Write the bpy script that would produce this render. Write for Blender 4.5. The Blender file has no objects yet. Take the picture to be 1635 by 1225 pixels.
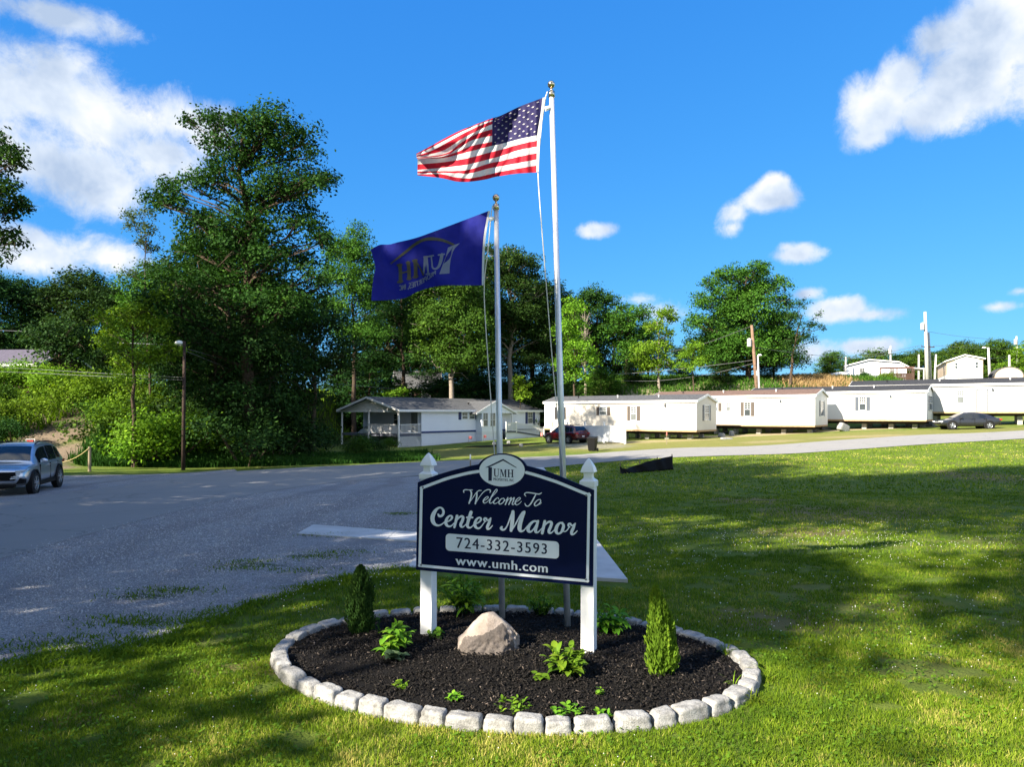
import bpy, bmesh, math, random
import numpy as np
from mathutils import Vector, Matrix
SKYCURVE = ((0.0864, .95), (0.4027, .59), (1.1805, .30))
CLOUDV = 2.05
EXPO = 1.82
# unseen trees added for shade: x, y, kind, height, width factor
SHADE = [(-6.3, -9.9, 4, 33, .95), (-13.1, -11.8, 5, 33, .85), (-0.6, -16.2, 4, 31, 1.05), (5, -21.5, 4, 29, 1.0), (-15.4, -1.9, 5, 33, .75), (-13.6, -4.0, 6, 15.2, .85), (-14.6, -5.1, 3, 9.3, 1.3), (-17.4, -2.2, 3, 9.6, 1.2), (-18.4, 1.6, 1, 26, .62), (-22.5, 8, 0, 28, .9), (-28, 14.6, 1, 27, .78), (-34, 20, 0, 25, .9), (-27, 1, 2, 26, .95)]
import bpy, bmesh, math, random
import numpy as np
from mathutils import Vector, Matrix
S = bpy.context.scene
COL = S.collection
RNG = np.random.default_rng(7)
random.seed(7)
# ---------------------------------------------------------------- camera model (metres; camera stands at 0,0,H looking along +Y)
F, CX, YH, H = 1136.0, 817.5, 660.0, 2.31
rad = math.radians
SUN_AZ, SUN_EL = rad(40.0), rad(32.0)
TO_SUN = Vector((-math.cos(SUN_AZ)*math.cos(SUN_EL), -math.sin(SUN_AZ)*math.cos(SUN_EL), math.sin(SUN_EL)))

def P(px, py, Y):
    return np.array([(px-CX)/F*Y, Y, H-(py-YH)/F*Y])

def sm(t):
    t = np.clip(t, 0, 1)
    return t*t*(3-2*t)

def hill(x, y):
    ys = 39 + 47*sm((x+28)/9) - 13*sm((x-5)/10)
    w = 26 - 4*sm((x-2)/10)
    amp = 5.4 + 2.2*sm((x+28)/20) - .042*np.clip(x, 0, 70) - .05*np.clip(x-45, 0, 60)
    return amp*sm((y-ys)/w)

def ground(x, y):
    x = np.asarray(x, float); y = np.asarray(y, float)
    b = 0
    for d in (-3, -1.5, 0, 1.5, 3):
        b = b + np.interp(y+d*np.clip((y-6)/10, 0, 1), [-80, 6.5, 10, 24, 40, 55, 70, 900], [0, 0, -.03, -.41, -.65, -.75, -.6, -.6])/5
    xr = .042*np.clip(x, -10, 70)*sm((y-18)/40)
    und = .05*np.sin(x*.31+1)*np.sin(y*.27)*np.clip((y-12)/20, 0, 1)
    return b + xr + hill(x, y) + und

def gz(x, y):
    return float(ground(x, y))

def G(px, py):
    """The point of the ground seen at a place of the photograph."""
    ys = np.linspace(2.0, 170, 8000)
    z = H-(py-YH)/F*ys
    g = ground((px-CX)/F*ys, ys)
    i = int(np.argmax(z <= g)) if (z <= g).any() else len(ys)-1
    return np.array([(px-CX)/F*ys[i], ys[i], g[i]])

def catmull(pts, n):
    p = np.asarray(pts, float)
    if len(p) == 2:
        t = np.linspace(0, 1, n)[:, None]
        return p[0]*(1-t)+p[1]*t
    q = np.vstack([2*p[0]-p[1], p, 2*p[-1]-p[-2]])
    s = np.linspace(0, len(p)-1-1e-9, n)
    i = s.astype(int); t = (s-i)[:, None]
    a, b, c, d = q[i], q[i+1], q[i+2], q[i+3]
    return .5*((2*b)+(-a+c)*t+(2*a-5*b+4*c-d)*t**2+(-a+3*b-3*c+d)*t**3)

# ---------------------------------------------------------------- objects
def tag(o, label=None, cat=None, group=None, kind=None):
    if label: o['label'] = label
    if cat: o['category'] = cat
    if group: o['group'] = group
    if kind: o['kind'] = kind
    return o

def thing(name, label, cat, loc=(0, 0, 0), rz=0, group=None):
    o = bpy.data.objects.new(name, None)
    COL.objects.link(o)
    o.location = Vector([float(v) for v in loc]); o.rotation_euler = (0, 0, rz)
    o.empty_display_size = .1
    return tag(o, label, cat, group)

def link(name, me, m=None, parent=None, smooth=False):
    if m is not None:
        for k in (m if isinstance(m, (list, tuple)) else [m]):
            me.materials.append(k)
    if smooth:
        me.polygons.foreach_set('use_smooth', np.ones(len(me.polygons), bool))
    o = bpy.data.objects.new(name, me)
    COL.objects.link(o)
    if parent: o.parent = parent
    return o

def npmesh(name, V, Fc, var=None):
    V = np.ascontiguousarray(V, np.float32).reshape(-1, 3)
    Fc = np.ascontiguousarray(Fc, np.int32)
    n, k = Fc.shape
    me = bpy.data.meshes.new(name)
    me.vertices.add(len(V)); me.vertices.foreach_set('co', V.ravel())
    me.loops.add(n*k); me.loops.foreach_set('vertex_index', Fc.ravel())
    me.polygons.add(n); me.polygons.foreach_set('loop_start', np.arange(0, n*k, k, dtype=np.int32))
    if var is not None:
        a = me.attributes.new('var', 'FLOAT', 'FACE')
        a.data.foreach_set('value', np.ascontiguousarray(var, np.float32))
    me.update(calc_edges=True)
    return me

class MB:
    """Collects shapes for one mesh."""
    def __init__(self): self.v = []; self.f = []
    def add(self, vs, fs):
        b = len(self.v)
        self.v += [tuple(float(c) for c in p) for p in vs]
        self.f += [tuple(i+b for i in f) for f in fs]
        return self
    def box(self, x0, x1, y0, y1, z0, z1):
        vs = [(x0, y0, z0), (x1, y0, z0), (x1, y1, z0), (x0, y1, z0), (x0, y0, z1), (x1, y0, z1), (x1, y1, z1), (x0, y1, z1)]
        return self.add(vs, [(0, 3, 2, 1), (4, 5, 6, 7), (0, 1, 5, 4), (1, 2, 6, 5), (2, 3, 7, 6), (3, 0, 4, 7)])
    def bar(self, a, b, w, h=None):
        """A rectangular bar from a to b."""
        a, b = Vector(a), Vector(b); h = h or w
        d = (b-a).normalized()
        up = Vector((0, 0, 1)) if abs(d.z) < .9 else Vector((0, 1, 0))
        s = d.cross(up).normalized()*w/2; u = s.cross(d).normalized()*h/2
        vs = [a-s-u, a+s-u, a+s+u, a-s+u, b-s-u, b+s-u, b+s+u, b-s+u]
        return self.add(vs, [(0, 3, 2, 1), (4, 5, 6, 7), (0, 1, 5, 4), (1, 2, 6, 5), (2, 3, 7, 6), (3, 0, 4, 7)])
    def tube(self, pts, rs, n=8, cap=True):
        pts = [Vector([float(c) for c in p]) for p in pts]
        if not hasattr(rs, '__len__'): rs = [rs]*len(pts)
        vs = []; prev = None
        for i, p in enumerate(pts):
            d = (pts[min(i+1, len(pts)-1)]-pts[max(i-1, 0)])
            if d.length < 1e-9: d = Vector((0, 0, 1))
            d.normalize()
            if prev is None:
                prev = Vector((1, 0, 0)) if abs(d.x) < .9 else Vector((0, 1, 0))
            s = (prev-d*prev.dot(d)).normalized(); t = d.cross(s); prev = s
            for k in range(n):
                a = 2*math.pi*k/n
                vs.append(p+s*math.cos(a)*rs[i]+t*math.sin(a)*rs[i])
        fs = []
        for i in range(len(pts)-1):
            for k in range(n):
                fs.append((i*n+k, i*n+(k+1) % n, (i+1)*n+(k+1) % n, (i+1)*n+k))
        if cap:
            fs.append(tuple(reversed(range(n)))); fs.append(tuple(range((len(pts)-1)*n, len(pts)*n)))
        return self.add(vs, fs)
    def lathe(self, prof, n=20, c=(0, 0, 0), square=False, axis='z'):
        """prof: (radius, height) pairs."""
        vs = []
        for r, z in prof:
            for k in range(n):
                a = 2*math.pi*(k+.5)/n
                if square:
                    m = max(abs(math.cos(a)), abs(math.sin(a)))
                    rr = r/m*.985 if False else r/max(m, .76)
                else: rr = r
                x, y = rr*math.cos(a), rr*math.sin(a)
                if axis == 'z': vs.append((c[0]+x, c[1]+y, c[2]+z))
                elif axis == 'y': vs.append((c[0]+x, c[1]+z, c[2]-y))
                else: vs.append((c[0]+z, c[1]+x, c[2]+y))
        fs = []
        for i in range(len(prof)-1):
            for k in range(n):
                fs.append((i*n+k, i*n+(k+1) % n, (i+1)*n+(k+1) % n, (i+1)*n+k))
        fs.append(tuple(reversed(range(n)))); fs.append(tuple(range((len(prof)-1)*n, len(prof)*n)))
        return self.add(vs, fs)
    def prism(self, poly, axis, a, b):
        """poly: 2-D outline; extruded along axis from a to b (x: poly is y,z; y: poly is x,z; z: poly is x,y)."""
        n = len(poly)
        def pt(p, t):
            return {'x': (t, p[0], p[1]), 'y': (p[0], t, p[1]), 'z': (p[0], p[1], t)}[axis]
        vs = [pt(p, a) for p in poly]+[pt(p, b) for p in poly]
        fs = [tuple(range(n)), tuple(reversed(range(n, 2*n)))]
        for i in range(n):
            j = (i+1) % n
            fs.append((i, i+n, j+n, j))
        return self.add(vs, fs)
    def mesh(self, name, bevel=0, fix=True):
        me = bpy.data.meshes.new(name)
        me.from_pydata(self.v, [], self.f)
        bm = bmesh.new(); bm.from_mesh(me)
        if fix: bmesh.ops.recalc_face_normals(bm, faces=bm.faces[:])
        if bevel:
            bmesh.ops.bevel(bm, geom=[e for e in bm.edges if e.is_manifold and e.calc_face_angle(0) > .5], offset=bevel, segments=2, affect='EDGES', profile=.6)
        bm.to_mesh(me); bm.free()
        return me
    def build(self, name, m, parent=None, bevel=0, smooth=False):
        return link(name, self.mesh(name, bevel), m, parent, smooth)

# ---------------------------------------------------------------- materials
def N(nt, t, **kw):
    n = nt.nodes.new(t)
    for k, v in kw.items():
        if k.startswith('i_'):
            key = k[2:]
            n.inputs[int(key) if key.isdigit() else key].default_value = v
        else: setattr(n, k, v)
    return n

def base(name, rough=.8, spec=.3, metal=0):
    m = bpy.data.materials.new(name); m.use_nodes = True
    nt = m.node_tree; b = nt.nodes['Principled BSDF']
    b.inputs['Roughness'].default_value = rough
    b.inputs['Specular IOR Level'].default_value = spec
    b.inputs['Metallic'].default_value = metal
    return m, nt, b

def ramp(nt, fac, stops):
    r = N(nt, 'ShaderNodeValToRGB')
    while len(r.color_ramp.elements) < len(stops): r.color_ramp.elements.new(.5)
    for e, (p, c) in zip(r.color_ramp.elements, stops):
        e.position = p; e.color = (*c, 1) if len(c) == 3 else c
    if fac is not None: nt.links.new(fac, r.inputs[0])
    return r

def noise(nt, vec, scale, detail=5, rough=.6, dist=0):
    n = N(nt, 'ShaderNodeTexNoise')
    n.inputs['Scale'].default_value = scale; n.inputs['Detail'].default_value = detail
    n.inputs['Roughness'].default_value = rough; n.inputs['Distortion'].default_value = dist
    if vec is not None: nt.links.new(vec, n.inputs['Vector'])
    return n

def mixc(nt, f, a, b, mode='MIX'):
    m = N(nt, 'ShaderNodeMix', data_type='RGBA', blend_type=mode)
    for s, v in ((0, f), (6, a), (7, b)):
        if isinstance(v, (int, float)): m.inputs[s].default_value = v
        elif isinstance(v, tuple): m.inputs[s].default_value = (*v, 1) if len(v) == 3 else v
        else: nt.links.new(v, m.inputs[s])
    return m.outputs[2]

def math_(nt, op, a, b=None, c=None):
    m = N(nt, 'ShaderNodeMath', operation=op)
    for i, v in enumerate((a, b, c)):
        if v is None: continue
        if isinstance(v, (int, float)): m.inputs[i].default_value = v
        else: nt.links.new(v, m.inputs[i])
    return m.outputs[0]

def bump(nt, b, h, strength=.4, dist=.02):
    n = N(nt, 'ShaderNodeBump'); n.inputs['Strength'].default_value = strength; n.inputs['Distance'].default_value = dist
    nt.links.new(h, n.inputs['Height']); nt.links.new(n.outputs[0], b.inputs['Normal'])

def plain(name, c, rough=.6, spec=.3, metal=0, var=.12, scale=6, bmp=0, bscale=60, obj=True, coat=0):
    """A colour with slight uneven wear, so that no surface is perfectly flat."""
    m, nt, b = base(name, rough, spec, metal)
    tc = N(nt, 'ShaderNodeTexCoord').outputs['Object'] if obj else N(nt, 'ShaderNodeNewGeometry').outputs['Position']
    n = noise(nt, tc, scale, 6)
    lo = tuple(max(0, v*(1-var)) for v in c); hi = tuple(min(1, v*(1+var*.6)) for v in c)
    r = ramp(nt, n.outputs[0], [(.3, lo), (.7, hi)])
    nt.links.new(r.outputs[0], b.inputs['Base Color'])
    if bmp:
        n2 = noise(nt, tc, bscale, 4); bump(nt, b, n2.outputs[0], bmp, .01)
    if coat: b.inputs['Coat Weight'].default_value = coat; b.inputs['Coat Roughness'].default_value = .05
    return m

def siding(name, c, pitch=.11, var=.05, strength=.35):
    """Lap siding: boards as a saw-tooth bump over the height."""
    m, nt, b = base(name, .55, .3)
    g = N(nt, 'ShaderNodeNewGeometry').outputs['Position']
    sx = N(nt, 'ShaderNodeSeparateXYZ'); nt.links.new(g, sx.inputs[0])
    saw = math_(nt, 'FRACT', math_(nt, 'DIVIDE', sx.outputs[2], pitch))
    n = noise(nt, g, .7, 5)
    r = ramp(nt, n.outputs[0], [(.3, tuple(v*(1-var) for v in c)), (.7, c)])
    edge = math_(nt, 'LESS_THAN', saw, .1)
    col = mixc(nt, math_(nt, 'MULTIPLY', edge, .22), r.outputs[0], tuple(v*.55 for v in c))
    nt.links.new(col, b.inputs['Base Color'])
    bump(nt, b, saw, strength, .02)
    return m

def leafmat(name, c1, c2, c3=None, trans=.3, rough=.5):
    """Leaf: per-leaf hue from the face attribute, light passing through."""
    m, nt, b = base(name, rough+.1, .07)
    a = N(nt, 'ShaderNodeAttribute', attribute_name='var')
    oi = N(nt, 'ShaderNodeObjectInfo')
    stops = [(0, c1), (.6, c2)] + ([(1, c3)] if c3 else [])
    r = ramp(nt, a.outputs['Fac'], stops)
    hsv = N(nt, 'ShaderNodeHueSaturation')
    nt.links.new(r.outputs[0], hsv.inputs['Color'])
    nt.links.new(math_(nt, 'MULTIPLY_ADD', oi.outputs['Random'], .03, .485), hsv.inputs['Hue'])
    nt.links.new(math_(nt, 'MULTIPLY_ADD', oi.outputs['Random'], .3, .85), hsv.inputs['Value'])
    nt.links.new(hsv.outputs[0], b.inputs['Base Color'])
    tr = N(nt, 'ShaderNodeBsdfTranslucent')
    t2 = mixc(nt, 1, hsv.outputs[0], (1.0, 1.0, .45), 'MULTIPLY')
    nt.links.new(t2, tr.inputs[0])
    mx = N(nt, 'ShaderNodeMixShader'); mx.inputs[0].default_value = trans
    nt.links.new(b.outputs[0], mx.inputs[1]); nt.links.new(tr.outputs[0], mx.inputs[2])
    nt.links.new(mx.outputs[0], nt.nodes['Material Output'].inputs[0])
    return m

M = {}
M['white'] = plain('white_vinyl', (.80, .81, .82), .35, .4, var=.06)
M['navy'] = plain('navy_board', (.0015, .006, .042), .45, .12, var=.15, scale=3)
M['letter'] = plain('white_vinyl_film', (.83, .87, .92), .4, .4, var=.05)
M['navyink'] = plain('navy_film', (.006, .012, .05), .4, .4, var=.1)
M['bolt'] = plain('bolt_steel', (.3, .31, .32), .4, .5, 1)
M['pole'] = plain('satin_aluminium', (.72, .73, .75), .38, .5, .55, var=.12, scale=3)
M['gold'] = plain('champagne_metal', (.75, .62, .45), .22, .5, 1)
M['rope'] = plain('white_rope', (.65, .64, .6), .8)
M['concrete'] = plain('concrete', (.50, .50, .49), .9, .2, var=.22, scale=1.3, bmp=.15, bscale=90)
M['dark'] = plain('dark_rubber', (.012, .012, .013), .6)
M['black'] = plain('black_plastic', (.008, .008, .009), .5, .15)
M['bark'] = plain('bark', (.075, .055, .04), .95, .1, var=.45, scale=9, bmp=.8, bscale=25)
M['palebark'] = plain('pale_bark', (.26, .22, .18), .9, .1, var=.35, scale=7, bmp=.5, bscale=20)
M['pole_wood'] = plain('weathered_pole', (.20, .13, .09), .9, .1, var=.35, scale=4)
M['pole_dark'] = plain('dark_pole', (.05, .035, .03), .9, .1, var=.35, scale=4)
M['pole_pale'] = plain('pale_pole', (.42, .41, .40), .7, .3, var=.2, scale=4)
M['wire'] = plain('wire', (.10, .10, .11), .6)
M['palewire'] = plain('pale_wire', (.16, .165, .175), .6)
M['glass'] = plain('window_glass', (.05, .06, .065), .08, .6, var=.3, scale=1.2)
M['paleglass'] = plain('curtained_glass', (.15, .165, .165), .15, .5, var=.25, scale=3)
M['trim'] = plain('white_trim', (.78, .78, .77), .5, .3, var=.06)
M['door'] = plain('white_door', (.80, .80, .80), .45, .3, var=.04)
M['shutter_black'] = plain('black_shutter', (.03, .03, .033), .5)
M['shutter_brown'] = plain('taupe_shutter', (.085, .07, .06), .5)
M['shutter_grey'] = plain('grey_shutter', (.07, .085, .11), .5)
M['shutter_navy'] = plain('navy_shutter', (.03, .045, .14), .5)
M['block'] = plain('concrete_block', (.36, .35, .33), .95, .1, var=.25, bmp=.3)
M['wood'] = plain('bare_lumber', (.42, .28, .15), .9, .1, var=.3)
M['frame_steel'] = plain('rusty_steel', (.045, .035, .03), .8)
M['roof_grey'] = plain('grey_shingle', (.085, .088, .095), .95, .1, var=.35, scale=5, bmp=.6, bscale=14, obj=False)
M['roof_dark'] = plain('charcoal_shingle', (.04, .042, .048), .95, .1, var=.35, scale=5, bmp=.6, bscale=14, obj=False)
M['roof_brown'] = plain('brown_shingle', (.14, .095, .08), .95, .1, var=.3, scale=5, bmp=.6, bscale=14, obj=False)
M['roof_purple'] = plain('mauve_shingle', (.10, .09, .12), .95, .1, var=.3, scale=5, bmp=.6, bscale=14, obj=False)
M['roof_white'] = plain('pale_metal_roof', (.62, .63, .64), .5, .3, var=.1)
M['sid_cream'] = siding('cream_siding', (.64, .59, .52))
M['sid_white'] = siding('white_siding', (.68, .665, .63))
M['sid_white2'] = siding('bright_white_siding', (.68, .68, .67))
M['sid_grey'] = siding('light_grey_siding', (.47, .465, .47))
M['sid_blue'] = siding('pale_blue_white_siding', (.76, .80, .88), .14)
M['sid_skirt'] = siding('skirting', (.68, .71, .77), .9, strength=.1)
M['sid_tan'] = siding('tan_siding', (.50, .40, .30))
M['brick'] = plain('brown_brick', (.07, .045, .035), .9, .1, var=.3, scale=12)
M['deck'] = plain('grey_deck', (.10, .11, .14), .8)
M['deck_brown'] = plain('brown_deck', (.10, .055, .045), .85)
M['stripe_navy'] = plain('navy_trim', (.025, .05, .17), .5)
M['tarp'] = plain('black_silt_fabric', (.006, .006, .007), .7, .1, var=.3, scale=5, bmp=.3, bscale=9)
M['stake'] = plain('wood_stake', (.22, .18, .12), .9)
M['pink'] = plain('pink_flag', (.75, .22, .2), .6)
M['red'] = plain('red_paint', (.6, .04, .03), .5)
M['silver'] = plain('silver_paint', (.52, .56, .62), .3, .5, .75, var=.04, coat=.6)
M['redcar'] = plain('dark_red_paint', (.09, .004, .008), .25, .5, .2, var=.05, coat=.8)
M['greycar'] = plain('graphite_paint', (.03, .033, .04), .25, .5, .5, var=.05, coat=.8)
M['carglass'] = plain('car_glass', (.012, .015, .018), .04, .7, var=.2)
M['rim'] = plain('alloy', (.62, .63, .65), .3, .5, .8, var=.1)
M['headlamp'] = plain('headlamp', (.75, .78, .8), .1, .6)
M['tail'] = plain('tail_lamp', (.35, .01, .012), .15, .6)
M['plate'] = plain('number_plate', (.55, .57, .62), .5)
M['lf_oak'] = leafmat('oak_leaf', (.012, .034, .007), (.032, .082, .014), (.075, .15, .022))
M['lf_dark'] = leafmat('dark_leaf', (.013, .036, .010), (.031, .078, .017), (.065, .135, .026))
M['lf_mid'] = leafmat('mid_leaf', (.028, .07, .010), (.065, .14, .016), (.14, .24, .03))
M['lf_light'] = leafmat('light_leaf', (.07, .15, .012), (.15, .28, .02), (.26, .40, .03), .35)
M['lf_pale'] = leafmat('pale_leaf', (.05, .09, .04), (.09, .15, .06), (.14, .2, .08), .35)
M['lf_pine'] = leafmat('arborvitae', (.010, .035, .010), (.03, .08, .016), (.07, .14, .025), .25, .6)
M['lf_arb'] = leafmat('arborvitae_bright', (.05, .11, .010), (.12, .22, .018), (.24, .34, .03), .3, .6)
M['lf_plant'] = leafmat('garden_leaf', (.05, .13, .012), (.12, .26, .02), (.24, .38, .03), .35, .4)
M['lf_hosta'] = leafmat('hosta_leaf', (.07, .13, .07), (.11, .18, .10), (.15, .22, .12), .25, .45)
M['lf_grass'] = leafmat('grass_blade', (.07, .13, .010), (.19, .27, .016), (.48, .40, .13), .35, .6)
M['lf_tall'] = leafmat('tall_grass', (.016, .05, .008), (.035, .095, .014), (.07, .15, .025), .3, .6)
M['lf_straw'] = leafmat('dry_grass', (.30, .21, .09), (.42, .30, .13), (.5, .38, .2), .3, .7)
M['petal'] = plain('clover_petal', (.62, .62, .56), .7)
# ================================================================ camera, sun, sky
cam = bpy.data.cameras.new('camera'); co = bpy.data.objects.new('camera', cam); COL.objects.link(co)
co.location = (0, 0, H); co.rotation_euler = (rad(90), 0, 0)
cam.sensor_width = 36; cam.lens = 36*F/1635; cam.shift_y = (YH-612.5)/1635; cam.shift_x = 0
cam.clip_start = .05; cam.clip_end = 3000
S.camera = co
sl = bpy.data.lights.new('sun', 'SUN'); so = bpy.data.objects.new('sun', sl); COL.objects.link(so)
sl.energy = 4.6; sl.angle = rad(.5); sl.color = (1, .90, .74)
so.rotation_euler = (-TO_SUN).to_track_quat('-Z', 'Y').to_euler(); so.location = TO_SUN*60
W = bpy.data.worlds.new('World'); S.world = W; W.use_nodes = True
nt = W.node_tree
bg = nt.nodes['Background']; bg.inputs['Strength'].default_value = .15
sky = N(nt, 'ShaderNodeTexSky', sky_type='NISHITA')
sky.sun_disc = False; sky.sun_elevation = SUN_EL; sky.sun_rotation = math.atan2(TO_SUN.x, TO_SUN.y)
sky.altitude = 0; sky.air_density = 1.0; sky.dust_density = .3; sky.ozone_density = 2.2
sc_ = N(nt, 'ShaderNodeSeparateColor'); nt.links.new(sky.outputs[0], sc_.inputs[0])
cc_ = N(nt, 'ShaderNodeCombineColor')
for i, (k_, g_) in enumerate(SKYCURVE):     # a camera's deep blue rendering of the clear sky
    nt.links.new(math_(nt, 'MULTIPLY', math_(nt, 'POWER', sc_.outputs[i], g_), k_), cc_.inputs[i])
skyc = cc_.outputs[0]
tc = N(nt, 'ShaderNodeTexCoord').outputs['Generated']
nrm = N(nt, 'ShaderNodeVectorMath', operation='NORMALIZE'); nt.links.new(tc, nrm.inputs[0])
sx = N(nt, 'ShaderNodeSeparateXYZ'); nt.links.new(nrm.outputs[0], sx.inputs[0])
az = math_(nt, 'ARCTAN2', sx.outputs[0], sx.outputs[1]); el = math_(nt, 'ARCSINE', sx.outputs[2])
cxy = N(nt, 'ShaderNodeCombineXYZ'); nt.links.new(az, cxy.inputs[0]); nt.links.new(el, cxy.inputs[1])
ae = cxy.outputs[0]
def azel(px, py):
    a = math.atan((px-CX)/F)
    return a, math.atan((YH-py)/F*math.cos(a))
# cloud puffs: px, py, half width, half height (photograph pixels turned into directions), weight
puffs = [(90, 25, 130, 26, .8), (-60, 170, 150, 120, 1), (60, 150, 160, 80, 1), (180, 190, 150, 70, 1), (290, 190, 95, 50, .95), (70, 260, 150, 70, 1),
         (150, 290, 110, 60, 1), (240, 250, 110, 60, .9), (330, 215, 50, 45, .8), (-100, 230, 130, 90, 1),
         (60, 400, 130, 42, 1), (170, 410, 90, 36, .9), (-60, 400, 90, 40, .9),
         (1490, 170, 85, 60, 1), (1400, 180, 70, 60, 1), (1560, 110, 110, 90, 1), (1600, 40, 120, 80, 1), (1500, 60, 70, 50, .8), (1680, 80, 110, 110, 1), (1390, 215, 45, 30, .9), (1440, 130, 45, 55, .9),
         (1225, 318, 52, 28, .9), (1235, 300, 30, 24, .9), (1175, 340, 26, 20, .55), (1170, 365, 22, 16, .5),
         (952, 368, 38, 15, .85), (1272, 405, 50, 20, .9), (1255, 395, 20, 12, .7), (1290, 468, 30, 12, .7), (1340, 495, 60, 22, .85), (1385, 503, 60, 12, .55),
         (1390, 553, 62, 17, .9), (1010, 478, 60, 14, .35), (1595, 490, 45, 10, .5), (1630, 465, 25, 9, .5), (1060, 500, 50, 25, .5), (1300, 560, 60, 20, .5)]
n1 = noise(nt, ae, 8, 10, .66, .3); n2 = noise(nt, ae, 26, 9, .72, .5)
nz = math_(nt, 'ADD', math_(nt, 'MULTIPLY', math_(nt, 'SUBTRACT', n1.outputs[0], .5), 1.4), math_(nt, 'MULTIPLY', math_(nt, 'SUBTRACT', n2.outputs[0], .5), .75))
dens = None; lit = None
for px, py, hw, hh, w in puffs:
    a0, e0 = azel(px, py); a1, e1 = azel(px+hw, py); a2, e2 = azel(px, py-hh)
    s = N(nt, 'ShaderNodeVectorMath', operation='SUBTRACT'); nt.links.new(ae, s.inputs[0]); s.inputs[1].default_value = (a0, e0, 0)
    d = N(nt, 'ShaderNodeVectorMath', operation='MULTIPLY'); nt.links.new(s.outputs[0], d.inputs[0]); d.inputs[1].default_value = (1/(a1-a0), 1/(e2-e0), 0)
    l = N(nt, 'ShaderNodeVectorMath', operation='LENGTH'); nt.links.new(d.outputs[0], l.inputs[0])
    q = math_(nt, 'MULTIPLY', math_(nt, 'SUBTRACT', 1.15, l.outputs['Value']), w*(.72 if hw > 80 and px < 700 else .95))
    dens = q if dens is None else math_(nt, 'SMOOTH_MAX', dens, q, .25)
# clouds added over the unseen sky, boosted to lift the light in shaded places
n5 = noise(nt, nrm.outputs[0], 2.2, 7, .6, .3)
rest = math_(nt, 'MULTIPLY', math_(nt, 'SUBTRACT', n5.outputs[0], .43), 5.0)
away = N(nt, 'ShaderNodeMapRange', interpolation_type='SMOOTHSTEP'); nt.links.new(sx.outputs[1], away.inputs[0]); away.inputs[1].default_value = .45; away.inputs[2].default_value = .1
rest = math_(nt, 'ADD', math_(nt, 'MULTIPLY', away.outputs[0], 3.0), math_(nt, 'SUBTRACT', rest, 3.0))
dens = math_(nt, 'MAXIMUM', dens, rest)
tot = math_(nt, 'ADD', dens, nz)
mr = N(nt, 'ShaderNodeMapRange', interpolation_type='SMOOTHSTEP'); nt.links.new(tot, mr.inputs[0]); mr.inputs[1].default_value = .0; mr.inputs[2].default_value = .6
# the cloud's own light and grey sides: noise seen a little towards the sun
sh = N(nt, 'ShaderNodeVectorMath', operation='ADD'); nt.links.new(ae, sh.inputs[0]); sh.inputs[1].default_value = (-.02, .035, 0)
n3 = noise(nt, sh.outputs[0], 7, 5, .55, .2); n4 = noise(nt, ae, 7, 5, .55, .2)
relief = math_(nt, 'SUBTRACT', n4.outputs[0], n3.outputs[0])
br = math_(nt, 'ADD', math_(nt, 'MULTIPLY', relief, 2.2), math_(nt, 'MULTIPLY_ADD', math_(nt, 'SUBTRACT', n4.outputs[0], .5), -1.1, .47))
inner = N(nt, 'ShaderNodeMapRange', interpolation_type='SMOOTHSTEP'); nt.links.new(tot, inner.inputs[0]); inner.inputs[1].default_value = .35; inner.inputs[2].default_value = 1.5
br = math_(nt, 'SUBTRACT', br, math_(nt, 'MULTIPLY', inner.outputs[0], .22))
cl = ramp(nt, br, [(.15, (.45, .57, .77)), (.45, (.72, .81, .94)), (.72, (1, 1, 1))])
clv = math_(nt, 'MULTIPLY_ADD', away.outputs[0], CLOUDV*.5, CLOUDV)  # unseen clouds made brighter than the visible ones to lift ambient light
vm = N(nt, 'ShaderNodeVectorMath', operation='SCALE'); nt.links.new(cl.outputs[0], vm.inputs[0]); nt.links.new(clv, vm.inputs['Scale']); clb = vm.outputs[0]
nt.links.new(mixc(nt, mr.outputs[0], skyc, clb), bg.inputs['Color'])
S.view_settings.view_transform = 'Standard'; S.view_settings.look = 'None'; S.view_settings.exposure = EXPO; S.view_settings.gamma = 1
S.view_settings.use_curve_mapping = False
S.cycles.use_denoising = True
S.cycles.max_bounces = 6; S.cycles.diffuse_bounces = 3; S.cycles.transmission_bounces = 4; S.cycles.transparent_max_bounces = 8

# ================================================================ the ground
def axis(lo, hi, fine, a, b):
    s = [np.arange(a, b+1e-6, fine)]
    x = a; st = fine
    left = []
    while x > lo: st *= 1.25; x -= st; left.append(x)
    x = b; st = fine; right = []
    while x < hi: st *= 1.25; x += st; right.append(x)
    return np.concatenate([left[::-1], s[0], right])
gx = axis(-1200, 1200, .6, -40, 60); gy = axis(-300, 1500, .6, 0, 112)
XX, YY = np.meshgrid(gx, gy)
VV = np.stack([XX, YY, ground(XX, YY)], -1)
def gridfaces(r, c):
    i = np.arange((r-1)*c).reshape(r-1, c)[:, :-1].ravel()
    return np.stack([i, i+1, i+c+1, i+c], 1)
def blobs(nt, pos, lst):
    """lst: (centre x, y, radius x, radius y); 1 inside, fading out."""
    out = None
    for x, y, rx, ry in lst:
        s = N(nt, 'ShaderNodeVectorMath', operation='SUBTRACT'); nt.links.new(pos, s.inputs[0]); s.inputs[1].default_value = (x, y, 0)
        d = N(nt, 'ShaderNodeVectorMath', operation='MULTIPLY'); nt.links.new(s.outputs[0], d.inputs[0]); d.inputs[1].default_value = (1/rx, 1/ry, 0)
        l = N(nt, 'ShaderNodeVectorMath', operation='LENGTH'); nt.links.new(d.outputs[0], l.inputs[0])
        q = math_(nt, 'SUBTRACT', 1, l.outputs['Value'])
        out = q if out is None else math_(nt, 'MAXIMUM', out, q)
    return out
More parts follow.
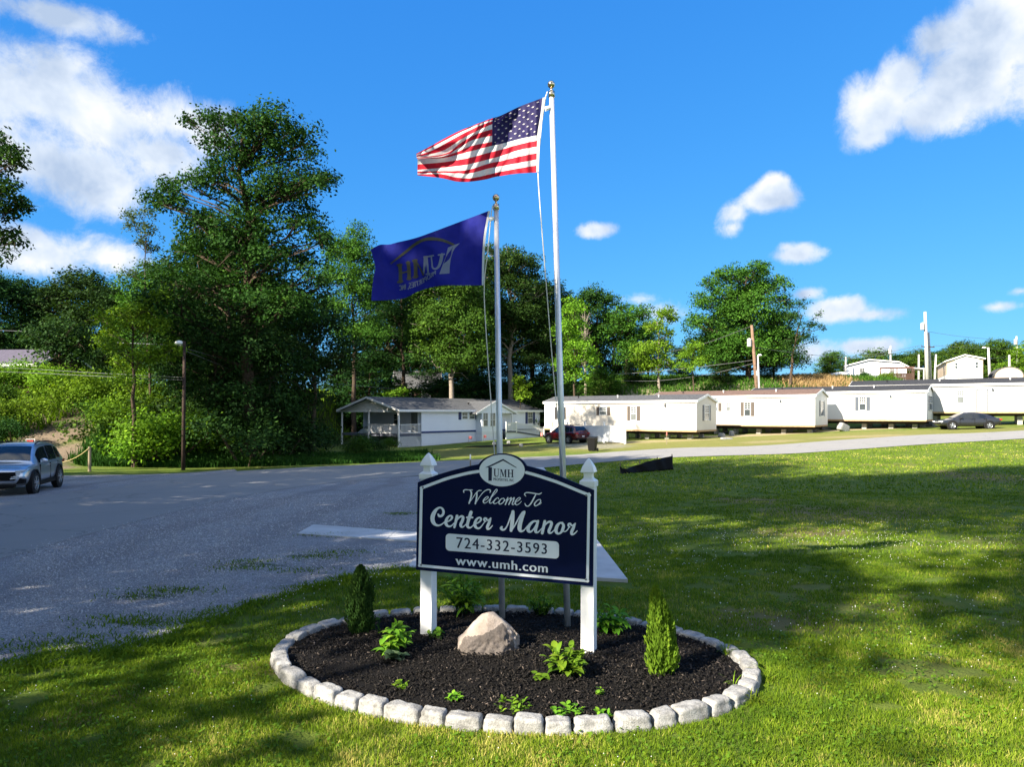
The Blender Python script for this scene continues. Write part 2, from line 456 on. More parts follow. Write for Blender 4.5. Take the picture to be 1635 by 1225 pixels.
def patch(nt, pos, lst, nz, amp=.9, soft=.5):
    q = math_(nt, 'MULTIPLY_ADD', math_(nt, 'SUBTRACT', nz, .5), amp, blobs(nt, pos, lst))
    m = N(nt, 'ShaderNodeMapRange', interpolation_type='SMOOTHSTEP'); nt.links.new(q, m.inputs[0]); m.inputs[1].default_value = 0; m.inputs[2].default_value = soft
    return m.outputs[0]
def gb(px, py, rx, ry):
    p = G(px, py); return (p[0], p[1], rx, ry)
def lawn_material():
    m, nt, b = base('lawn', .95, .1)
    pos = N(nt, 'ShaderNodeNewGeometry').outputs['Position']
    big = noise(nt, pos, .35, 6, .6, .4); mid = noise(nt, pos, 2.2, 6, .65); fine = noise(nt, pos, 28, 5, .7)
    r = ramp(nt, mid.outputs[0], [(.28, (.045, .075, .012)), (.5, (.075, .125, .014)), (.72, (.13, .17, .025))])
    c = mixc(nt, math_(nt, 'MULTIPLY', fine.outputs[0], .55), r.outputs[0], (.16, .18, .04))
    # mown swaths and thin, dry turf
    wv = N(nt, 'ShaderNodeTexWave', wave_type='BANDS', bands_direction='X'); wv.inputs['Scale'].default_value = .55; wv.inputs['Distortion'].default_value = 1.5
    mp = N(nt, 'ShaderNodeMapping'); mp.inputs['Rotation'].default_value = (0, 0, rad(62)); nt.links.new(pos, mp.inputs[0]); nt.links.new(mp.outputs[0], wv.inputs[0])
    c = mixc(nt, math_(nt, 'MULTIPLY', wv.outputs['Fac'], .22), c, (.09, .17, .025))
    dry = ramp(nt, big.outputs[0], [(.52, (0, 0, 0)), (.75, (1, 1, 1))])
    c = mixc(nt, math_(nt, 'MULTIPLY', dry.outputs[0], .6), c, (.22, .17, .07))
    brown = patch(nt, pos, [gb(1330, 820, 2.6, 2.2), gb(1200, 800, 1.5, 1.5), gb(1420, 815, 2, 1.6), gb(1290, 850, 1.5, .9), gb(1560, 760, 2, 3), gb(200, 1110, .5, .35), gb(430, 1065, .35, .3), gb(330, 1075, .35, .25), gb(1230, 990, 1, .6), gb(110, 1150, .4, .3)], mid.outputs[0], .9)
    c = mixc(nt, math_(nt, 'MULTIPLY', brown, .6), c, (.20, .14, .075))
    dirt = mixc(nt, fine.outputs[0], (.13, .095, .065), (.24, .19, .14))
    trail = patch(nt, pos, [gb(85, 695, 3, 4), gb(75, 668, 3.2, 4), gb(60, 650, 3, 4), (-34, 52, 4, 4), (-29, 44, 2.5, 5), (-27, 40, 2.2, 4)], mid.outputs[0], .8)
    c = mixc(nt, trail, c, dirt)
    scrub = patch(nt, pos, [(-45, 62, 30, 16), (-20, 95, 30, 30), (12, 118, 45, 25)], mid.outputs[0], .6)
    c = mixc(nt, math_(nt, 'MULTIPLY', scrub, .8), c, mixc(nt, fine.outputs[0], (.012, .02, .007), (.035, .05, .016)))
    # the trodden grey bank above the trailers, and bare soil under and before them
    bank = patch(nt, pos, [(20, 84, 16, 8), (32, 86, 12, 7), (8, 88, 9, 6)], mid.outputs[0], .7)
    c = mixc(nt, math_(nt, 'MULTIPLY', bank, .75), c, mixc(nt, fine.outputs[0], (.16, .135, .085), (.30, .26, .18)))
    straw = patch(nt, pos, [(38.5, 90, 4, 3.5)], mid.outputs[0], .6)
    c = mixc(nt, straw, c, (.42, .28, .12))
    far = patch(nt, pos, [(70, 100, 45, 26)], mid.outputs[0], .6)
    c = mixc(nt, math_(nt, 'MULTIPLY', far, .7), c, mixc(nt, fine.outputs[0], (.07, .075, .025), (.2, .17, .07)))
    bare = patch(nt, pos, [(11, 61.5, 9, 2.2), (22, 66, 9, 2.4), (32, 67, 9, 2.4), (41, 69, 9, 3), (20, 55, 3, 2), (28, 57, 5, 2)], mid.outputs[0], 1.0)
    c = mixc(nt, math_(nt, 'MULTIPLY', bare, .75), c, mixc(nt, fine.outputs[0], (.26, .2, .12), (.42, .34, .24)))
    dryb = patch(nt, pos, [(22, 57, 34, 9), (-2, 58, 9, 9)], mid.outputs[0], 1.2)
    c = mixc(nt, math_(nt, 'MULTIPLY', dryb, .55), c, mixc(nt, fine.outputs[0], (.16, .15, .045), (.30, .25, .09)))
    drive = patch(nt, pos, [(7, 58, 3.4, 4), (5.2, 64, 2.6, 6)], mid.outputs[0], .7)
    c = mixc(nt, math_(nt, 'MULTIPLY', drive, .6), c, mixc(nt, fine.outputs[0], (.17, .16, .14), (.3, .28, .25)))
    nt.links.new(c, b.inputs['Base Color'])
    bump(nt, b, math_(nt, 'ADD', fine.outputs[0], mid.outputs[0]), .7, .06)
    return m
M['lawn'] = lawn_material()
tag(link('ground', npmesh('ground', VV, gridfaces(len(gy), len(gx))), M['lawn'], smooth=True), kind='structure')

def gravel_material():
    m, nt, b = base('gravel', .95, .15)
    pos = N(nt, 'ShaderNodeNewGeometry').outputs['Position']
    v = N(nt, 'ShaderNodeTexVoronoi'); v.inputs['Scale'].default_value = 52; v.inputs['Randomness'].default_value = 1; nt.links.new(pos, v.inputs['Vector'])
    sxx = N(nt, 'ShaderNodeSeparateColor'); nt.links.new(v.outputs['Color'], sxx.inputs[0])
    st = ramp(nt, sxx.outputs[0], [(0, (.28, .283, .295)), (.5, (.42, .425, .44)), (1, (.54, .545, .555))])
    d = ramp(nt, v.outputs['Distance'], [(.25, (1, 1, 1)), (.75, (.55, .55, .55))])
    c = mixc(nt, 1, st.outputs[0], d.outputs[0], 'MULTIPLY')
    big = noise(nt, pos, .7, 6, .65, .6); mid = noise(nt, pos, 2.6, 5, .65)
    tr = ramp(nt, big.outputs[0], [(.42, (0, 0, 0)), (.68, (1, 1, 1))])
    c = mixc(nt, math_(nt, 'MULTIPLY', tr.outputs[0], .5), c, (.22, .20, .20))
    weeds = patch(nt, pos, [gb(235, 957, .5, .2), gb(290, 945, .45, .18), gb(400, 905, .7, .25), gb(500, 890, .6, .2), gb(215, 997, .5, .16), gb(110, 1035, .45, .16), gb(640, 822, .4, .4)], mid.outputs[0], 1.9)
    wv = N(nt, 'ShaderNodeTexWave', wave_type='BANDS', bands_direction='X'); wv.inputs['Scale'].default_value = .16; wv.inputs['Distortion'].default_value = 3.5; wv.inputs['Detail'].default_value = 3
    nt.links.new(pos, wv.inputs[0])
    rut = ramp(nt, wv.outputs['Fac'], [(.55, (0, 0, 0)), (.9, (1, 1, 1))])
    c = mixc(nt, math_(nt, 'MULTIPLY', rut.outputs[0], .35), c, (.17, .16, .165))
    c = mixc(nt, math_(nt, 'MULTIPLY', weeds, .75), c, (.06, .085, .03))
    nt.links.new(c, b.inputs['Base Color'])
    bump(nt, b, math_(nt, 'SUBTRACT', 1, v.outputs['Distance']), .9, .03)
    return m
M['gravel'] = gravel_material()
def asphalt_material():
    m, nt, b = base('asphalt', .9, .2)
    pos = N(nt, 'ShaderNodeNewGeometry').outputs['Position']
    n = noise(nt, pos, 60, 4, .7); big = noise(nt, pos, .5, 6, .6, .5)
    c = mixc(nt, n.outputs[0], (.17, .168, .163), (.29, .286, .278))
    r = ramp(nt, big.outputs[0], [(.35, (0, 0, 0)), (.7, (1, 1, 1))])
    c = mixc(nt, math_(nt, 'MULTIPLY', r.outputs[0], .4), c, (.29, .275, .255))
    v = N(nt, 'ShaderNodeTexVoronoi', feature='DISTANCE_TO_EDGE'); v.inputs['Scale'].default_value = .28
    w = N(nt, 'ShaderNodeVectorMath', operation='ADD'); nt.links.new(pos, w.inputs[0])
    dn = noise(nt, pos, 1.5, 4); ml = N(nt, 'ShaderNodeVectorMath', operation='SCALE'); nt.links.new(dn.outputs['Color'], ml.inputs[0]); ml.inputs['Scale'].default_value = .9
    nt.links.new(ml.outputs[0], w.inputs[1]); nt.links.new(w.outputs[0], v.inputs['Vector'])
    crack = math_(nt, 'LESS_THAN', v.outputs['Distance'], .006)
    c = mixc(nt, math_(nt, 'MULTIPLY', crack, .35), c, (.06, .06, .062))
    nt.links.new(c, b.inputs['Base Color'])
    bump(nt, b, n.outputs[0], .4, .01)
    return m
M['asphalt'] = asphalt_material()
def loft(name, A, B, m, off, n=150, k=14, thick=0):
    a = catmull(np.array(A)[:, :2], n); b = catmull(np.array(B)[:, :2], n)
    t = np.linspace(0, 1, k)[None, :, None]
    g = a[:, None]*(1-t)+b[:, None]*t
    z = ground(g[..., 0], g[..., 1])+off
    V = np.concatenate([g, z[..., None]], -1)
    fc = gridfaces(n, k)
    d1, d2 = V[1, 0]-V[0, 0], V[0, 1]-V[0, 0]
    if np.cross(d1, d2)[2] > 0: fc = fc[:, ::-1]
    me = npmesh(name, V, fc)
    o = link(name, me, m, smooth=True)
    return tag(o, kind='structure')
far_px = [(0, 804), (100, 789), (250, 769), (374, 754), (457, 749), (560, 744), (672, 738.5), (752, 735), (826, 731.5), (920, 727), (1000, 721), (1085, 716), (1240, 711), (1455, 696), (1635, 688)]
near_px = [(0, 895), (125, 860), (250, 827), (333, 806), (416, 789), (478, 779), (541, 771), (624, 764), (740, 756), (864, 748), (938, 741), (1060, 732), (1240, 726), (1382, 717), (1635, 701)]
far_w = [(-14.4, -12, 0), (-13.9, 6, 0)]+[G(*p) for p in far_px]
near_w = [(-8.6, -12, 0), (-8.3, 4, 0)]+[G(*p) for p in near_px]
e1, e2 = far_w[-1], near_w[-1]
far_w.append((e1[0]+30, e1[1]+4, 0)); near_w.append((e2[0]+30, e2[1]+5, 0))
loft('road', far_w, near_w, M['asphalt'], .027, 300, 14)
gb_px = [(0, 1072), (90, 1056), (166, 1047), (250, 1028), (304, 1012), (345, 987), (478, 945), (561, 925), (640, 913)]
gA = [(-8.4, -12, 0), (-8.15, 4, 0)]+[G(*p) for p in near_px[:8]]+[G(752, 757.5)]
gB = [(-7.4, -12, 0), (-5.3, 4, 0)]+[G(*p) for p in gb_px]+[(-1.5, 10.3, 0)]
gA = [np.array(p)+np.array([-.15, 0, 0]) for p in gA]
GA = catmull(np.array(gA)[:, :2], 160); GB = catmull(np.array(gB)[:, :2], 160)
dAB = GA-GB; dAB /= np.linalg.norm(dAB, axis=1)[:, None]
GB += dAB*(.10*np.sin(np.arange(160)*.55)+.07*np.sin(np.arange(160)*1.3+1))[:, None]
loft('gravel_lot', GA, GB, M['gravel'], .02, 260, 40)
sA = [(-20, 6, 0)]+[G(-300, 790), G(0, 762), G(110, 760), G(250, 758), G(374, 750)]
sB = [(-13.2, 6, 0)]+[G(*p)+np.array([.25, 0, 0]) for p in [(0, 806), (60, 797), (100, 790), (250, 770), (374, 755)]]
loft('gravel_shoulder', sA, sB, M['gravel'], .02, 120, 16)
# the concrete apron behind the sign and the walk that leads into it
def slab(name, quad, joints_along, h=.05):
    q = [np.array(p[:2], float) for p in quad]     # near left, near right, far right, far left
    mb = MB()
    n = len(joints_along)-1
    for i in range(n):
        t0, t1 = joints_along[i]+.0012, joints_along[i+1]-.0012
        c = [q[0]*(1-t0)+q[3]*t0, q[1]*(1-t0)+q[2]*t0, q[1]*(1-t1)+q[2]*t1, q[0]*(1-t1)+q[3]*t1]
        vs = [(p[0], p[1], gz(*p)-.1) for p in c]+[(p[0], p[1], gz(*p)+h) for p in c]
        mb.add(vs, [(0, 3, 2, 1), (4, 5, 6, 7), (0, 1, 5, 4), (1, 2, 6, 5), (2, 3, 7, 6), (3, 0, 4, 7)])
    return tag(mb.build(name, M['concrete'], None, .006), kind='structure')
pad = [G(650, 911), G(1003, 932), G(868, 748), G(790, 751)]
pad[3] = np.array([-1.35, pad[2][1], 0])
slab('concrete_path', pad, [0, .17, .34, .51, .68, .84, 1])
slab('sidewalk', [G(474, 856), G(500, 841.5), (-1.47, 14.25), (-1.47, 13.15)], [0, .34, .68, 1])

# ================================================================ grass, gravel stones (nobody could count these)
BC = np.array([-.05, 6.72]); BA, BB, BT = 2.18, 1.50, rad(-13)
def bed_r(x, y):
    dx, dy = x-BC[0], y-BC[1]
    u = dx*math.cos(BT)+dy*math.sin(BT); v = -dx*math.sin(BT)+dy*math.cos(BT)
    return np.sqrt((u/BA)**2+(v/BB)**2)
def pad_left(y): return np.where(y > 10, -1.5, -1.5)
o_ = np.argsort(GB[:, 1])
def lawn_edge(y): return np.interp(y, GB[o_, 1], GB[o_, 0])
def in_lawn(x, y, slack=0.0):
    e = np.where(y < 10.3, lawn_edge(y), -1.45)
    inpad = (x > -1.6) & (x < 1.62) & (y > 10.3-.28*(x+1.5)) & (y < 31)
    return (x > e-slack) & (bed_r(x, y) > 1.055) & ~inpad & ~((x < -1.4) & (y > 10.3))
def value_noise(x, y, s, seed=0):
    r = np.random.default_rng(seed).random((64, 64))
    u, v = x/s, y/s
    i, j = np.floor(u).astype(int), np.floor(v).astype(int); fu, fv = sm(u-i), sm(v-j)
    g = lambda a, b: r[a % 64, b % 64]
    return (g(i, j)*(1-fu)+g(i+1, j)*fu)*(1-fv)+(g(i, j+1)*(1-fu)+g(i+1, j+1)*fu)*fv
def blades(name, x, y, z, hgt, wid, lean=.5, seed=1, var=None, segs=2):
    r = np.random.default_rng(seed); n = len(x)
    a = r.random(n)*2*np.pi; ln = lean*r.random(n)*hgt
    la = r.random(n)*2*np.pi
    s = np.stack([np.cos(a), np.sin(a), 0*a], 1)*(wid/2)[:, None]
    p0 = np.stack([x, y, z-.004], 1)
    off = np.stack([np.cos(la)*ln, np.sin(la)*ln, 0*ln], 1)
    pm = p0+off*.35+np.stack([0*hgt, 0*hgt, hgt*.6], 1)
    pt = p0+off+np.stack([0*hgt, 0*hgt, hgt], 1)
    V = np.stack([p0-s, p0+s, pm+s*.8, pm-s*.8, pt+s*.12, pt-s*.12], 1)
    b = (np.arange(n)*6)[:, None]
    Fc = np.concatenate([b+np.array([0, 1, 2, 3]), b+np.array([3, 2, 4, 5])], 1).reshape(-1, 4)
    if var is None: var = r.random(n)
    return npmesh(name, V.reshape(-1, 3), Fc, np.repeat(var, 2))
def sample(n, y0, y1, pad_=1.0, seed=0):
    r = np.random.default_rng(seed)
    y = np.sqrt(r.random(n)*(y1**2-y0**2)+y0**2)
    x = (r.random(n)*2-1)*(y*.745+pad_)
    return x, y
xs, ys_ = [], []; hs, ws = [], []
for n, a, b, h0, w0, sd in ((210000, 4.1, 7.2, .034, .0055, 1), (170000, 7.2, 12, .036, .008, 2), (120000, 12, 24, .042, .016, 3), (70000, 24, 48, .055, .04, 4)):
    x, y = sample(n, a, b, 1.2, sd)
    k = in_lawn(x, y, .6*value_noise(x, y, .35, 3)**2) & (y < 48)
    # keep blades off the road at the far side
    x, y = x[k], y[k]
    dn = value_noise(x, y, .5, 5)*.6+value_noise(x, y, .13, 6)*.4
    k = dn > .33
    x, y, dn = x[k], y[k], dn[k]
    r = np.random.default_rng(sd)
    xs.append(x); ys_.append(y); hs.append(h0*(.45+.9*dn+.35*r.random(len(x)))); ws.append(np.full(len(x), w0)*(.7+.6*r.random(len(x))))
x, y, hg, wd = map(np.concatenate, (xs, ys_, hs, ws))
ra = catmull(np.array(near_w)[:, :2], 200); rb = catmull(np.array(far_w)[:, :2], 200)
def near_road_y(x): 
    o = np.argsort(ra[:, 0]); return np.interp(x, ra[o, 0], ra[o, 1])
k = ~((x > -3) & (y > near_road_y(x)-.15)) & ~((x < -1.4) & (y > 10.2))
x, y, hg, wd = x[k], y[k], hg[k], wd[k]
dryv = value_noise(x, y, 1.7, 8)*.4+value_noise(x, y, .5, 19)*.25+value_noise(x, y, .16, 9)*.35
var = np.clip((dryv-.26)*1.55+np.random.default_rng(3).normal(0, .20, len(x)), 0, 1)
tag(link('lawn_grass', blades('lawn_grass', x, y, ground(x, y), hg, wd, .9, 5, var), M['lf_grass']), 'short mown green lawn grass round the flower bed', 'grass', kind='stuff')
# weeds that creep into the gravel
cs = [G(*p) for p in [(225, 955), (255, 945), (300, 945), (400, 900), (380, 910), (540, 885), (500, 893), (474, 914), (215, 993), (190, 998), (250, 1000), (110, 1030), (150, 1022), (60, 1040), (330, 985), (300, 1000), (640, 822), (600, 850), (520, 857)]]
xx, yy = [], []
r = np.random.default_rng(12)
for c in cs:
    n = int(90+110*r.random())
    xx.append(r.normal(c[0], .30, n)); yy.append(r.normal(c[1], .13, n))
gbn = catmull(GB, 3000); i_ = r.integers(0, 3000, 9000)      # the ragged grass edge of the lot
hide = gbn[i_, 1] > 4
xx.append((gbn[i_, 0]+r.normal(.03, .13, 9000)*value_noise(gbn[i_, 0], gbn[i_, 1], .3, 60)*1.8)[hide]); yy.append((gbn[i_, 1]+r.normal(-.02, .10, 9000))[hide])
x, y = np.concatenate(xx), np.concatenate(yy)
tag(link('gravel_weeds', blades('gravel_weeds', x, y, ground(x, y)+.018, .018+.04*r.random(len(x)), .010+.008*r.random(len(x)), 1.8, 6, r.random(len(x))*.5), M['lf_grass']), 'low weeds and grass creeping over the grey gravel', 'weeds', kind='stuff')
# broad clover and plantain leaves, and clover heads
x, y = sample(26000, 4.1, 9, .5, 21)
k = in_lawn(x, y) & (value_noise(x, y, .45, 14)*.6+value_noise(x, y, .12, 15)*.4 > .50)
x, y = x[k], y[k]; n = len(x); r = np.random.default_rng(5)
def flatleaves(name, x, y, z, L, W, tilt, seed, var=None):
    r = np.random.default_rng(seed); n = len(x)
    a = r.random(n)*2*np.pi; t = r.normal(0, tilt, n)
    d = np.stack([np.cos(a)*np.cos(t), np.sin(a)*np.cos(t), np.sin(t)], 1); s = np.stack([-np.sin(a), np.cos(a), r.normal(0, .35, n)], 1)
    c = np.stack([x, y, z], 1)
    V = np.stack([c-d*(L/2)[:, None], c-d*(L*.1)[:, None]+s*(W/2)[:, None], c+d*(L/2)[:, None], c-d*(L*.1)[:, None]-s*(W/2)[:, None]], 1)
    return npmesh(name, V.reshape(-1, 3), np.arange(n*4).reshape(n, 4), r.random(n) if var is None else var)
tag(link('clover_leaves', flatleaves('clover_leaves', x, y, ground(x, y)+.02+.025*r.random(n), .018+.022*r.random(n), .014+.015*r.random(n), .5, 6, .15+.5*r.random(n)), M['lf_plant']), 'broad clover and plantain leaves in the near lawn', 'clover', kind='stuff')
x, y = sample(5200, 4.2, 17, .3, 31)
k = in_lawn(x, y) & (value_noise(x, y, .8, 24) > .5); x, y = x[k], y[k]; n = len(x)
cz = ground(x, y)+.055
q = .0042+.0018*r.random(n); q = q*np.clip(y/6, .9, 1.5)
c = np.stack([x, y, cz], 1)
O6 = np.array([(1, 0, 0), (-1, 0, 0), (0, 1, 0), (0, -1, 0), (0, 0, 1), (0, 0, -1)])
F8 = np.array([(0, 2, 4), (2, 1, 4), (1, 3, 4), (3, 0, 4), (2, 0, 5), (1, 2, 5), (3, 1, 5), (0, 3, 5)])
def octas(name, c, q, jitter, seed, var=None):
    r = np.random.default_rng(seed); n = len(c)
    V = c[:, None]+O6[None]*q[:, None, None]*(1+jitter*(r.random((n, 6, 1))-.5))*(1+jitter*(r.random((n, 1, 3))-.5))
    Fc = (np.arange(n)*6)[:, None, None]+F8[None]
    return npmesh(name, V.reshape(-1, 3), Fc.reshape(-1, 3), None if var is None else np.repeat(var, 8))
tag(link('clover_flowers', octas('clover_flowers', c, q, .3, 3), M['petal']), 'tiny white clover heads dotted over the lawn', 'clover', kind='stuff')
# loose stones on the gravel lot
n = 60000; r = np.random.default_rng(77)
t = r.random(n)**1.0; i = (t*159).astype(int); s = r.random(n)**.75*1.05-.05
x = GA[i, 0]*(1-s)+GB[i, 0]*s+r.normal(0, .12, n); y = GA[i, 1]*(1-s)+GB[i, 1]*s+r.normal(0, .12, n)
k = (y > 3.5) & (y < 24) & (np.abs(x) < y*.75+1) & (x < lawn_edge(y)+.12) & (x < -1.5) & ~((x > -4.2) & (y > 12.9) & (y < 14.8))
x, y = x[k], y[k]
c = np.stack([x, y, ground(x, y)+.021], 1)
def stonemat():
    m, nt, b = base('loose_stone', .95, .15)
    a = N(nt, 'ShaderNodeAttribute', attribute_name='var')
    rr = ramp(nt, a.outputs['Fac'], [(0, (.22, .222, .23)), (.5, (.36, .365, .375)), (1, (.50, .505, .51))])
    nt.links.new(rr.outputs[0], b.inputs['Base Color']); return m
q = (.0045+.0075*r.random(len(x))**2.5)*np.clip(y/8, .85, 1.6)
tag(link('gravel_stones', octas('gravel_stones', c, q, .9, 5, r.random(len(x))), stonemat()), 'loose grey crushed stones lying over the lot', 'gravel', kind='stuff')
# ================================================================ mulch bed
def mulch_z(r): return .03+.07*sm(1-r)
nr, na = 26, 120
rr_ = np.linspace(0, .99, nr); aa = np.linspace(0, 2*np.pi, na, endpoint=False)
RR, AA = np.meshgrid(rr_, aa, indexing='ij')
u, v = RR*BA*np.cos(AA), RR*BB*np.sin(AA)
bx = BC[0]+u*math.cos(BT)-v*math.sin(BT); by = BC[1]+u*math.sin(BT)+v*math.cos(BT)
bzz = ground(bx, by)+mulch_z(RR)+.018*(value_noise(bx, by, .09, 40)-.5)+.03*(value_noise(bx, by, .35, 41)-.5)
idx = np.arange(nr*na).reshape(nr, na)
fc = np.stack([idx[:-1], np.roll(idx, -1, 1)[:-1], np.roll(idx, -1, 1)[1:], idx[1:]], -1).reshape(-1, 4)[:, ::-1]
def mulch_material():
    m, nt, b = base('mulch', .95, .15)
    pos = N(nt, 'ShaderNodeNewGeometry').outputs['Position']
    f = noise(nt, pos, 70, 4, .7); g = noise(nt, pos, 9, 4)
    c = mixc(nt, f.outputs[0], (.003, .0028, .0026), (.014, .012, .011))
    nt.links.new(c, b.inputs['Base Color']); bump(nt, b, math_(nt, 'ADD', f.outputs[0], g.outputs[0]), 1, .04)
    return m
M['mulch'] = mulch_material()
tag(link('mulch', npmesh('mulch', np.stack([bx, by, bzz], -1), fc), M['mulch'], smooth=True), kind='structure')
def bed_z(x, y): return gz(x, y)+float(mulch_z(bed_r(np.array(x), np.array(y))))
# bark chips
n = 15000; r = np.random.default_rng(9)
R0, A0 = np.sqrt(r.random(n))*.97, r.random(n)*2*np.pi
u, v = R0*BA*np.cos(A0), R0*BB*np.sin(A0)
x = BC[0]+u*math.cos(BT)-v*math.sin(BT); y = BC[1]+u*math.sin(BT)+v*math.cos(BT)
z = ground(x, y)+mulch_z(R0)+.008+.012*r.random(n)
L = .012+.035*r.random(n)**2; Wd = .004+.009*r.random(n); Tk = .003+.005*r.random(n)
a = r.random(n)*2*np.pi; t = r.normal(0, .5, n)
d = np.stack([np.cos(a)*np.cos(t), np.sin(a)*np.cos(t), np.sin(t)], 1); s = np.stack([-np.sin(a), np.cos(a), 0*a], 1); up = np.cross(d, s)
c = np.stack([x, y, z], 1)
sg = np.array([(-1, -1, -1), (1, -1, -1), (1, 1, -1), (-1, 1, -1), (-1, -1, 1), (1, -1, 1), (1, 1, 1), (-1, 1, 1)])
V = c[:, None]+sg[None, :, 0:1]*d[:, None]*(L/2)[:, None, None]+sg[None, :, 1:2]*s[:, None]*(Wd/2)[:, None, None]+sg[None, :, 2:3]*up[:, None]*(Tk/2)[:, None, None]
B6 = np.array([(0, 3, 2, 1), (4, 5, 6, 7), (0, 1, 5, 4), (1, 2, 6, 5), (2, 3, 7, 6), (3, 0, 4, 7)])
Fc = ((np.arange(n)*8)[:, None, None]+B6[None]).reshape(-1, 4)
def chipmat():
    m, nt, b = base('bark_chip', .9, .2)
    at = N(nt, 'ShaderNodeAttribute', attribute_name='var')
    rr = ramp(nt, at.outputs['Fac'], [(0, (.003, .0028, .0026)), (.8, (.014, .012, .011)), (.97, (.04, .033, .028)), (1, (.15, .12, .10))])
    nt.links.new(rr.outputs[0], b.inputs['Base Color']); return m
tag(link('bark_chips', npmesh('bark_chips', V.reshape(-1, 3), Fc, np.repeat(r.random(n), 6)), chipmat()), 'black shredded bark chips covering the oval flower bed', 'mulch', kind='stuff')

# ================================================================ stone edging
def stonemat2():
    m, nt, b = base('rough_white_stone', .95, .15)
    tc = N(nt, 'ShaderNodeTexCoord').outputs['Object']; oi = N(nt, 'ShaderNodeObjectInfo')
    ad = N(nt, 'ShaderNodeVectorMath', operation='ADD'); nt.links.new(tc, ad.inputs[0])
    cx = N(nt, 'ShaderNodeCombineXYZ'); nt.links.new(math_(nt, 'MULTIPLY', oi.outputs['Random'], 30), cx.inputs[0]); nt.links.new(cx.outputs[0], ad.inputs[1])
    a = noise(nt, ad.outputs[0], 11, 7, .7); f = noise(nt, ad.outputs[0], 75, 4, .7)
    c = ramp(nt, a.outputs[0], [(.30, (.12, .118, .112)), (.5, (.30, .298, .29)), (.72, (.43, .43, .42))])
    c2 = mixc(nt, math_(nt, 'MULTIPLY', math_(nt, 'GREATER_THAN', f.outputs[0], .57), .6), c.outputs[0], (.16, .16, .16))
    sz = N(nt, 'ShaderNodeSeparateXYZ'); nt.links.new(tc, sz.inputs[0])
    mr = N(nt, 'ShaderNodeMapRange'); nt.links.new(math_(nt, 'MULTIPLY_ADD', a.outputs[0], .05, sz.outputs[2]), mr.inputs[0]); mr.inputs[1].default_value = .0; mr.inputs[2].default_value = .06; mr.inputs[3].default_value = 1; mr.inputs[4].default_value = 0
    c3 = mixc(nt, math_(nt, 'MULTIPLY', mr.outputs[0], .45), c2, (.20, .17, .11))
    nt.links.new(c3, b.inputs['Base Color']); bump(nt, b, math_(nt, 'ADD', a.outputs[0], math_(nt, 'MULTIPLY', f.outputs[0], .4)), .9, .02)
    return m
M['edge'] = stonemat2()
def stone_mesh(L, W, Hh, seed):
    bm = bmesh.new(); bmesh.ops.create_cube(bm, size=1)
    bmesh.ops.subdivide_edges(bm, edges=bm.edges[:], cuts=7, use_grid_fill=True)
    rg = random.Random(seed); o = Vector((rg.random()*50, rg.random()*50, rg.random()*50))
    from mathutils import noise as mn
    tp = .88+.1*rg.random(); sk = rg.uniform(-.12, .12)
    for vv in bm.verts:
        p = vv.co.copy()
        q = Vector([math.copysign(abs(c*2)**1.0, c)/2 for c in p])
        # round the corners, then hammer the faces
        l = (abs(q.x*2)**7+abs(q.y*2)**6+abs(q.z*2)**6)**(1/6.5)
        if l > 0: q = q*(max(abs(q.x), abs(q.y), abs(q.z))*2/l)
        t = tp if q.z > 0 else 1
        w = Vector((q.x*L*(t if q.z > 0 else 1)+sk*q.z*L*.4, q.y*W*(t if q.z > 0 else 1), (q.z+.5)*Hh))
        nz = mn.fractal(w*14+o, .9, 2, 4)
        nv = mn.noise_vector(w*6+o)
        w += q.normalized()*nz*.009+nv*.008
        vv.co = w
    me = bpy.data.meshes.new('edging_stone'); bm.to_mesh(me); bm.free()
    me.polygons.foreach_set('use_smooth', np.ones(len(me.polygons), bool)); me.materials.append(M['edge'])
    return me
# walk round the ring by arc length
tt = np.linspace(0, 2*np.pi, 4000); ex, ey = (BA+.02)*np.cos(tt), (BB+.02)*np.sin(tt)
arc = np.concatenate([[0], np.cumsum(np.hypot(np.diff(ex), np.diff(ey)))]); per = arc[-1]
stones = []; s0 = 0; rg = random.Random(4)
while s0 < per-.12:
    L = rg.uniform(.19, .30); L = min(L, per-s0)
    stones.append((s0+L/2, L)); s0 += L+rg.uniform(.004, .014)
words_ = ['first', 'second', 'third', 'fourth', 'fifth', 'sixth', 'seventh', 'eighth', 'ninth', 'tenth', 'eleventh', 'twelfth', 'thirteenth', 'fourteenth', 'fifteenth', 'sixteenth', 'seventeenth', 'eighteenth', 'nineteenth', 'twentieth', 'twenty-first', 'twenty-second', 'twenty-third', 'twenty-fourth', 'twenty-fifth', 'twenty-sixth', 'twenty-seventh', 'twenty-eighth', 'twenty-ninth', 'thirtieth', 'thirty-first', 'thirty-second', 'thirty-third', 'thirty-fourth', 'thirty-fifth', 'thirty-sixth']
places = []
for sc, L in stones:
    a = np.interp(sc, arc, tt); u, v = (BA+.02)*math.cos(a), (BB+.02)*math.sin(a)
    px_, py_ = BC[0]+u*math.cos(BT)-v*math.sin(BT), BC[1]+u*math.sin(BT)+v*math.cos(BT)
    du, dv = -(BA)*math.sin(a), BB*math.cos(a)
    ang = math.atan2(du*math.sin(BT)+dv*math.cos(BT), du*math.cos(BT)-dv*math.sin(BT))
    places.append((px_, py_, ang, L))
n_st = len(places); front = min(range(n_st), key=lambda i: places[i][1])
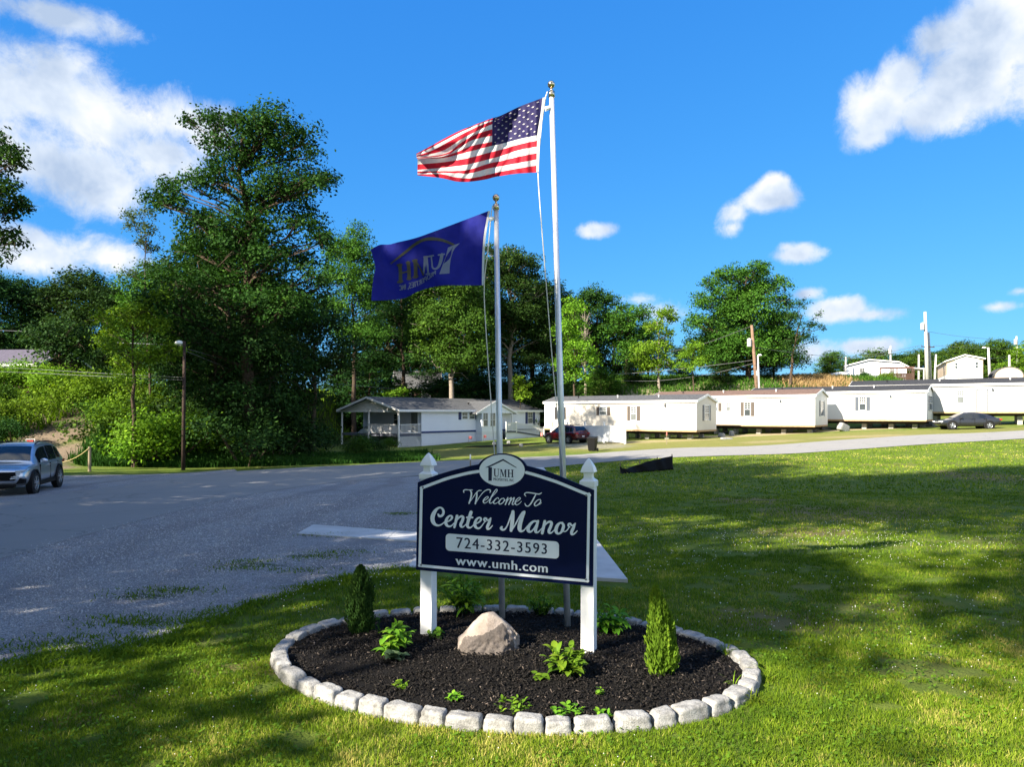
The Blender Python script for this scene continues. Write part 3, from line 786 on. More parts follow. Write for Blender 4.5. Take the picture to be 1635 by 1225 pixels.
for i, (px_, py_, ang, L) in enumerate(places):
    front_ = py_ < 6.6
    hh = rg.uniform(.092, .118) if front_ else rg.uniform(.07, .09)
    me = stone_mesh(L, rg.uniform(.13, .16), hh+.03, i)
    o = bpy.data.objects.new('edging_stone', me); COL.objects.link(o)
    o.location = (px_, py_, gz(px_, py_)-.03); o.rotation_euler = (rg.uniform(-.05, .05), rg.uniform(-.03, .03), ang+rg.uniform(-.05, .05))
    k = (i-front) % n_st
    if k == 0: lab = 'rough white edging stone at the very front of the flower bed'
    elif k <= n_st//2: lab = 'white edging stone, %s counter-clockwise from the one at the bed front' % words_[k-1]
    else: lab = 'white edging stone, %s clockwise from the one at the bed front' % words_[n_st-k-1]
    tag(o, lab, 'edging stone', 'rough white stones edging the flower bed')
p = G(558, 1124)
o = bpy.data.objects.new('stone_chip', stone_mesh(.10, .08, .075, 99)); COL.objects.link(o); o.location = (p[0], p[1], p[2]-.012); o.rotation_euler = (.3, .2, .6)
tag(o, 'small pale chip of stone lying loose on the grass', 'stone')

# boulder
def boulder():
    Y = 6.55
    c = G(779, 1062)
    pts = [(-.30, -.10, -.03), (-.29, .05, .10), (-.25, -.06, .13), (-.20, .02, .20), (-.13, -.02, .30), (-.06, 0, .385), (0.0, -.04, .405), (.05, .02, .40), (.13, -.04, .33), (.20, 0, .26), (.28, -.02, .18), (.30, .06, .12), (.29, .02, -.03),
           (.10, -.22, -.03), (.02, -.19, .06), (.19, -.16, .10), (-.05, -.20, -.03), (-.22, -.18, -.03), (-.20, -.17, .07), (.24, -.14, -.03), (0, .2, -.03), (-.15, .18, .12), (.12, .2, .2), (-.02, .12, .34), (-.02, -.12, .27), (.10, -.12, .22)]
    bm = bmesh.new()
    for q in pts: bm.verts.new(q)
    bmesh.ops.convex_hull(bm, input=bm.verts[:])
    bmesh.ops.delete(bm, geom=[v_ for v_ in bm.verts if not v_.link_faces], context='VERTS')
    for _ in range(5):
        es = [e for e in bm.edges if e.calc_length() > .022]
        if es: bmesh.ops.subdivide_edges(bm, edges=es, cuts=1)
        bmesh.ops.triangulate(bm, faces=[f for f in bm.faces if len(f.verts) > 3])
    for _ in range(2): bmesh.ops.smooth_vert(bm, verts=bm.verts[:], factor=.45, use_axis_x=True, use_axis_y=True, use_axis_z=True)
    from mathutils import noise as mn
    bm.normal_update()
    for vv in bm.verts:
        low = max(0, min(1, (.20-vv.co.z+.45*(vv.co.x+.05)*.6)/.10)) if vv.normal.y < -.25 else 0
        f = mn.fractal(vv.co*9, 1, 2, 5)*.010+low*(mn.fractal(vv.co*22, .8, 2, 4)*.022-.022)
        vv.co += vv.normal*f
    for vv in bm.verts: vv.co.z *= .88
    me = bpy.data.meshes.new('boulder'); bm.to_mesh(me); bm.free()
    m, nt, b = base('boulder_stone', .9, .2)
    tc = N(nt, 'ShaderNodeTexCoord').outputs['Object']
    a = noise(nt, tc, 5, 7, .65, .4); f = noise(nt, tc, 60, 5, .7)
    cc = ramp(nt, a.outputs[0], [(.3, (.19, .155, .13)), (.5, (.28, .24, .215)), (.7, (.34, .31, .29))])
    g = N(nt, 'ShaderNodeSeparateXYZ'); nt.links.new(tc, g.inputs[0])
    # the broken, darker face at the front foot of the stone
    fm = math_(nt, 'ADD', math_(nt, 'MULTIPLY_ADD', g.outputs[0], .32, math_(nt, 'MULTIPLY', g.outputs[2], -1)), math_(nt, 'MULTIPLY_ADD', a.outputs[0], .22, .16))
    fr = math_(nt, 'MULTIPLY', math_(nt, 'GREATER_THAN', fm, .055), math_(nt, 'LESS_THAN', g.outputs[1], -.06))
    c2 = mixc(nt, math_(nt, 'MULTIPLY', fr, .92), cc.outputs[0], mixc(nt, f.outputs[0], (.03, .027, .025), (.14, .12, .11)))
    c3 = mixc(nt, .3, c2, f.outputs[0], 'OVERLAY')
    nt.links.new(c3, b.inputs['Base Color']); bump(nt, b, math_(nt, 'ADD', f.outputs[0], a.outputs[0]), .6, .015)
    o = link('boulder', me, m, smooth=True)
    o.location = (c[0], c[1]+.16, bed_z(c[0], c[1]+.1)-.01)
    return tag(o, 'tan and grey boulder with a broken dark face in front of the sign', 'boulder')
boulder()

# ================================================================ the welcome sign
ST = rad(-19.55)
PL = np.array([(664-CX)/F*7.2, 7.2]); PR = np.array([(946-CX)/F*6.59, 6.59])
ST = math.atan2(PR[1]-PL[1], PR[0]-PL[0])
mid = (PL+PR)/2
sd, sn = np.array([math.cos(ST), math.sin(ST)]), np.array([-math.sin(ST), math.cos(ST)])
def sg_(px, py):
    """photograph -> place on the board's face (along, up)"""
    rx = (px-CX)/F
    Y = sn.dot(mid)/(sn[0]*rx+sn[1])
    p = np.array([rx*Y, Y])-mid
    return np.array([p.dot(sd), H-(py-YH)/F*Y])
def z1(x, y): return sg_(600+x*420/1225, 680+y*420/1225)
sign = thing('welcome_sign', 'navy blue welcome sign on two white posts in the flower bed', 'sign', (mid[0], mid[1], 0), ST)
# board outline
out = [z1(*p) for p in [(187, 672), (195, 264), (235, 247), (290, 228), (345, 211), (400, 197), (445, 186), (478, 180)]]
ov = [z1(588+117*math.cos(t), 209-80*math.sin(t)) for t in np.linspace(rad(163), rad(17), 26)]
out += ov+[z1(*p) for p in [(700, 186), (750, 199), (800, 214), (855, 235), (905, 256), (960, 278), (1015, 301), (1010, 749)]]
mb = MB(); mb.prism([tuple(p) for p in out], 'y', 0.0, .025)
mb.build('board', M['navy'], sign, .0015)
# white edge of the panel, seen at the end grain
OFF = [0]
def ribbon(pts, n=None, closed=False, depth=None, fn=None):
    """pts: (x, y, width) on a zoomed picture; returns verts on the board (local) and faces."""
    p = np.array(pts, float)
    n = n or max(12, len(p)*9)
    q = catmull(p, n)
    d = np.gradient(q[:, :2], axis=0); d /= np.linalg.norm(d, axis=1)[:, None]+1e-9
    nr = np.stack([-d[:, 1], d[:, 0]], 1)
    w = np.maximum(q[:, 2:3], 2)/2
    # round ends
    k = 5
    th = np.linspace(-np.pi/2, np.pi/2, k+2)[1:-1]
    a, b = q[:, :2]-nr*w, q[:, :2]+nr*w
    st = [q[0, :2]-d[0]*w[0]*c_+nr[0]*w[0]*s_ for c_, s_ in zip(np.cos(th), np.sin(th))]
    en = [q[-1, :2]+d[-1]*w[-1]*c_+nr[-1]*w[-1]*s_ for c_, s_ in zip(np.cos(th), np.sin(th))]
    V = []; Fc = []
    for i in range(n):
        V += [a[i], b[i]]
        if i: Fc.append((2*i-2, 2*i-1, 2*i+1, 2*i))
    b0 = len(V); V += st; Fc.append(tuple([0]+[b0+i for i in range(k)]+[1]))
    b1 = len(V); V += en; Fc.append(tuple([2*n-1]+[b1+k-1-i for i in range(k)]+[2*n-2]))
    dep = list(np.repeat(np.linspace(0, 1, n), 2))+[0]*k+[1]*k
    return V, Fc, dep
def script_part(name, strokes, zoom, parent, m, y0=-.002, step=.00035):
    mb = MB()
    for i, s in enumerate(strokes):
        V, Fc, dep = ribbon(s)
        pts = []
        for p, d in zip(V, dep):
            u = zoom(*p); pts.append((u[0], y0-.0004*(i % 3)-d*step, u[1]))
        mb.add(pts, Fc)
    return mb.build(name, m, parent)
def za(x, y): return sg_(680+x/12.246, 770+y/12.246)
def zb(x, y): return sg_(795+x/12.246, 770+y/12.246)
E = [(393, 778, 34), (440, 768, 26), (490, 735, 34), (514, 695, 42), (500, 665, 36), (465, 663, 34), (420, 705, 50), (394, 770, 58), (398, 825, 58), (432, 862, 44), (480, 866, 34), (520, 840, 24), (548, 805, 20)]
center = [
 [(243, 632, 34), (262, 664, 46), (305, 664, 48), (340, 625, 48), (345, 570, 48), (322, 522, 40), (280, 500, 34), (228, 520, 46), (175, 580, 70), (138, 660, 82), (132, 735, 82), (155, 800, 70), (205, 842, 46), (262, 848, 32), (315, 825, 26), (355, 792, 22), (385, 762, 20)],
 E,
 [(612, 664, 56), (590, 760, 54), (560, 884, 46)],
 [(588, 790, 18), (628, 722, 26), (672, 680, 40), (712, 672, 46), (730, 700, 54), (712, 765, 58), (684, 825, 58), (690, 868, 50), (722, 880, 32), (755, 858, 22), (790, 822, 18)],
 [(884, 592, 66), (852, 690, 64), (822, 790, 60), (812, 850, 58), (832, 886, 48), (872, 892, 32), (908, 866, 22), (940, 830, 18)],
 [(806, 694, 40), (915, 694, 34)],
 [(x+566, y+37, w) for x, y, w in E[:-2]]+[(1092, 862, 24), (1128, 812, 20), (1160, 770, 20)],
 [(1172, 772, 24), (1140, 745, 34), (1150, 714, 40), (1182, 716, 40), (1196, 744, 34), (1225, 745, 30), (1270, 706, 26)],
 [(1262, 722, 42), (1238, 800, 58), (1206, 870, 60), (1208, 915, 48), (1240, 916, 32), (1275, 886, 24), (1304, 852, 18)]]
script_part('lettering', center, za, sign, M['letter'])
manor = [
 [(76, 882, 44), (62, 908, 50), (92, 934, 42), (138, 922, 34), (180, 860, 28), (222, 755, 28), (262, 640, 30), (300, 578, 34)],
 [(296, 580, 62), (288, 700, 76), (274, 850, 72), (258, 950, 56)],
 [(262, 958, 26), (320, 870, 26), (375, 770, 26), (430, 670, 30), (485, 600, 42), (520, 582, 44)],
 [(508, 596, 66), (468, 700, 76), (434, 820, 82), (424, 910, 80), (448, 958, 56), (500, 952, 30), (545, 905, 22), (580, 860, 20)],
 [(778, 775, 40), (735, 766, 38), (690, 775, 42), (630, 830, 58), (594, 900, 66), (598, 955, 62), (636, 974, 40), (680, 945, 30), (725, 880, 26), (768, 800, 26)],
 [(786, 764, 46), (762, 850, 58), (738, 930, 62), (746, 978, 52), (785, 982, 32), (820, 952, 22), (860, 905, 18)],
 [(918, 770, 54), (896, 870, 58), (868, 1000, 56)],
 [(892, 900, 18), (936, 830, 26), (985, 785, 40), (1030, 780, 48), (1050, 810, 54), (1030, 880, 58), (1000, 950, 58), (1006, 990, 50), (1042, 995, 32), (1080, 965, 22), (1115, 925, 18)],
 [(1262, 800, 42), (1215, 802, 38), (1165, 850, 60), (1136, 930, 68), (1150, 990, 56), (1192, 1010, 38), (1240, 980, 46), (1274, 910, 62), (1284, 845, 52), (1256, 798, 40)],
 [(1268, 962, 22), (1318, 968, 22), (1360, 935, 22), (1396, 880, 22)],
 [(1405, 880, 26), (1378, 855, 34), (1386, 822, 40), (1418, 818, 40), (1434, 844, 34), (1465, 848, 30), (1515, 810, 26)],
 [(1502, 828, 42), (1476, 900, 58), (1444, 970, 60), (1444, 1018, 48), (1478, 1022, 32), (1520, 990, 24), (1552, 955, 18)]]
script_part('lettering', manor, zb, sign, M['letter'])
welcome = [
 [(745, 206, 16), (740, 170, 22), (775, 150, 20), (840, 154, 16), (912, 156, 18)],
 [(866, 160, 24), (892, 215, 32), (880, 310, 30), (846, 416, 28)],
 [(850, 412, 12), (915, 315, 14), (985, 212, 16), (1040, 168, 18), (1088, 166, 14)],
 [(1000, 205, 24), (994, 300, 32), (968, 424, 28)],
 [(972, 420, 12), (1050, 292, 14), (1130, 195, 16), (1200, 152, 20), (1250, 152, 22), (1266, 178, 20), (1254, 206, 14)],
 [(1132, 368, 12), (1185, 340, 15), (1222, 302, 19), (1202, 284, 15), (1152, 322, 22), (1124, 376, 27), (1146, 412, 18), (1195, 392, 13), (1250, 332, 12)],
 [(1246, 338, 12), (1335, 245, 14), (1394, 168, 19), (1378, 142, 15), (1338, 190, 20), (1278, 300, 26), (1246, 390, 26), (1272, 416, 16), (1330, 372, 12)],
 [(1424, 332, 16), (1412, 306, 14), (1368, 332, 21), (1324, 390, 27), (1344, 424, 19), (1398, 404, 13), (1440, 362, 12)],
 [(1522, 318, 16), (1470, 335, 20), (1430, 395, 26), (1450, 432, 20), (1508, 402, 19), (1538, 345, 18), (1520, 316, 15)]]
script_part('lettering', welcome, za, sign, M['letter'])
ometo = [
 [(128, 372, 11), (158, 352, 11), (190, 312, 13)],
 [(196, 306, 24), (176, 370, 26), (146, 442, 22)],
 [(152, 432, 11), (206, 345, 13), (258, 304, 19)],
 [(264, 308, 24), (244, 372, 26), (214, 442, 22)],
 [(220, 432, 11), (272, 345, 13), (318, 304, 20)],
 [(322, 310, 24), (302, 370, 26), (282, 424, 22), (298, 444, 16), (340, 410, 12)],
 [(342, 400, 12), (404, 360, 15), (440, 322, 18), (416, 304, 15), (366, 346, 22), (338, 408, 27), (368, 448, 18), (425, 418, 13), (462, 378, 11)],
 [(548, 278, 14), (522, 242, 20), (545, 212, 20), (600, 206, 20), (700, 220, 22), (800, 236, 22), (854, 214, 16)],
 [(746, 236, 16), (704, 318, 28), (650, 415, 28), (596, 470, 22), (552, 462, 22), (530, 422, 18)],
 [(826, 340, 16), (776, 356, 20), (718, 424, 26), (732, 466, 20), (792, 440, 20), (838, 378, 20), (824, 338, 15)],
 [(806, 440, 11), (832, 428, 11), (852, 402, 11)]]
script_part('lettering', ometo, zb, sign, M['letter'])
# white border lines
border = [[(478, 213, 14), (430, 221, 14), (380, 233, 14), (330, 247, 14), (272, 268, 14), (212, 291, 14)], [(213, 288, 13), (205, 652, 13)], [(203, 652, 13), (988, 724, 13)], [(986, 725, 13), (993, 318, 13)], [(996, 324, 14), (945, 304, 14), (895, 283, 14), (845, 263, 14), (795, 246, 14), (745, 230, 14), (701, 218, 14)]]
script_part('border_line', border, z1, sign, M['letter'], -.0012, .0001)
# phone plate
def rounded(x0, y0, x1, y1, r, sl0):
    pts = []
    for cx, cy, a in ((x1-r, y0+r, -90), (x1-r, y1-r, 0), (x0+r, y1-r, 90), (x0+r, y0+r, 180)):
        for t in np.linspace(a, a+90, 7):
            x = cx+r*math.cos(rad(t)); y = cy+r*math.sin(rad(t))
            pts.append((x, y+sl0*(x-x0)))
    return pts
mb = MB(); mb.prism([tuple(z1(*p)) for p in rounded(326, 502, 853, 582, 18, .0735)], 'y', -.002, .001); plate = mb.build('phone_plate', M['letter'], sign)
def fontmesh(txt, spacing=1.0):
    cu = bpy.data.curves.new('lettering', 'FONT'); cu.body = txt; cu.space_character = spacing; cu.resolution_u = 4; cu.fill_mode = 'FRONT'
    o = bpy.data.objects.new('lettering', cu); COL.objects.link(o)
    bpy.context.view_layer.update()
    me = bpy.data.meshes.new_from_object(o.evaluated_get(bpy.context.evaluated_depsgraph_get()))
    bpy.data.objects.remove(o)
    v = np.array([p.co[:] for p in me.vertices]); fs = [tuple(f.vertices) for f in me.polygons]
    bpy.data.meshes.remove(me)
    v = v[:, :2]; lo, hi = v.min(0), v.max(0)
    return (v-lo)/(hi-lo), fs, (hi-lo)
def text_part(name, txt, quad, zoom, parent, m, y, spacing=1.0, bold=0):
    """quad: top-left, top-right, bottom-right, bottom-left of the lettering on a zoomed picture."""
    v, fs, _ = fontmesh(txt, spacing)
    tl, tr, br, bl = [np.array(q, float) for q in quad]
    mb = MB()
    for k in range(1+2*(bold > 0)):
        pts = []
        for s, t in v:
            p = (bl*(1-s)+br*s)*(1-t)+(tl*(1-s)+tr*s)*t+np.array([(k-1)*bold if k or bold else 0, 0])
            u = zoom(*p); pts.append((u[0], y-.0003*k, u[1]))
        mb.add(pts, fs)
    return mb.build(name, m, parent)
text_part('lettering', '724-332-3593', [(377, 519), (797, 550), (797, 599), (377, 570)], z1, plate, M['navyink'], -.0032, 1.18, 1.0)
text_part('lettering', 'www.umh.com', [(373, 606), (800, 643), (800, 686), (373, 648)], z1, sign, M['letter'], -.0022, 1.1, 1.6)
# logo oval
lo_ = [tuple(z1(588+106*math.cos(t), 209-74*math.sin(t))) for t in np.linspace(0, 2*math.pi, 60, endpoint=False)]
mb = MB(); mb.prism(lo_, 'y', -.002, .001); oval = mb.build('logo_oval', M['letter'], sign)
def zc(x, y): return sg_(740+x/12.577, 715+y/12.577)
mb = MB()
def poly(zoom, pts, y=-.0035): 
    mb.add([(zoom(*p)[0], y, zoom(*p)[1]) for p in pts], [tuple(range(len(pts)))])
poly(zc, [(435, 403), (800, 228), (800, 262), (560, 375), (520, 396)])
poly(zc, [(800, 228), (1078, 403), (1050, 403), (800, 262)])
poly(zc, [(503, 395), (577, 395), (572, 667), (503, 667)], -.0039)
mb.build('logo_mark', M['navyink'], oval)
def serif_letters(zoom, parent, m, y, boxes, flip=False, y0=None):
    """U, M and H with slab serifs, in (x0, x1, top, bottom) boxes of a zoomed picture."""
    mb = MB()
    for ch, x0, x1, t0, b0, sl in boxes:
        w = x1-x0; h = b0-t0
        def q(pts, k):
            mb.add([(zoom(*(x0+w*(1-a if flip else a), t0+h*b+sl*w*(1-a if flip else a)))[0], y-.0003*k, zoom(*(x0+w*(1-a if flip else a), t0+h*b+sl*w*(1-a if flip else a)))[1]) for a, b in pts], [tuple(range(len(pts)))])
        if ch == 'U':
            q([(.0, 0), (.42, 0), (.42, .06), (.0, .06)], 0); q([(.66, 0), (1, 0), (1, .06), (.66, .06)], 0)
            q([(.12, .03), (.32, .03), (.32, .7), (.12, .7)], 1); q([(.8, .03), (.88, .03), (.88, .7), (.8, .7)], 1)
            q([(.12, .7), (.32, .7), (.36, .85), (.5, .93), (.66, .9), (.77, .82), (.8, .7), (.88, .7), (.84, .86), (.7, .97), (.5, 1), (.28, .97), (.16, .86)], 2)
        if ch == 'M':
            for a in (0, .68): q([(a, 0), (a+.3, 0), (a+.3, .05), (a, .05)], 0)
            q([(0, .95), (.24, .95), (.24, 1), (0, 1)], 0); q([(.66, .95), (1, .95), (1, 1), (.66, 1)], 0)
            q([(.1, .03), (.15, .03), (.15, .97), (.1, .97)], 1); q([(.74, .03), (.92, .03), (.92, .97), (.74, .97)], 1)
            q([(.1, .0), (.3, .0), (.56, .82), (.47, 1)], 2); q([(.74, 0), (.82, .0), (.51, .98), (.47, .9)], 3)
        if ch == 'H':
            for a in (0, .58):
                q([(a, 0), (a+.42, 0), (a+.42, .06), (a, .06)], 0); q([(a, .94), (a+.42, .94), (a+.42, 1), (a, 1)], 0)
                q([(a+.11, .03), (a+.31, .03), (a+.31, .97), (a+.11, .97)], 1)
            q([(.3, .45), (.7, .45), (.7, .52), (.3, .52)], 2)
    return mb.build('lettering', m, parent)
serif_letters(zc, oval, M['navyink'], -.0034, [('U', 605, 722, 425, 585, .03), ('M', 732, 872, 435, 592, .03), ('H', 884, 1012, 440, 596, .03)])
text_part('lettering', 'PROPERTIES, INC', [(606, 607), (1015, 634), (1015, 690), (606, 668)], zc, oval, M['navyink'], -.0035, 1.05, 1.3)
for q in ((220, 288), (212, 648), (979, 716), (981, 325)):
    u = z1(*q); mb = MB(); mb.lathe([(.011, 0), (.011, -.003), (.008, -.007), (.003, -.008)], 10, (u[0], -.002, u[1]), axis='y'); mb.build('bolt', M['bolt'], sign)
# posts
hw = .0635
def post(px_mid, px_base, base_py, tip_py):
    u = sg_(px_mid, 950)[0]
    zt = sg_(px_mid, tip_py)[1]
    b = u
    cap = zt-.205
    mb = MB(); mb.box(b-hw, b+hw, .026, .026+2*hw, -.1, cap)
    po = mb.build('post', M['white'], sign, .006)
    mb = MB()
    prof = [(hw+.001, cap-.06), (hw+.010, cap-.058), (hw+.010, cap-.006), (hw*.80, cap+.012), (hw*.66, cap+.022), (hw*.62, cap+.05), (hw*.66, cap+.068), (hw+.002, cap+.075), (hw+.002, cap+.083), (hw*.93, cap+.105), (hw*.76, cap+.135), (hw*.5, cap+.165), (hw*.24, cap+.192), (.003, cap+.205)]
    vs = []; fs = []
    for r_, z_ in prof: vs += [(b-r_, .026+hw-r_, z_), (b+r_, .026+hw-r_, z_), (b+r_, .026+hw+r_, z_), (b-r_, .026+hw+r_, z_)]
    for i in range(len(prof)-1):
        for k in range(4): fs.append((i*4+k, i*4+(k+1) % 4, i*4+4+(k+1) % 4, i*4+4+k))
    fs += [(3, 2, 1, 0), tuple(range(len(vs)-4, len(vs)))]
    mb.add(vs, fs); mb.build('finial', M['white'], po, .003)
post(678, 677, 1015, 724)
post(936.5, 937, 1058, 733)

# ================================================================ flagpoles and flags
def flagpole(base_px, top_px, Y, label, rope_px, rtop):
    b = P(*base_px, Y); t = P(*top_px, Y); b[2] = bed_z(b[0], b[1])-.15
    o = thing('flagpole', label, 'flagpole', b, 0, 'white metal flagpoles behind the sign')
    t = t-b; top = Vector(t)
    d = top.normalized()
    mb = MB(); mb.tube([(0, 0, 0), top*.45, top*.97], [.034, .033, .027], 16); mb.build('pole', M['pole'], o, smooth=True)
    mb = MB(); mb.tube([top*.97, top*.97+d*.06], [.034, .034], 16); mb.tube([top*.97+d*.06, top*.97+d*.10], [.012, .012], 10); mb.build('collar', M['gold'], o, smooth=True)
    mb = MB(); c = top*.97+d*.135; mb.lathe([(.006, -.04), (.022, -.034), (.036, -.018), (.041, 0), (.036, .018), (.022, .034), (.004, .041)], 18, tuple(c)); mb.build('finial_ball', M['gold'], o, smooth=True)
    mb = MB(); mb.tube([top*.95+Vector((-.03, -.02, 0)), top*.95+Vector((-.075, -.03, -.02))], [.02, .024], 10); mb.build('pulley', M['white'], o)
    pts = [Vector(P(*q, Y-.03)-b) for q in rope_px]
    mb = MB(); mb.tube([Vector(v_) for v_ in catmull([tuple(v_) for v_ in pts], 30)], .0055, 6); mb.build('halyard', M['rope'], o)
    return o
flagpole((802, 998), (792, 314), 7.85, 'shorter white flagpole with ball top, flying the blue flag', [(787, 328), (784, 345), (779, 400), (773, 460), (778, 560), (788, 700), (797, 860)], 0)
flagpole((907, 1010), (880, 128), 7.55, 'taller white flagpole with ball top, flying the striped flag', [(874, 146), (868, 168), (862, 230), (859, 278), (871, 440), (884, 600), (900, 760), (905, 860)], 0)

# striped flag: seams traced row by row, hoist to fly
Z6 = 6.288
rows = [
 [(1425, 225), (1200, 310), (1000, 405), (920, 430), (760, 490), (560, 572), (310, 705), (155, 788)],
 [(1420, 262), (1200, 350), (1000, 428), (914, 448), (760, 500), (560, 592), (310, 725), (155, 797)],
 [(1415, 310), (1200, 395), (1000, 450), (913, 462), (770, 515), (570, 614), (340, 742), (157, 808)],
 [(1408, 362), (1200, 440), (1000, 482), (912, 493), (770, 556), (600, 645), (420, 757), (158, 820)],
 [(1400, 420), (1200, 490), (1000, 530), (911, 543), (740, 598), (600, 680), (450, 785), (160, 828)],
 [(1390, 480), (1200, 540), (1000, 590), (910, 607), (720, 650), (590, 725), (430, 805), (162, 834)],
 [(1380, 540), (1200, 590), (1000, 650), (908, 668), (700, 712), (550, 775), (410, 818), (165, 838)],
 [(1372, 600), (1200, 637), (1000, 690), (905, 710), (690, 765), (560, 800), (420, 830), (168, 842)],
 [(1370, 655), (1200, 690), (1000, 748), (900, 772), (690, 828), (560, 852), (400, 876), (168, 895)],
 [(1368, 715), (1180, 752), (1000, 812), (900, 838), (690, 892), (560, 912), (400, 930), (167, 950)],
 [(1366, 780), (1170, 820), (1000, 862), (890, 884), (690, 946), (560, 960), (400, 962), (167, 966)],
 [(1365, 845), (1160, 884), (990, 915), (880, 936), (690, 985), (560, 984), (400, 978), (167, 984)],
 [(1363, 905), (1150, 940), (980, 972), (870, 1000), (690, 1034), (540, 1022), (400, 992), (167, 995)],
 [(1362, 975), (1150, 988), (960, 1018), (850, 1046), (690, 1068), (560, 1066), (400, 1030), (167, 1004)]]
rows = np.array(rows, float)
ku = np.array([0, .16, .32, .4, .58, .72, .85, 1.0])
def resample_u(row, us):
    i = np.interp(us, ku, np.arange(8)); q = np.vstack([2*row[0]-row[1], row, 2*row[-1]-row[-2]])
    j = np.minimum(i.astype(int), 6); t = (i-j)[:, None]
    a, b, c, d = q[j], q[j+1], q[j+2], q[j+3]
    return .5*((2*b)+(-a+c)*t+(2*a-5*b+4*c-d)*t**2+(-a+3*b-3*c+d)*t**3)
NU = 97
us = np.linspace(0, 1, NU)
flag_rows = np.stack([resample_u(rw, us) for rw in rows])           # 14, NU, 2
SUB = 5
vs_ = np.linspace(0, 13, 13*SUB+1)
grid = np.stack([np.stack([np.interp(vs_, np.arange(14), flag_rows[:, k, c]) for k in range(NU)], 1) for c in (0, 1)], -1)
def flag_depth(u, v):
    """u 0..1 hoist to fly, v 0..13 stripes down: distance from the camera"""
    fold = .22*sm((u-.4)/.5)*sm((7-v)/5)          # the upper fly corner leans over towards the sun
    wav = (.10*np.sin(u*8.5-v*.12+.6)+.030*np.sin(u*21+v*.55)+.012*np.sin(u*55-v*1.1))*sm(u/.3)
    return 7.52+.10*u-fold+wav+.016*np.sin(u*75+v*.45)*sm(1-u/.35)+.05*sm(u/.2)*sm(1-(u-.2)/.4)*np.sin(v*.35+u*4)
uu, vv = np.meshgrid(us, vs_)
D = flag_depth(uu, vv)
gx_, gy_ = 640+grid[..., 0]/Z6, 120+grid[..., 1]/Z6
FV = np.stack([(gx_-CX)/F*D, D, H-(gy_-YH)/F*D], -1)
def cloth(name, c, tr=.35):
    m, nt, b = base(name, .7, .25)
    tc = N(nt, 'ShaderNodeNewGeometry').outputs['Position']
    n = noise(nt, tc, 14, 4); r = ramp(nt, n.outputs[0], [(.3, tuple(v_*.85 for v_ in c)), (.7, c)])
    nt.links.new(r.outputs[0], b.inputs['Base Color'])
    t = N(nt, 'ShaderNodeBsdfTranslucent'); nt.links.new(r.outputs[0], t.inputs[0])
    mx = N(nt, 'ShaderNodeMixShader'); mx.inputs[0].default_value = tr
    nt.links.new(b.outputs[0], mx.inputs[1]); nt.links.new(t.outputs[0], mx.inputs[2]); nt.links.new(mx.outputs[0], nt.nodes['Material Output'].inputs[0])
    n2 = noise(nt, tc, 40, 3); bump(nt, b, n2.outputs[0], .15, .01)
    return m
M['fl_red'] = cloth('red_cloth', (.55, .012, .035)); M['fl_white'] = cloth('white_cloth', (.80, .79, .78)); M['fl_blue'] = cloth('dark_blue_cloth', (.018, .014, .085), .25); M['fl_royal'] = cloth('royal_blue_cloth', (.014, .020, .29), .35)
fl = thing('flag', 'red and white striped flag with stars waving from the taller pole', 'flag', FV[0, 0])
fc = gridfaces(len(vs_), NU)
me = npmesh('fly', FV-FV[0, 0], fc)
for k in ('fl_red', 'fl_white', 'fl_blue'): me.materials.append(M[k])
r_i = np.arange(len(fc))//(NU-1); c_i = np.arange(len(fc)) % (NU-1)
mi = ((r_i//SUB) % 2).astype(np.int32)
canton = (r_i < 7*SUB) & (us[c_i+1] <= .402)
mi[canton] = 2
me.polygons.foreach_set('material_index', mi); me.polygons.foreach_set('use_smooth', np.ones(len(fc), bool))
o = bpy.data.objects.new('striped_cloth', me); COL.objects.link(o); o.parent = fl
def flag_point(u, v, push):
    gp = np.array([np.interp(v, np.arange(14), [np.interp(u, us, flag_rows[k, :, c]) for k in range(14)]) for c in (0, 1)])
    d = float(flag_depth(np.array(u), np.array(v)))-push
    return P(640+gp[0]/Z6, 120+gp[1]/Z6, d)
st = MB()
for rrow in range(9):
    for cc in range(6 if rrow % 2 == 0 else 5):
        u0 = (.4/12)*(1+2*cc+(rrow % 2)); v0 = 7*(rrow+1)/10
        pts = []
        for k in range(10):
            rr2 = (.0125 if k % 2 == 0 else .005); an = math.pi/2+k*math.pi/5
            pts.append(flag_point(u0+rr2*math.cos(an)*1.05, v0-rr2*13*1.75*math.sin(an)*.62, .006)-FV[0, 0])
        ctr = flag_point(u0, v0, .006)-FV[0, 0]
        st.add([ctr]+pts, [(0, 1+k, 1+(k+1) % 10) for k in range(10)])
st.build('star_print', M['fl_white'], fl)
hd = MB()
hv = []
for v_ in np.linspace(0, 13, 14):
    a = flag_point(0, v_, 0)-FV[0, 0]; hv += [a+np.array([-.002, -.004, 0]), a+np.array([.036-.012*v_/13, -.004, .004])]
hd.add(hv, [(2*i, 2*i+1, 2*i+3, 2*i+2) for i in range(13)]); hd.build('hoist_band', M['fl_white'], fl)

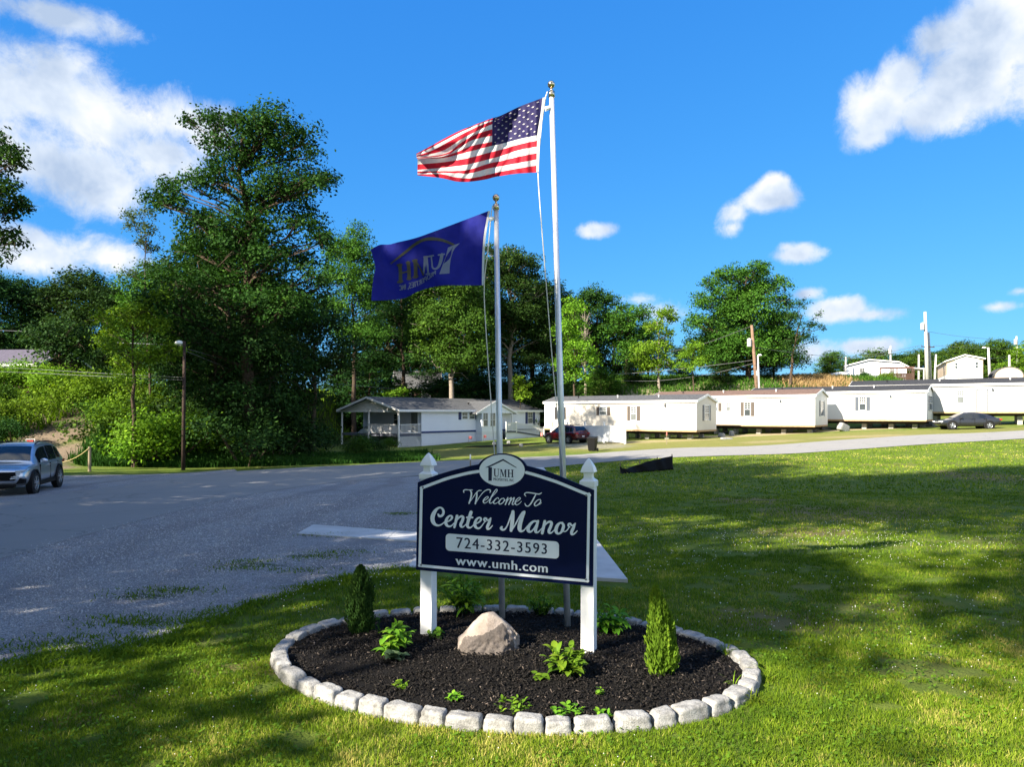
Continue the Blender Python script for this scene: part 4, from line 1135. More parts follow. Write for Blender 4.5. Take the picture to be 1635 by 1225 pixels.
# blue flag
Zs = 7.205
topc = [(1436, 50), (1225, 130), (1000, 215), (800, 290), (600, 360), (400, 408), (300, 434), (200, 436), (140, 460), (85, 492)]
botc = [(1364, 905), (1250, 905), (1100, 905), (950, 903), (820, 918), (700, 950), (600, 990), (480, 1050), (300, 1074), (92, 1082)]
hoistc = [(1436, 50), (1412, 180), (1388, 320), (1372, 500), (1366, 700), (1364, 905)]
flyc = [(85, 492), (108, 570), (132, 660), (138, 720), (120, 800), (104, 920), (92, 1082)]
nu, nv = 70, 44
tU, tV = np.linspace(0, 1, nu), np.linspace(0, 1, nv)
T_, B_ = catmull(topc, nu), catmull(botc, nu); L_, R_ = catmull(hoistc, nv), catmull(flyc, nv)
uu, vv = np.meshgrid(tU, tV)
def coons():
    u = uu[..., None]; v = vv[..., None]
    return (1-v)*T_[None]+v*B_[None]+(1-u)*L_[:, None]+u*R_[:, None]-((1-u)*(1-v)*T_[0]+u*(1-v)*T_[-1]+(1-u)*v*B_[0]+u*v*B_[-1])
gr = coons()
def bdepth(x, y):
    """distance as a function of the place on the zoomed picture"""
    t = (1430-x)/1350.
    w = .09*np.sin(t*7.5+y*.0022)+.034*np.sin(t*19-y*.006)+.016*np.sin((x+y*.7)*.016)*sm(t/.4)+.012*np.sin((x*.5-y)*.021)*sm(t/.5)
    edge = -.10*sm((t-.86)/.14)
    return 7.82+.10*t+w*sm(t/.25)+edge
Db = bdepth(gr[..., 0], gr[..., 1])
px_, py_ = 580+gr[..., 0]/Zs, 330+gr[..., 1]/Zs
BV = np.stack([(px_-CX)/F*Db, Db, H-(py_-YH)/F*Db], -1)
bf = thing('flag', 'royal blue company flag seen from its back on the shorter pole', 'flag', BV[0, 0])
me = npmesh('fly', BV-BV[0, 0], gridfaces(nv, nu)); link('blue_cloth', me, M['fl_royal'], bf, True)
class _Z: pass
def bz_pt(x, y, push=.006):
    d = float(bdepth(np.array(x), np.array(y)))-push
    return P(580+x/Zs, 330+y/Zs, d)-BV[0, 0]
def bz_ribbon(name, strokes, m):
    mb = MB()
    for i, s in enumerate(strokes):
        V, Fc, dep = ribbon(s); mb.add([bz_pt(p[0], p[1], .006+.001*i) for p in V], Fc)
    mb.build(name, m, bf)
M['fl_gold'] = cloth('faded_gold_print', (.085, .088, .07), .2); M['fl_print'] = cloth('pale_print', (.20, .24, .38), .2)
bz_ribbon('roof_mark', [[(318, 655, 14), (400, 588, 24), (500, 510, 32), (600, 430, 34), (690, 382, 36), (780, 368, 38), (880, 378, 34), (960, 402, 30), (1040, 438, 26)]], M['fl_gold'])
mb = MB(); pts = [(975, 470), (1045, 440), (1112, 418), (1060, 470), (1030, 520), (1006, 600), (994, 700), (992, 768), (875, 775), (905, 690), (950, 570)]
mb.add([bz_pt(x, y, .009) for x, y in pts], [tuple(range(len(pts)))]); mb.build('column_mark', M['fl_print'], bf)
bz_ribbon('lettering', [
 [(395, 672, 26), (440, 668, 26)], [(500, 645, 26), (530, 640, 26)], [(400, 868, 26), (450, 858, 26)], [(510, 832, 26), (545, 826, 26)],
 [(420, 672, 42), (428, 760, 42), (428, 862, 42)], [(516, 644, 42), (526, 740, 42), (526, 828, 42)], [(430, 765, 18), (526, 742, 18)],
 [(572, 622, 24), (612, 616, 30)], [(578, 812, 24), (625, 802, 24)], [(596, 622, 44), (602, 710, 44), (602, 806, 44)], [(608, 625, 14), (650, 700, 18), (690, 784, 22)]], M['fl_gold'])
bz_ribbon('lettering', [
 [(690, 784, 20), (704, 690, 26), (712, 584, 34)], [(700, 578, 20), (740, 574, 20)], [(728, 580, 24), (738, 670, 24), (748, 772, 22)], [(725, 776, 18), (765, 770, 18)],
 [(752, 572, 18), (806, 562, 18)], [(865, 555, 18), (932, 546, 18)], [(782, 568, 16), (790, 640, 16), (798, 700, 20), (830, 715, 22), (865, 690, 28), (890, 630, 36), (905, 552, 38)]], M['fl_print'])
v, fs, _ = fontmesh('PROPERTIES, INC', 1.05)
mb = MB()
a_, b_ = catmull([(835, 735), (760, 775), (690, 820), (620, 855), (540, 872), (470, 895), (415, 905)], 40), catmull([(832, 785), (770, 835), (700, 880), (630, 920), (545, 950), (470, 965), (420, 975)], 40)
for k in range(3):
    pts = []
    for s, t in v:
        p = np.array([np.interp(s*39, np.arange(40), a_[:, c])*t+np.interp(s*39, np.arange(40), b_[:, c])*(1-t) for c in (0, 1)])+np.array([(k-1)*3, 0])
        pts.append(bz_pt(p[0], p[1], .007+.0006*k))
    mb.add(pts, fs)
mb.build('lettering', M['fl_print'], bf)
mb = MB(); hv = []
for q in catmull(hoistc, 20):
    f = 1-abs((q[1]-480)/430)**2
    hv += [bz_pt(q[0], q[1], .004), bz_pt(q[0]+26, q[1]-4, .004)]
mb.add(hv, [(2*i, 2*i+1, 2*i+3, 2*i+2) for i in range(19)]); mb.build('hoist_band', M['fl_white'], bf)

# ================================================================ garden plants
def leafstrip(base_, az_, L, W, e0, droop, fold=.25, seg=5, shape='ovate'):
    """One arching folded leaf; returns verts, faces."""
    t = np.linspace(0, 1, seg+1)
    el_ = e0-droop*t
    ds = L/seg
    hx = np.concatenate([[0], np.cumsum(np.cos(el_[:-1])*ds)]); hz = np.concatenate([[0], np.cumsum(np.sin(el_[:-1])*ds)])
    w = W/2*(np.sin(np.pi*np.clip(t*.93+.06, 0, 1))**(.8 if shape == 'ovate' else .6))*(1 if shape != 'heart' else np.clip(1.5-t, .5, 1.4))
    w[-1] = 0.001
    ca, sa = math.cos(az_), math.sin(az_)
    c = np.stack([base_[0]+hx*ca, base_[1]+hx*sa, base_[2]+hz], 1)
    s = np.array([-sa, ca, 0])
    l = c+s*w[:, None]+np.array([0, 0, 1])*(w*fold)[:, None]; r_ = c-s*w[:, None]+np.array([0, 0, 1])*(w*fold)[:, None]
    V = np.stack([l, c, r_], 1).reshape(-1, 3)
    Fc = []
    for i in range(seg):
        for k in (0, 1): Fc.append((3*i+k, 3*i+k+1, 3*i+k+4, 3*i+k+3))
    return V, np.array(Fc)
def plant(name, label, cat, loc, stems, hgt, spread, L, W, per, m='lf_plant', seed=0, e0=.5, droop=1.1, group=None, shape='ovate', low=.15, rosette=False):
    r = np.random.default_rng(seed)
    o = thing(name, label, cat, loc, 0, group)
    VV_, FF, var = [], [], []; b = 0; mb = MB()
    for s in range(stems):
        a = r.random()*2*np.pi; d = spread*math.sqrt(r.random()); h = hgt*(1-.45*(d/spread)**2)*(.8+.3*r.random())
        tip = np.array([d*math.cos(a), d*math.sin(a), h]); root = tip*np.array([.25, .25, 0])
        mid_ = (root+tip)/2+np.array([0, 0, h*.12])
        mb.tube([root-np.array([0, 0, .02]), mid_, tip], [.004, .0035, .002], 5)
        for k in range(per):
            t = low+(1-low)*(k+.5)/per
            p = root*(1-t)**2+2*mid_*t*(1-t)+tip*t*t
            ll = L*(.6+.6*r.random())*(1 if t < .85 else .75)
            v_, f_ = leafstrip(p, r.random()*2*np.pi if not rosette else a+r.normal(0, .5), ll, W*(.7+.5*r.random())*ll/L, e0+r.normal(0, .25)+(.5 if t > .85 else 0), droop*(.6+.7*r.random()), .3, 5, shape)
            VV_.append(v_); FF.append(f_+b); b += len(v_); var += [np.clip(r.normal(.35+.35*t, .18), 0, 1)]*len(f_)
    link('leaves', npmesh('leaves', np.concatenate(VV_), np.concatenate(FF), np.array(var)), M[m], o, True)
    mb.build('stems', M['lf_tall'], o)
    return o
def bedpt(px, py):
    p = G(px, py); return (p[0], p[1], bed_z(p[0], p[1])-.01)
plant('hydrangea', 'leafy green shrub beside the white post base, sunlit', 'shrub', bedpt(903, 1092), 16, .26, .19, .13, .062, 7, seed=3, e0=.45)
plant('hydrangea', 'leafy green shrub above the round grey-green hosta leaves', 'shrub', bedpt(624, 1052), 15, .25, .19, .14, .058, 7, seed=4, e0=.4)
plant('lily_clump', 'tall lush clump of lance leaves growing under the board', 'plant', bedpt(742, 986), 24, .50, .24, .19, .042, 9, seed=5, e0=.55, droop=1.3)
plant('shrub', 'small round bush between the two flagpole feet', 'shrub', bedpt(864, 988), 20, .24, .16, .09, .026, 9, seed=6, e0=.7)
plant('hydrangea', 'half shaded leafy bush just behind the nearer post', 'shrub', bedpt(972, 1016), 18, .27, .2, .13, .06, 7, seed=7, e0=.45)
plant('hosta', 'pale grey-green hosta with broad rounded leaves', 'plant', bedpt(634, 1066), 6, .06, .10, .13, .11, 2, 'lf_hosta', 8, .5, 1.0, shape='heart')
plant('hosta', 'tiny broad leaved hosta at the foot of the sunlit shrub', 'plant', bedpt(862, 1098), 5, .05, .07, .085, .07, 2, 'lf_plant', 9, .5, 1.0, shape='heart')
plant('weed', 'sprawling yellow-green weed at the foot of the white post', 'plant', bedpt(692, 1030), 8, .08, .13, .07, .05, 4, 'lf_plant', 10, .4, .9, shape='heart')
plant('weed', 'thin upright weed beside the dark arborvitae', 'plant', bedpt(604, 1022), 2, .26, .03, .05, .018, 8, 'lf_mid', 11, .7, .8)
for px, py, lab, s in [(640, 1100, 'feathery weed sprouting inside the front edging stones', 12), (725, 1118, 'low leafy weed behind the front edging, clear of the boulder', 13), (818, 1130, 'first sprawling weed mat along the frontmost edging stones', 14), (905, 1140, 'middle sprawling weed mat along the frontmost edging stones', 15), (962, 1146, 'pale weed tuft closing the mat at the front edging', 16), (960, 1122, 'single yellow-green seedling alone in the open mulch', 17)]:
    k = 3 if s == 17 else (12 if s in (14, 15) else 7)
    plant('weed', lab, 'plant', bedpt(px, py+(0 if s == 17 else 9)), k, .05 if k > 3 else .07, .17 if k == 12 else .07, .055, .036, 5, 'lf_plant', s, .5, .9)
def tuft(px, py, n, h, lab, seed, spread=.05, bed=True):
    p = G(px, py); r = np.random.default_rng(seed)
    o = thing('grass_tuft', lab, 'grass tuft', (p[0], p[1], (bed_z(p[0], p[1]) if bed else p[2])-.01))
    V, Fc, b = [], [], 0
    for i in range(n):
        a = r.random()*2*np.pi
        v_, f_ = leafstrip((r.normal(0, spread*.4), r.normal(0, spread*.4), 0), a, h*(.6+.7*r.random()), .008, 1.2+r.normal(0, .15), 1.0+.9*r.random(), .2, 6)
        V.append(v_); Fc.append(f_+b); b += len(v_)
    link('grass_leaves', npmesh('grass_leaves', np.concatenate(V), np.concatenate(Fc), r.random(sum(map(len, Fc)))*.6), M['lf_grass'], o, True)
tuft(1158, 1052, 26, .17, 'fine grass tuft inside the far bend of the edging', 1)
tuft(1172, 1104, 12, .13, 'short grass tuft inside the near bend of the edging', 4, .03)
tuft(1226, 1090, 30, .20, 'arching grass tuft outside the edging beside the shadow line', 2, .05, False)
tuft(1205, 1126, 24, .17, 'lower arching grass tuft leaning out from the edging', 3, .05, False)
# arborvitae: a column of upright flat sprays
def arborvitae(label, px, py, hgt, rad_, m, seed, split=False):
    r = np.random.default_rng(seed); x, y, z = bedpt(px, py)
    o = thing('arborvitae', label, 'shrub', (x, y, z))
    n = 7000
    t = r.random(n)**.85
    ang = r.random(n)*2*np.pi
    prof = rad_*((1-t**(2.0 if split else 3.4))**.75+.04)*np.minimum(1, .80+t*1.2)
    lump = .78+.30*np.sin(ang*3+t*9+seed)*.5+.22*np.sin(ang*7-t*17)*.5
    rr2 = prof*lump*(r.random(n)**.33)
    c = np.stack([rr2*np.cos(ang), rr2*np.sin(ang), .02+t*hgt], 1)
    if split: c[:, 0] += .03*np.sin(t*5)
    up = np.stack([np.cos(ang)*.35+r.normal(0, .22, n), np.sin(ang)*.35+r.normal(0, .22, n), np.ones(n)], 1); up /= np.linalg.norm(up, axis=1)[:, None]
    sd_ = np.cross(up, np.stack([np.cos(ang+r.normal(0, .9, n)), np.sin(ang+r.normal(0, .9, n)), 0*ang], 1)); sd_ /= np.linalg.norm(sd_, axis=1)[:, None]
    L = .028+.03*r.random(n); Wd = .010+.012*r.random(n)
    V = np.stack([c-up*(L/2)[:, None], c+sd_*(Wd/2)[:, None]+up*(L*.1)[:, None], c+up*(L/2)[:, None], c-sd_*(Wd/2)[:, None]+up*(L*.1)[:, None]], 1)
    # a few leader tips above the column
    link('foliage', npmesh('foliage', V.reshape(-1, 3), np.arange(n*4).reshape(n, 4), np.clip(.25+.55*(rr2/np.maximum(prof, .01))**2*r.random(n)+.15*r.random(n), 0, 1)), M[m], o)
    mb = MB(); mb.tube([(0, 0, -.03), (0, 0, hgt*.5), (.01, 0, hgt*.92)], [.018, .011, .003], 7); mb.build('stem', M['bark'], o)
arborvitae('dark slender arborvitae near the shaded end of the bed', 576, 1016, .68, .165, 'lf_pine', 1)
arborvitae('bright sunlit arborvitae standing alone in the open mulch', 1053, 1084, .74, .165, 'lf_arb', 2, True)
# ================================================================ trees
def crown_mesh(lobes, leaf, dens, seed, flat=.95, rag=1.0):
    """lobes: (x, y, z, r) local metres. Clumps of leaves spread through and over every lobe."""
    r = np.random.default_rng(seed)
    C, A = [], []
    Cv = []
    for (x, y, z, R) in lobes:
        ncl = max(7, int(dens*R*R*11)+4)
        d = r.normal(0, 1, (ncl, 3)); d /= np.linalg.norm(d, axis=1)[:, None]
        d[:, 2] = np.where(d[:, 2] < -.35, -d[:, 2]*.6, d[:, 2])
        rad_ = R*(.35+.70*r.random(ncl)**.6)*rag
        cc = np.array([x, y, z])+d*rad_[:, None]*np.array([1, 1, flat])
        cr = (.28+.16*R)*(.6+.7*r.random(ncl))
        per = np.maximum(10, (26*(cr/leaf/2.4)**1.25).astype(int))
        idx = np.repeat(np.arange(ncl), per); n = len(idx)
        off = r.normal(0, .52, (n, 3))*cr[idx][:, None]*np.array([1, 1, .75])
        C.append(cc[idx]+off); A.append(d[idx])
        tone = np.clip(r.normal(.38, .16, ncl), 0, 1)
        Cv.append(np.clip(tone[idx]+r.normal(0, .13, n), 0, 1))
    C = np.concatenate(C); A = np.concatenate(A); var = np.concatenate(Cv); n = len(C)
    nrm = A*.5+np.array([0, 0, .55])+r.normal(0, .55, (n, 3)); nrm /= np.linalg.norm(nrm, axis=1)[:, None]
    t = np.cross(nrm, r.normal(0, 1, (n, 3))); t /= np.linalg.norm(t, axis=1)[:, None]+1e-9
    b = np.cross(nrm, t)
    L = leaf*(.6+.8*r.random(n)); Wd = L*(.45+.25*r.random(n))
    V = np.stack([C-t*(L/2)[:, None], C+b*(Wd/2)[:, None]-nrm*(L*.06)[:, None], C+t*(L/2)[:, None], C-b*(Wd/2)[:, None]-nrm*(L*.06)[:, None]], 1)
    return npmesh('crown', V.reshape(-1, 3), np.arange(n*4).reshape(n, 4), var)
def trunk_mesh(lobes, h0, r0, seed, base_=(0, 0)):
    """tapered trunk with a limb to every lobe"""
    rg = random.Random(seed); mb = MB()
    L = sorted(lobes, key=lambda l: l[2])
    top = max(l[2] for l in lobes)
    cx_ = sum(l[0] for l in lobes)/len(lobes); cy_ = sum(l[1] for l in lobes)/len(lobes)
    def axis_(z):
        t = max(0, min(1, z/top)); return Vector((cx_*t**1.6*.8, cy_*t**1.6*.8, z))
    zs = [-.4, 0, .4]+[top*k/10 for k in range(1, 10)]
    mb.tube([axis_(z)+Vector((rg.uniform(-1, 1), rg.uniform(-1, 1), 0))*.02*max(z, 0) for z in zs], [r0*1.35, r0*1.25, r0]+[r0*(1-.088*k) for k in range(1, 10)], 9)
    for (x, y, z, R) in L:
        e = Vector((x, y, z)); zs_ = max(h0*.55, min(z-.35*math.hypot(x, y)-R*.3, top*.85)); s = axis_(zs_)
        ln = (e-s).length; rr2 = max(.03, r0*.38*min(1, R/1.6)*(1-.5*zs_/top))
        m1 = s.lerp(e, .4)+Vector((rg.uniform(-1, 1), rg.uniform(-1, 1), rg.uniform(.2, 1)))*.08*ln
        mb.tube([s, m1, e], [rr2, rr2*.7, rr2*.32], 6)
        for _ in range(4):
            d = Vector((rg.gauss(0, 1), rg.gauss(0, 1), rg.gauss(.3, .8))).normalized()*R*.95
            mb.tube([m1.lerp(e, rg.random()), e+d*.5+Vector((0, 0, .1)), e+d], [rr2*.4, rr2*.25, .012], 5)
    return mb.mesh('trunk', fix=False)
def set_mat(o, m):
    o.material_slots[0].link = 'OBJECT'; o.material_slots[0].material = m
def pxtree(name, label, cat, base_px, Y, lobes, leaf=.21, dens=1.0, m='lf_dark', bark='bark', r0=.3, seed=1, depth=.7, double=True, h0=2, group=None, rag=1.0, rs=1.12):
    """A tree whose boughs stand where the photograph shows them, with boughs behind and before those for depth."""
    b = np.array([(base_px-CX)/F*Y, Y, 0]); b[2] = gz(b[0], b[1])
    r = random.Random(seed); LB = []
    xs_ = [l[0] for l in lobes]; cx_ = sum(xs_)/len(xs_)
    wid = (max(xs_)-min(xs_))/F*Y/2+1
    for (px, py, rp) in lobes:
        R = rp/F*Y*rs; sx_ = (px-cx_)/F*Y
        dmax = math.sqrt(max(.05, 1-min(1, (sx_/wid))**2))*wid*depth
        offs = [r.uniform(-.35, .35)*dmax] if not double else [-r.uniform(.25, .8)*dmax, r.uniform(.25, .8)*dmax]
        for dy in offs:
            q = P(px+(r.uniform(-.35, .35)*rp if double else 0), py+(r.uniform(-.45, .45)*rp if double else 0), Y+dy)-b
            LB.append((q[0], q[1], q[2], R*r.uniform(.85, 1.05)))
    o = thing(name, label, cat, b, 0, group)
    link('trunk', trunk_mesh(LB, h0, r0, seed), M[bark], o, True)
    link('crown', crown_mesh(LB, leaf, dens, seed, rag=rag), M[m], o)
    return o
pxtree('oak_tree', 'very tall dark oak towering over the roadside thicket', 'tree', 398, 46,
  [(405, 212, 38), (352, 200, 22), (372, 190, 20), (330, 188, 16), (300, 195, 10), (345, 235, 26), (460, 205, 32), (485, 235, 34), (430, 250, 48), (380, 262, 40), (500, 285, 36), (530, 292, 20), (455, 300, 52), (350, 300, 36), (305, 290, 24), (268, 300, 22), (248, 325, 20), (285, 335, 26), (318, 350, 30), (410, 350, 52), (485, 350, 38), (510, 378, 24), (370, 395, 46), (300, 395, 34), (440, 415, 48), (500, 430, 32), (330, 450, 46), (270, 440, 34), (400, 480, 58), (470, 500, 46), (290, 520, 50), (520, 470, 28)],
  leaf=.21, dens=1.25, m='lf_oak', r0=.48, seed=11, depth=.5, h0=5, rs=1.02)
pxtree('locust_tree', 'thin feathery pale locust rising clear against the cloud', 'tree', 240, 52,
  [(228, 345, 17), (215, 365, 15), (238, 372, 18), (222, 392, 14), (245, 400, 12), (205, 345, 9), (262, 425, 9), (236, 425, 10), (210, 440, 12)], leaf=.17, dens=1.5, m='lf_pale', bark='bark', r0=.12, seed=12, double=False, rag=1.15)
pxtree('oak_tree', 'dark oak cut off by the picture edge above the parked silver car', 'tree', -75, 36,
  [(0, 240, 26), (20, 262, 16), (-30, 230, 40), (8, 300, 22), (30, 325, 14), (-20, 330, 40), (5, 350, 26), (38, 330, 9), (20, 380, 18), (0, 400, 24), (-50, 300, 50), (-60, 400, 50), (-110, 260, 60), (-110, 380, 60), (-80, 480, 40)], leaf=.2, dens=1.0, m='lf_oak', r0=.4, seed=13, depth=.6)
pxtree('maple_tree', 'sunlit yellow-green bushy tree at the left foot of the oak', 'tree', 215, 43,
  [(195, 500, 22), (230, 490, 22), (210, 530, 28), (175, 525, 18), (240, 535, 28), (185, 560, 22), (160, 510, 12), (225, 575, 30), (255, 470, 20), (270, 560, 24), (165, 548, 12), (200, 600, 22)], leaf=.19, dens=1.1, m='lf_light', r0=.16, seed=14, depth=.7)
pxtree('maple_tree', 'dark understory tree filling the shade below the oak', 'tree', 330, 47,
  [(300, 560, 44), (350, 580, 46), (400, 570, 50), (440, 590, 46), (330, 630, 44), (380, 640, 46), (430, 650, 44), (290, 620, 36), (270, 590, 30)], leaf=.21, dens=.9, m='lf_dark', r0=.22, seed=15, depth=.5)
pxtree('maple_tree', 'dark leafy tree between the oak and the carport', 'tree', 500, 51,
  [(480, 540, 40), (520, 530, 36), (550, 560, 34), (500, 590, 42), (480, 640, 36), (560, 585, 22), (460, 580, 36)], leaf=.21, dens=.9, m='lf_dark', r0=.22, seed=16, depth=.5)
pxtree('maple_tree', 'round sunlit-topped tree peeping over beside the blue flag', 'tree', 565, 82,
  [(560, 390, 26), (540, 400, 20), (580, 405, 24), (550, 430, 30), (590, 440, 26), (530, 440, 24), (570, 480, 34), (540, 500, 30), (605, 490, 24), (600, 530, 28), (560, 540, 34)], leaf=.25, dens=1.0, m='lf_mid', r0=.32, seed=17)
pxtree('oak_tree', 'dark tall tree behind the blue flag and brick house', 'tree', 645, 92,
  [(640, 470, 24), (665, 480, 24), (620, 500, 26), (600, 520, 24), (650, 510, 26), (690, 470, 26), (625, 540, 24), (600, 555, 22)], leaf=.27, dens=.9, m='lf_dark', r0=.35, seed=18)
pxtree('oak_tree', 'broad pale-leaved tree standing behind the shorter flagpole', 'tree', 722, 84,
  [(715, 440, 36), (690, 470, 34), (740, 470, 36), (700, 510, 42), (750, 520, 36), (680, 540, 34), (725, 555, 40), (765, 560, 30), (690, 575, 28), (735, 590, 30)], leaf=.28, dens=1.0, m='lf_mid', bark='palebark', r0=.38, seed=19)
pxtree('oak_tree', 'tallest dark tree rising between the two flagpoles', 'tree', 815, 92,
  [(810, 408, 26), (790, 420, 26), (835, 425, 24), (780, 450, 32), (820, 455, 32), (850, 460, 24), (800, 490, 36), (845, 500, 30), (868, 470, 16), (770, 500, 30), (820, 530, 36), (860, 540, 26), (790, 545, 32), (780, 400, 14)], leaf=.28, dens=.95, m='lf_oak', bark='palebark', r0=.42, seed=20)
pxtree('oak_tree', 'dark rounded tree just beyond the taller flagpole', 'tree', 885, 94,
  [(880, 465, 20), (865, 490, 22), (895, 490, 20), (875, 520, 26), (900, 530, 22), (860, 550, 24), (885, 560, 26)], leaf=.28, dens=.95, m='lf_dark', r0=.3, seed=21)
pxtree('oak_tree', 'dark round-headed oak behind the bare grey tree', 'tree', 952, 98,
  [(950, 470, 20), (935, 480, 16), (966, 478, 18), (945, 500, 22), (970, 510, 18), (960, 535, 22), (938, 530, 18)], leaf=.28, dens=1.0, m='lf_oak', r0=.3, seed=22)
pxtree('ash_tree', 'light green tree close behind the taller flagpole', 'tree', 918, 82,
  [(912, 500, 18), (925, 520, 18), (905, 535, 20), (920, 560, 24), (935, 580, 20), (905, 585, 20), (925, 605, 18)], leaf=.25, dens=1.1, m='lf_light', r0=.18, seed=23)
pxtree('ash_tree', 'mid green tree with a loose top next to the dark round oak', 'tree', 1000, 96,
  [(990, 500, 18), (1010, 500, 18), (1025, 505, 14), (1000, 525, 22), (980, 545, 22), (1015, 550, 24), (995, 575, 26), (1030, 535, 14)], leaf=.27, dens=1.0, m='lf_mid', r0=.25, seed=24)
pxtree('locust_tree', 'pale loose tree with a tufted crown left of the big clump', 'tree', 1052, 88,
  [(1060, 508, 14), (1072, 510, 10), (1045, 530, 16), (1066, 535, 12), (1030, 555, 18), (1055, 560, 18), (1040, 585, 18), (1065, 580, 12), (1020, 580, 14)], leaf=.28, dens=1.2, m='lf_light', bark='palebark', r0=.18, seed=25)
pxtree('maple_tree', 'big green broad tree behind the leaning wooden pole', 'tree', 1195, 92,
  [(1175, 440, 22), (1150, 435, 12), (1200, 440, 22), (1220, 432, 14), (1215, 455, 20), (1240, 460, 18), (1255, 480, 16), (1150, 465, 22), (1185, 470, 28), (1215, 485, 28), (1245, 505, 24), (1130, 490, 22), (1160, 500, 30), (1195, 520, 34), (1235, 535, 30), (1120, 525, 24), (1150, 545, 34), (1190, 560, 36), (1115, 560, 24), (1230, 570, 28), (1262, 545, 20), (1140, 580, 26), (1130, 455, 12), (1255, 575, 20)], leaf=.27, dens=1.0, m='lf_mid', r0=.4, seed=26, depth=.55)
pxtree('maple_tree', 'dark ragged tree with sparse twigs at the clump edge', 'tree', 1262, 88,
  [(1275, 490, 14), (1262, 510, 18), (1285, 525, 14), (1270, 545, 18), (1300, 520, 9), (1306, 505, 7), (1312, 525, 6), (1295, 545, 10), (1265, 570, 20), (1280, 580, 14)], leaf=.21, dens=.9, m='lf_dark', r0=.2, seed=27, double=False, rag=1.1)
pxtree('ash_tree', 'small bright tree above the pale cut brush', 'tree', 1108, 84,
  [(1110, 560, 14), (1100, 575, 14), (1120, 575, 14), (1090, 590, 12), (1112, 588, 14)], leaf=.21, dens=1.2, m='lf_light', r0=.12, seed=28)
pxtree('sapling', 'bright yellow-green sapling over the white porch roof', 'tree', 830, 84,
  [(828, 608, 11), (836, 618, 11), (824, 622, 10), (838, 632, 10), (828, 636, 10)], leaf=.25, dens=1.6, m='lf_light', r0=.07, seed=29, double=False)
pxtree('sapling', 'yellow-green bush in front of the brick house roof', 'shrub', 634, 82,
  [(632, 630, 9), (644, 627, 9), (622, 632, 7), (638, 638, 8)], leaf=.28, dens=1.6, m='lf_light', r0=.06, seed=30, double=False)
pxtree('maple_tree', 'dark shade tree above the hillside bushes', 'tree', 95, 60,
  [(90, 540, 26), (60, 545, 24), (120, 550, 24), (85, 565, 26), (130, 575, 20), (110, 530, 14)], leaf=.27, dens=1.0, m='lf_dark', r0=.2, seed=31)
# the bare grey tree
def bare_tree():
    Y = 90; b = np.array([(934-CX)/F*Y, Y, 0]); b[2] = gz(b[0], b[1])
    o = thing('bare_tree', 'bare grey dead tree with thin upright branches', 'tree', b)
    rg = random.Random(5); mb = MB()
    top = (P(934, 486, Y)-b)[2]
    mb.tube([(0, 0, -.3), (.1, 0, top*.3), (-.1, 0, top*.6), (0, .1, top*.98)], [.22, .17, .1, .02], 7)
    tr = mb.build('trunk', M['palebark'], o)
    mb = MB()
    for _ in range(34):
        z = top*rg.uniform(.4, .85); a = rg.random()*6.28; L = rg.uniform(1.2, 3.2)*(1.2-z/top)
        d = Vector((math.cos(a)*.5, math.sin(a)*.5, rg.uniform(.8, 1.5))).normalized()*L
        s = Vector((0, 0, z)); e = s+d; m1 = s+d*.5+Vector((math.cos(a), math.sin(a), 0))*.15
        mb.tube([s, m1, e], [.05, .035, .012], 5)
        for _ in range(3):
            q = s.lerp(e, rg.uniform(.3, .9)); mb.tube([q, q+Vector((rg.gauss(0, .5), rg.gauss(0, .5), rg.uniform(.3, .9)))], [.02, .01], 4)
    mb.build('branches', M['palebark'], o)
bare_tree()

# shared kinds for the woods behind, the added shade trees outside the view and the far skyline
def kind_lobes(h, w, n, seed, low=.3):
    r = random.Random(seed); L = []
    for i in range(n):
        t = low+(1-low)*(i+.5)/n; a = i*2.4+r.random(); d = w*math.sin(math.pi*min(1, (t-low)/(1-low)*.86+.14))**.7*r.uniform(.35, .8)
        L.append((d*math.cos(a), d*math.sin(a), h*t*.94, w*r.uniform(.30, .46)))
    return L
KINDS = []
for i, (h, w, n, low, leaf) in enumerate([(16, 5.2, 28, .2, .27), (14, 5.6, 26, .16, .28), (18, 4.6, 28, .22, .27), (11, 4.6, 24, .03, .27)]):
    L = kind_lobes(h, w, n, 50+i, low)
    KINDS.append((h, trunk_mesh(L, h*low, .02*h, 60+i), crown_mesh(L, leaf, .85, 70+i)))
for q_, (lw_, ww_) in enumerate(((.47, 6.6), (.60, 6.0), (.83, 4.6))):  # bare-trunked kinds whose high crowns are shaped only for their shade
    L = kind_lobes(26, ww_, 34, 58+q_, lw_)
    KINDS.append((26, trunk_mesh(L, 11, .4, 68+q_), crown_mesh(L, .32, .8, 78+q_)))
for h, t, c in KINDS: t.materials.append(M['bark']); c.materials.append(M['lf_dark'])
def woods(name, label, x, y, kind, hgt, m, group, seed, wide=1.0, zoff=0):
    h, t, c = KINDS[kind]; r = random.Random(seed); s = hgt/h
    o = thing(name, label, 'tree', (x, y, gz(x, y)+zoff), r.random()*6.28, group)
    o.scale = (s*wide, s*wide, s)
    for nm, me in (('trunk', t), ('crown', c)):
        ch = bpy.data.objects.new(nm, me); COL.objects.link(ch); ch.parent = o
        if nm == 'crown': set_mat(ch, M[m])
    return o
def pxwoods(px, top, Y, kind, m, label, seed, group='trees of the wood behind', wide=1.0, name='woodland_tree'):
    x = (px-CX)/F*Y; z0 = gz(x, Y)
    return woods(name, label, x, Y, kind, P(px, top, Y)[2]-z0, m, group, seed, wide)
W_ = 'trees of the wood behind'
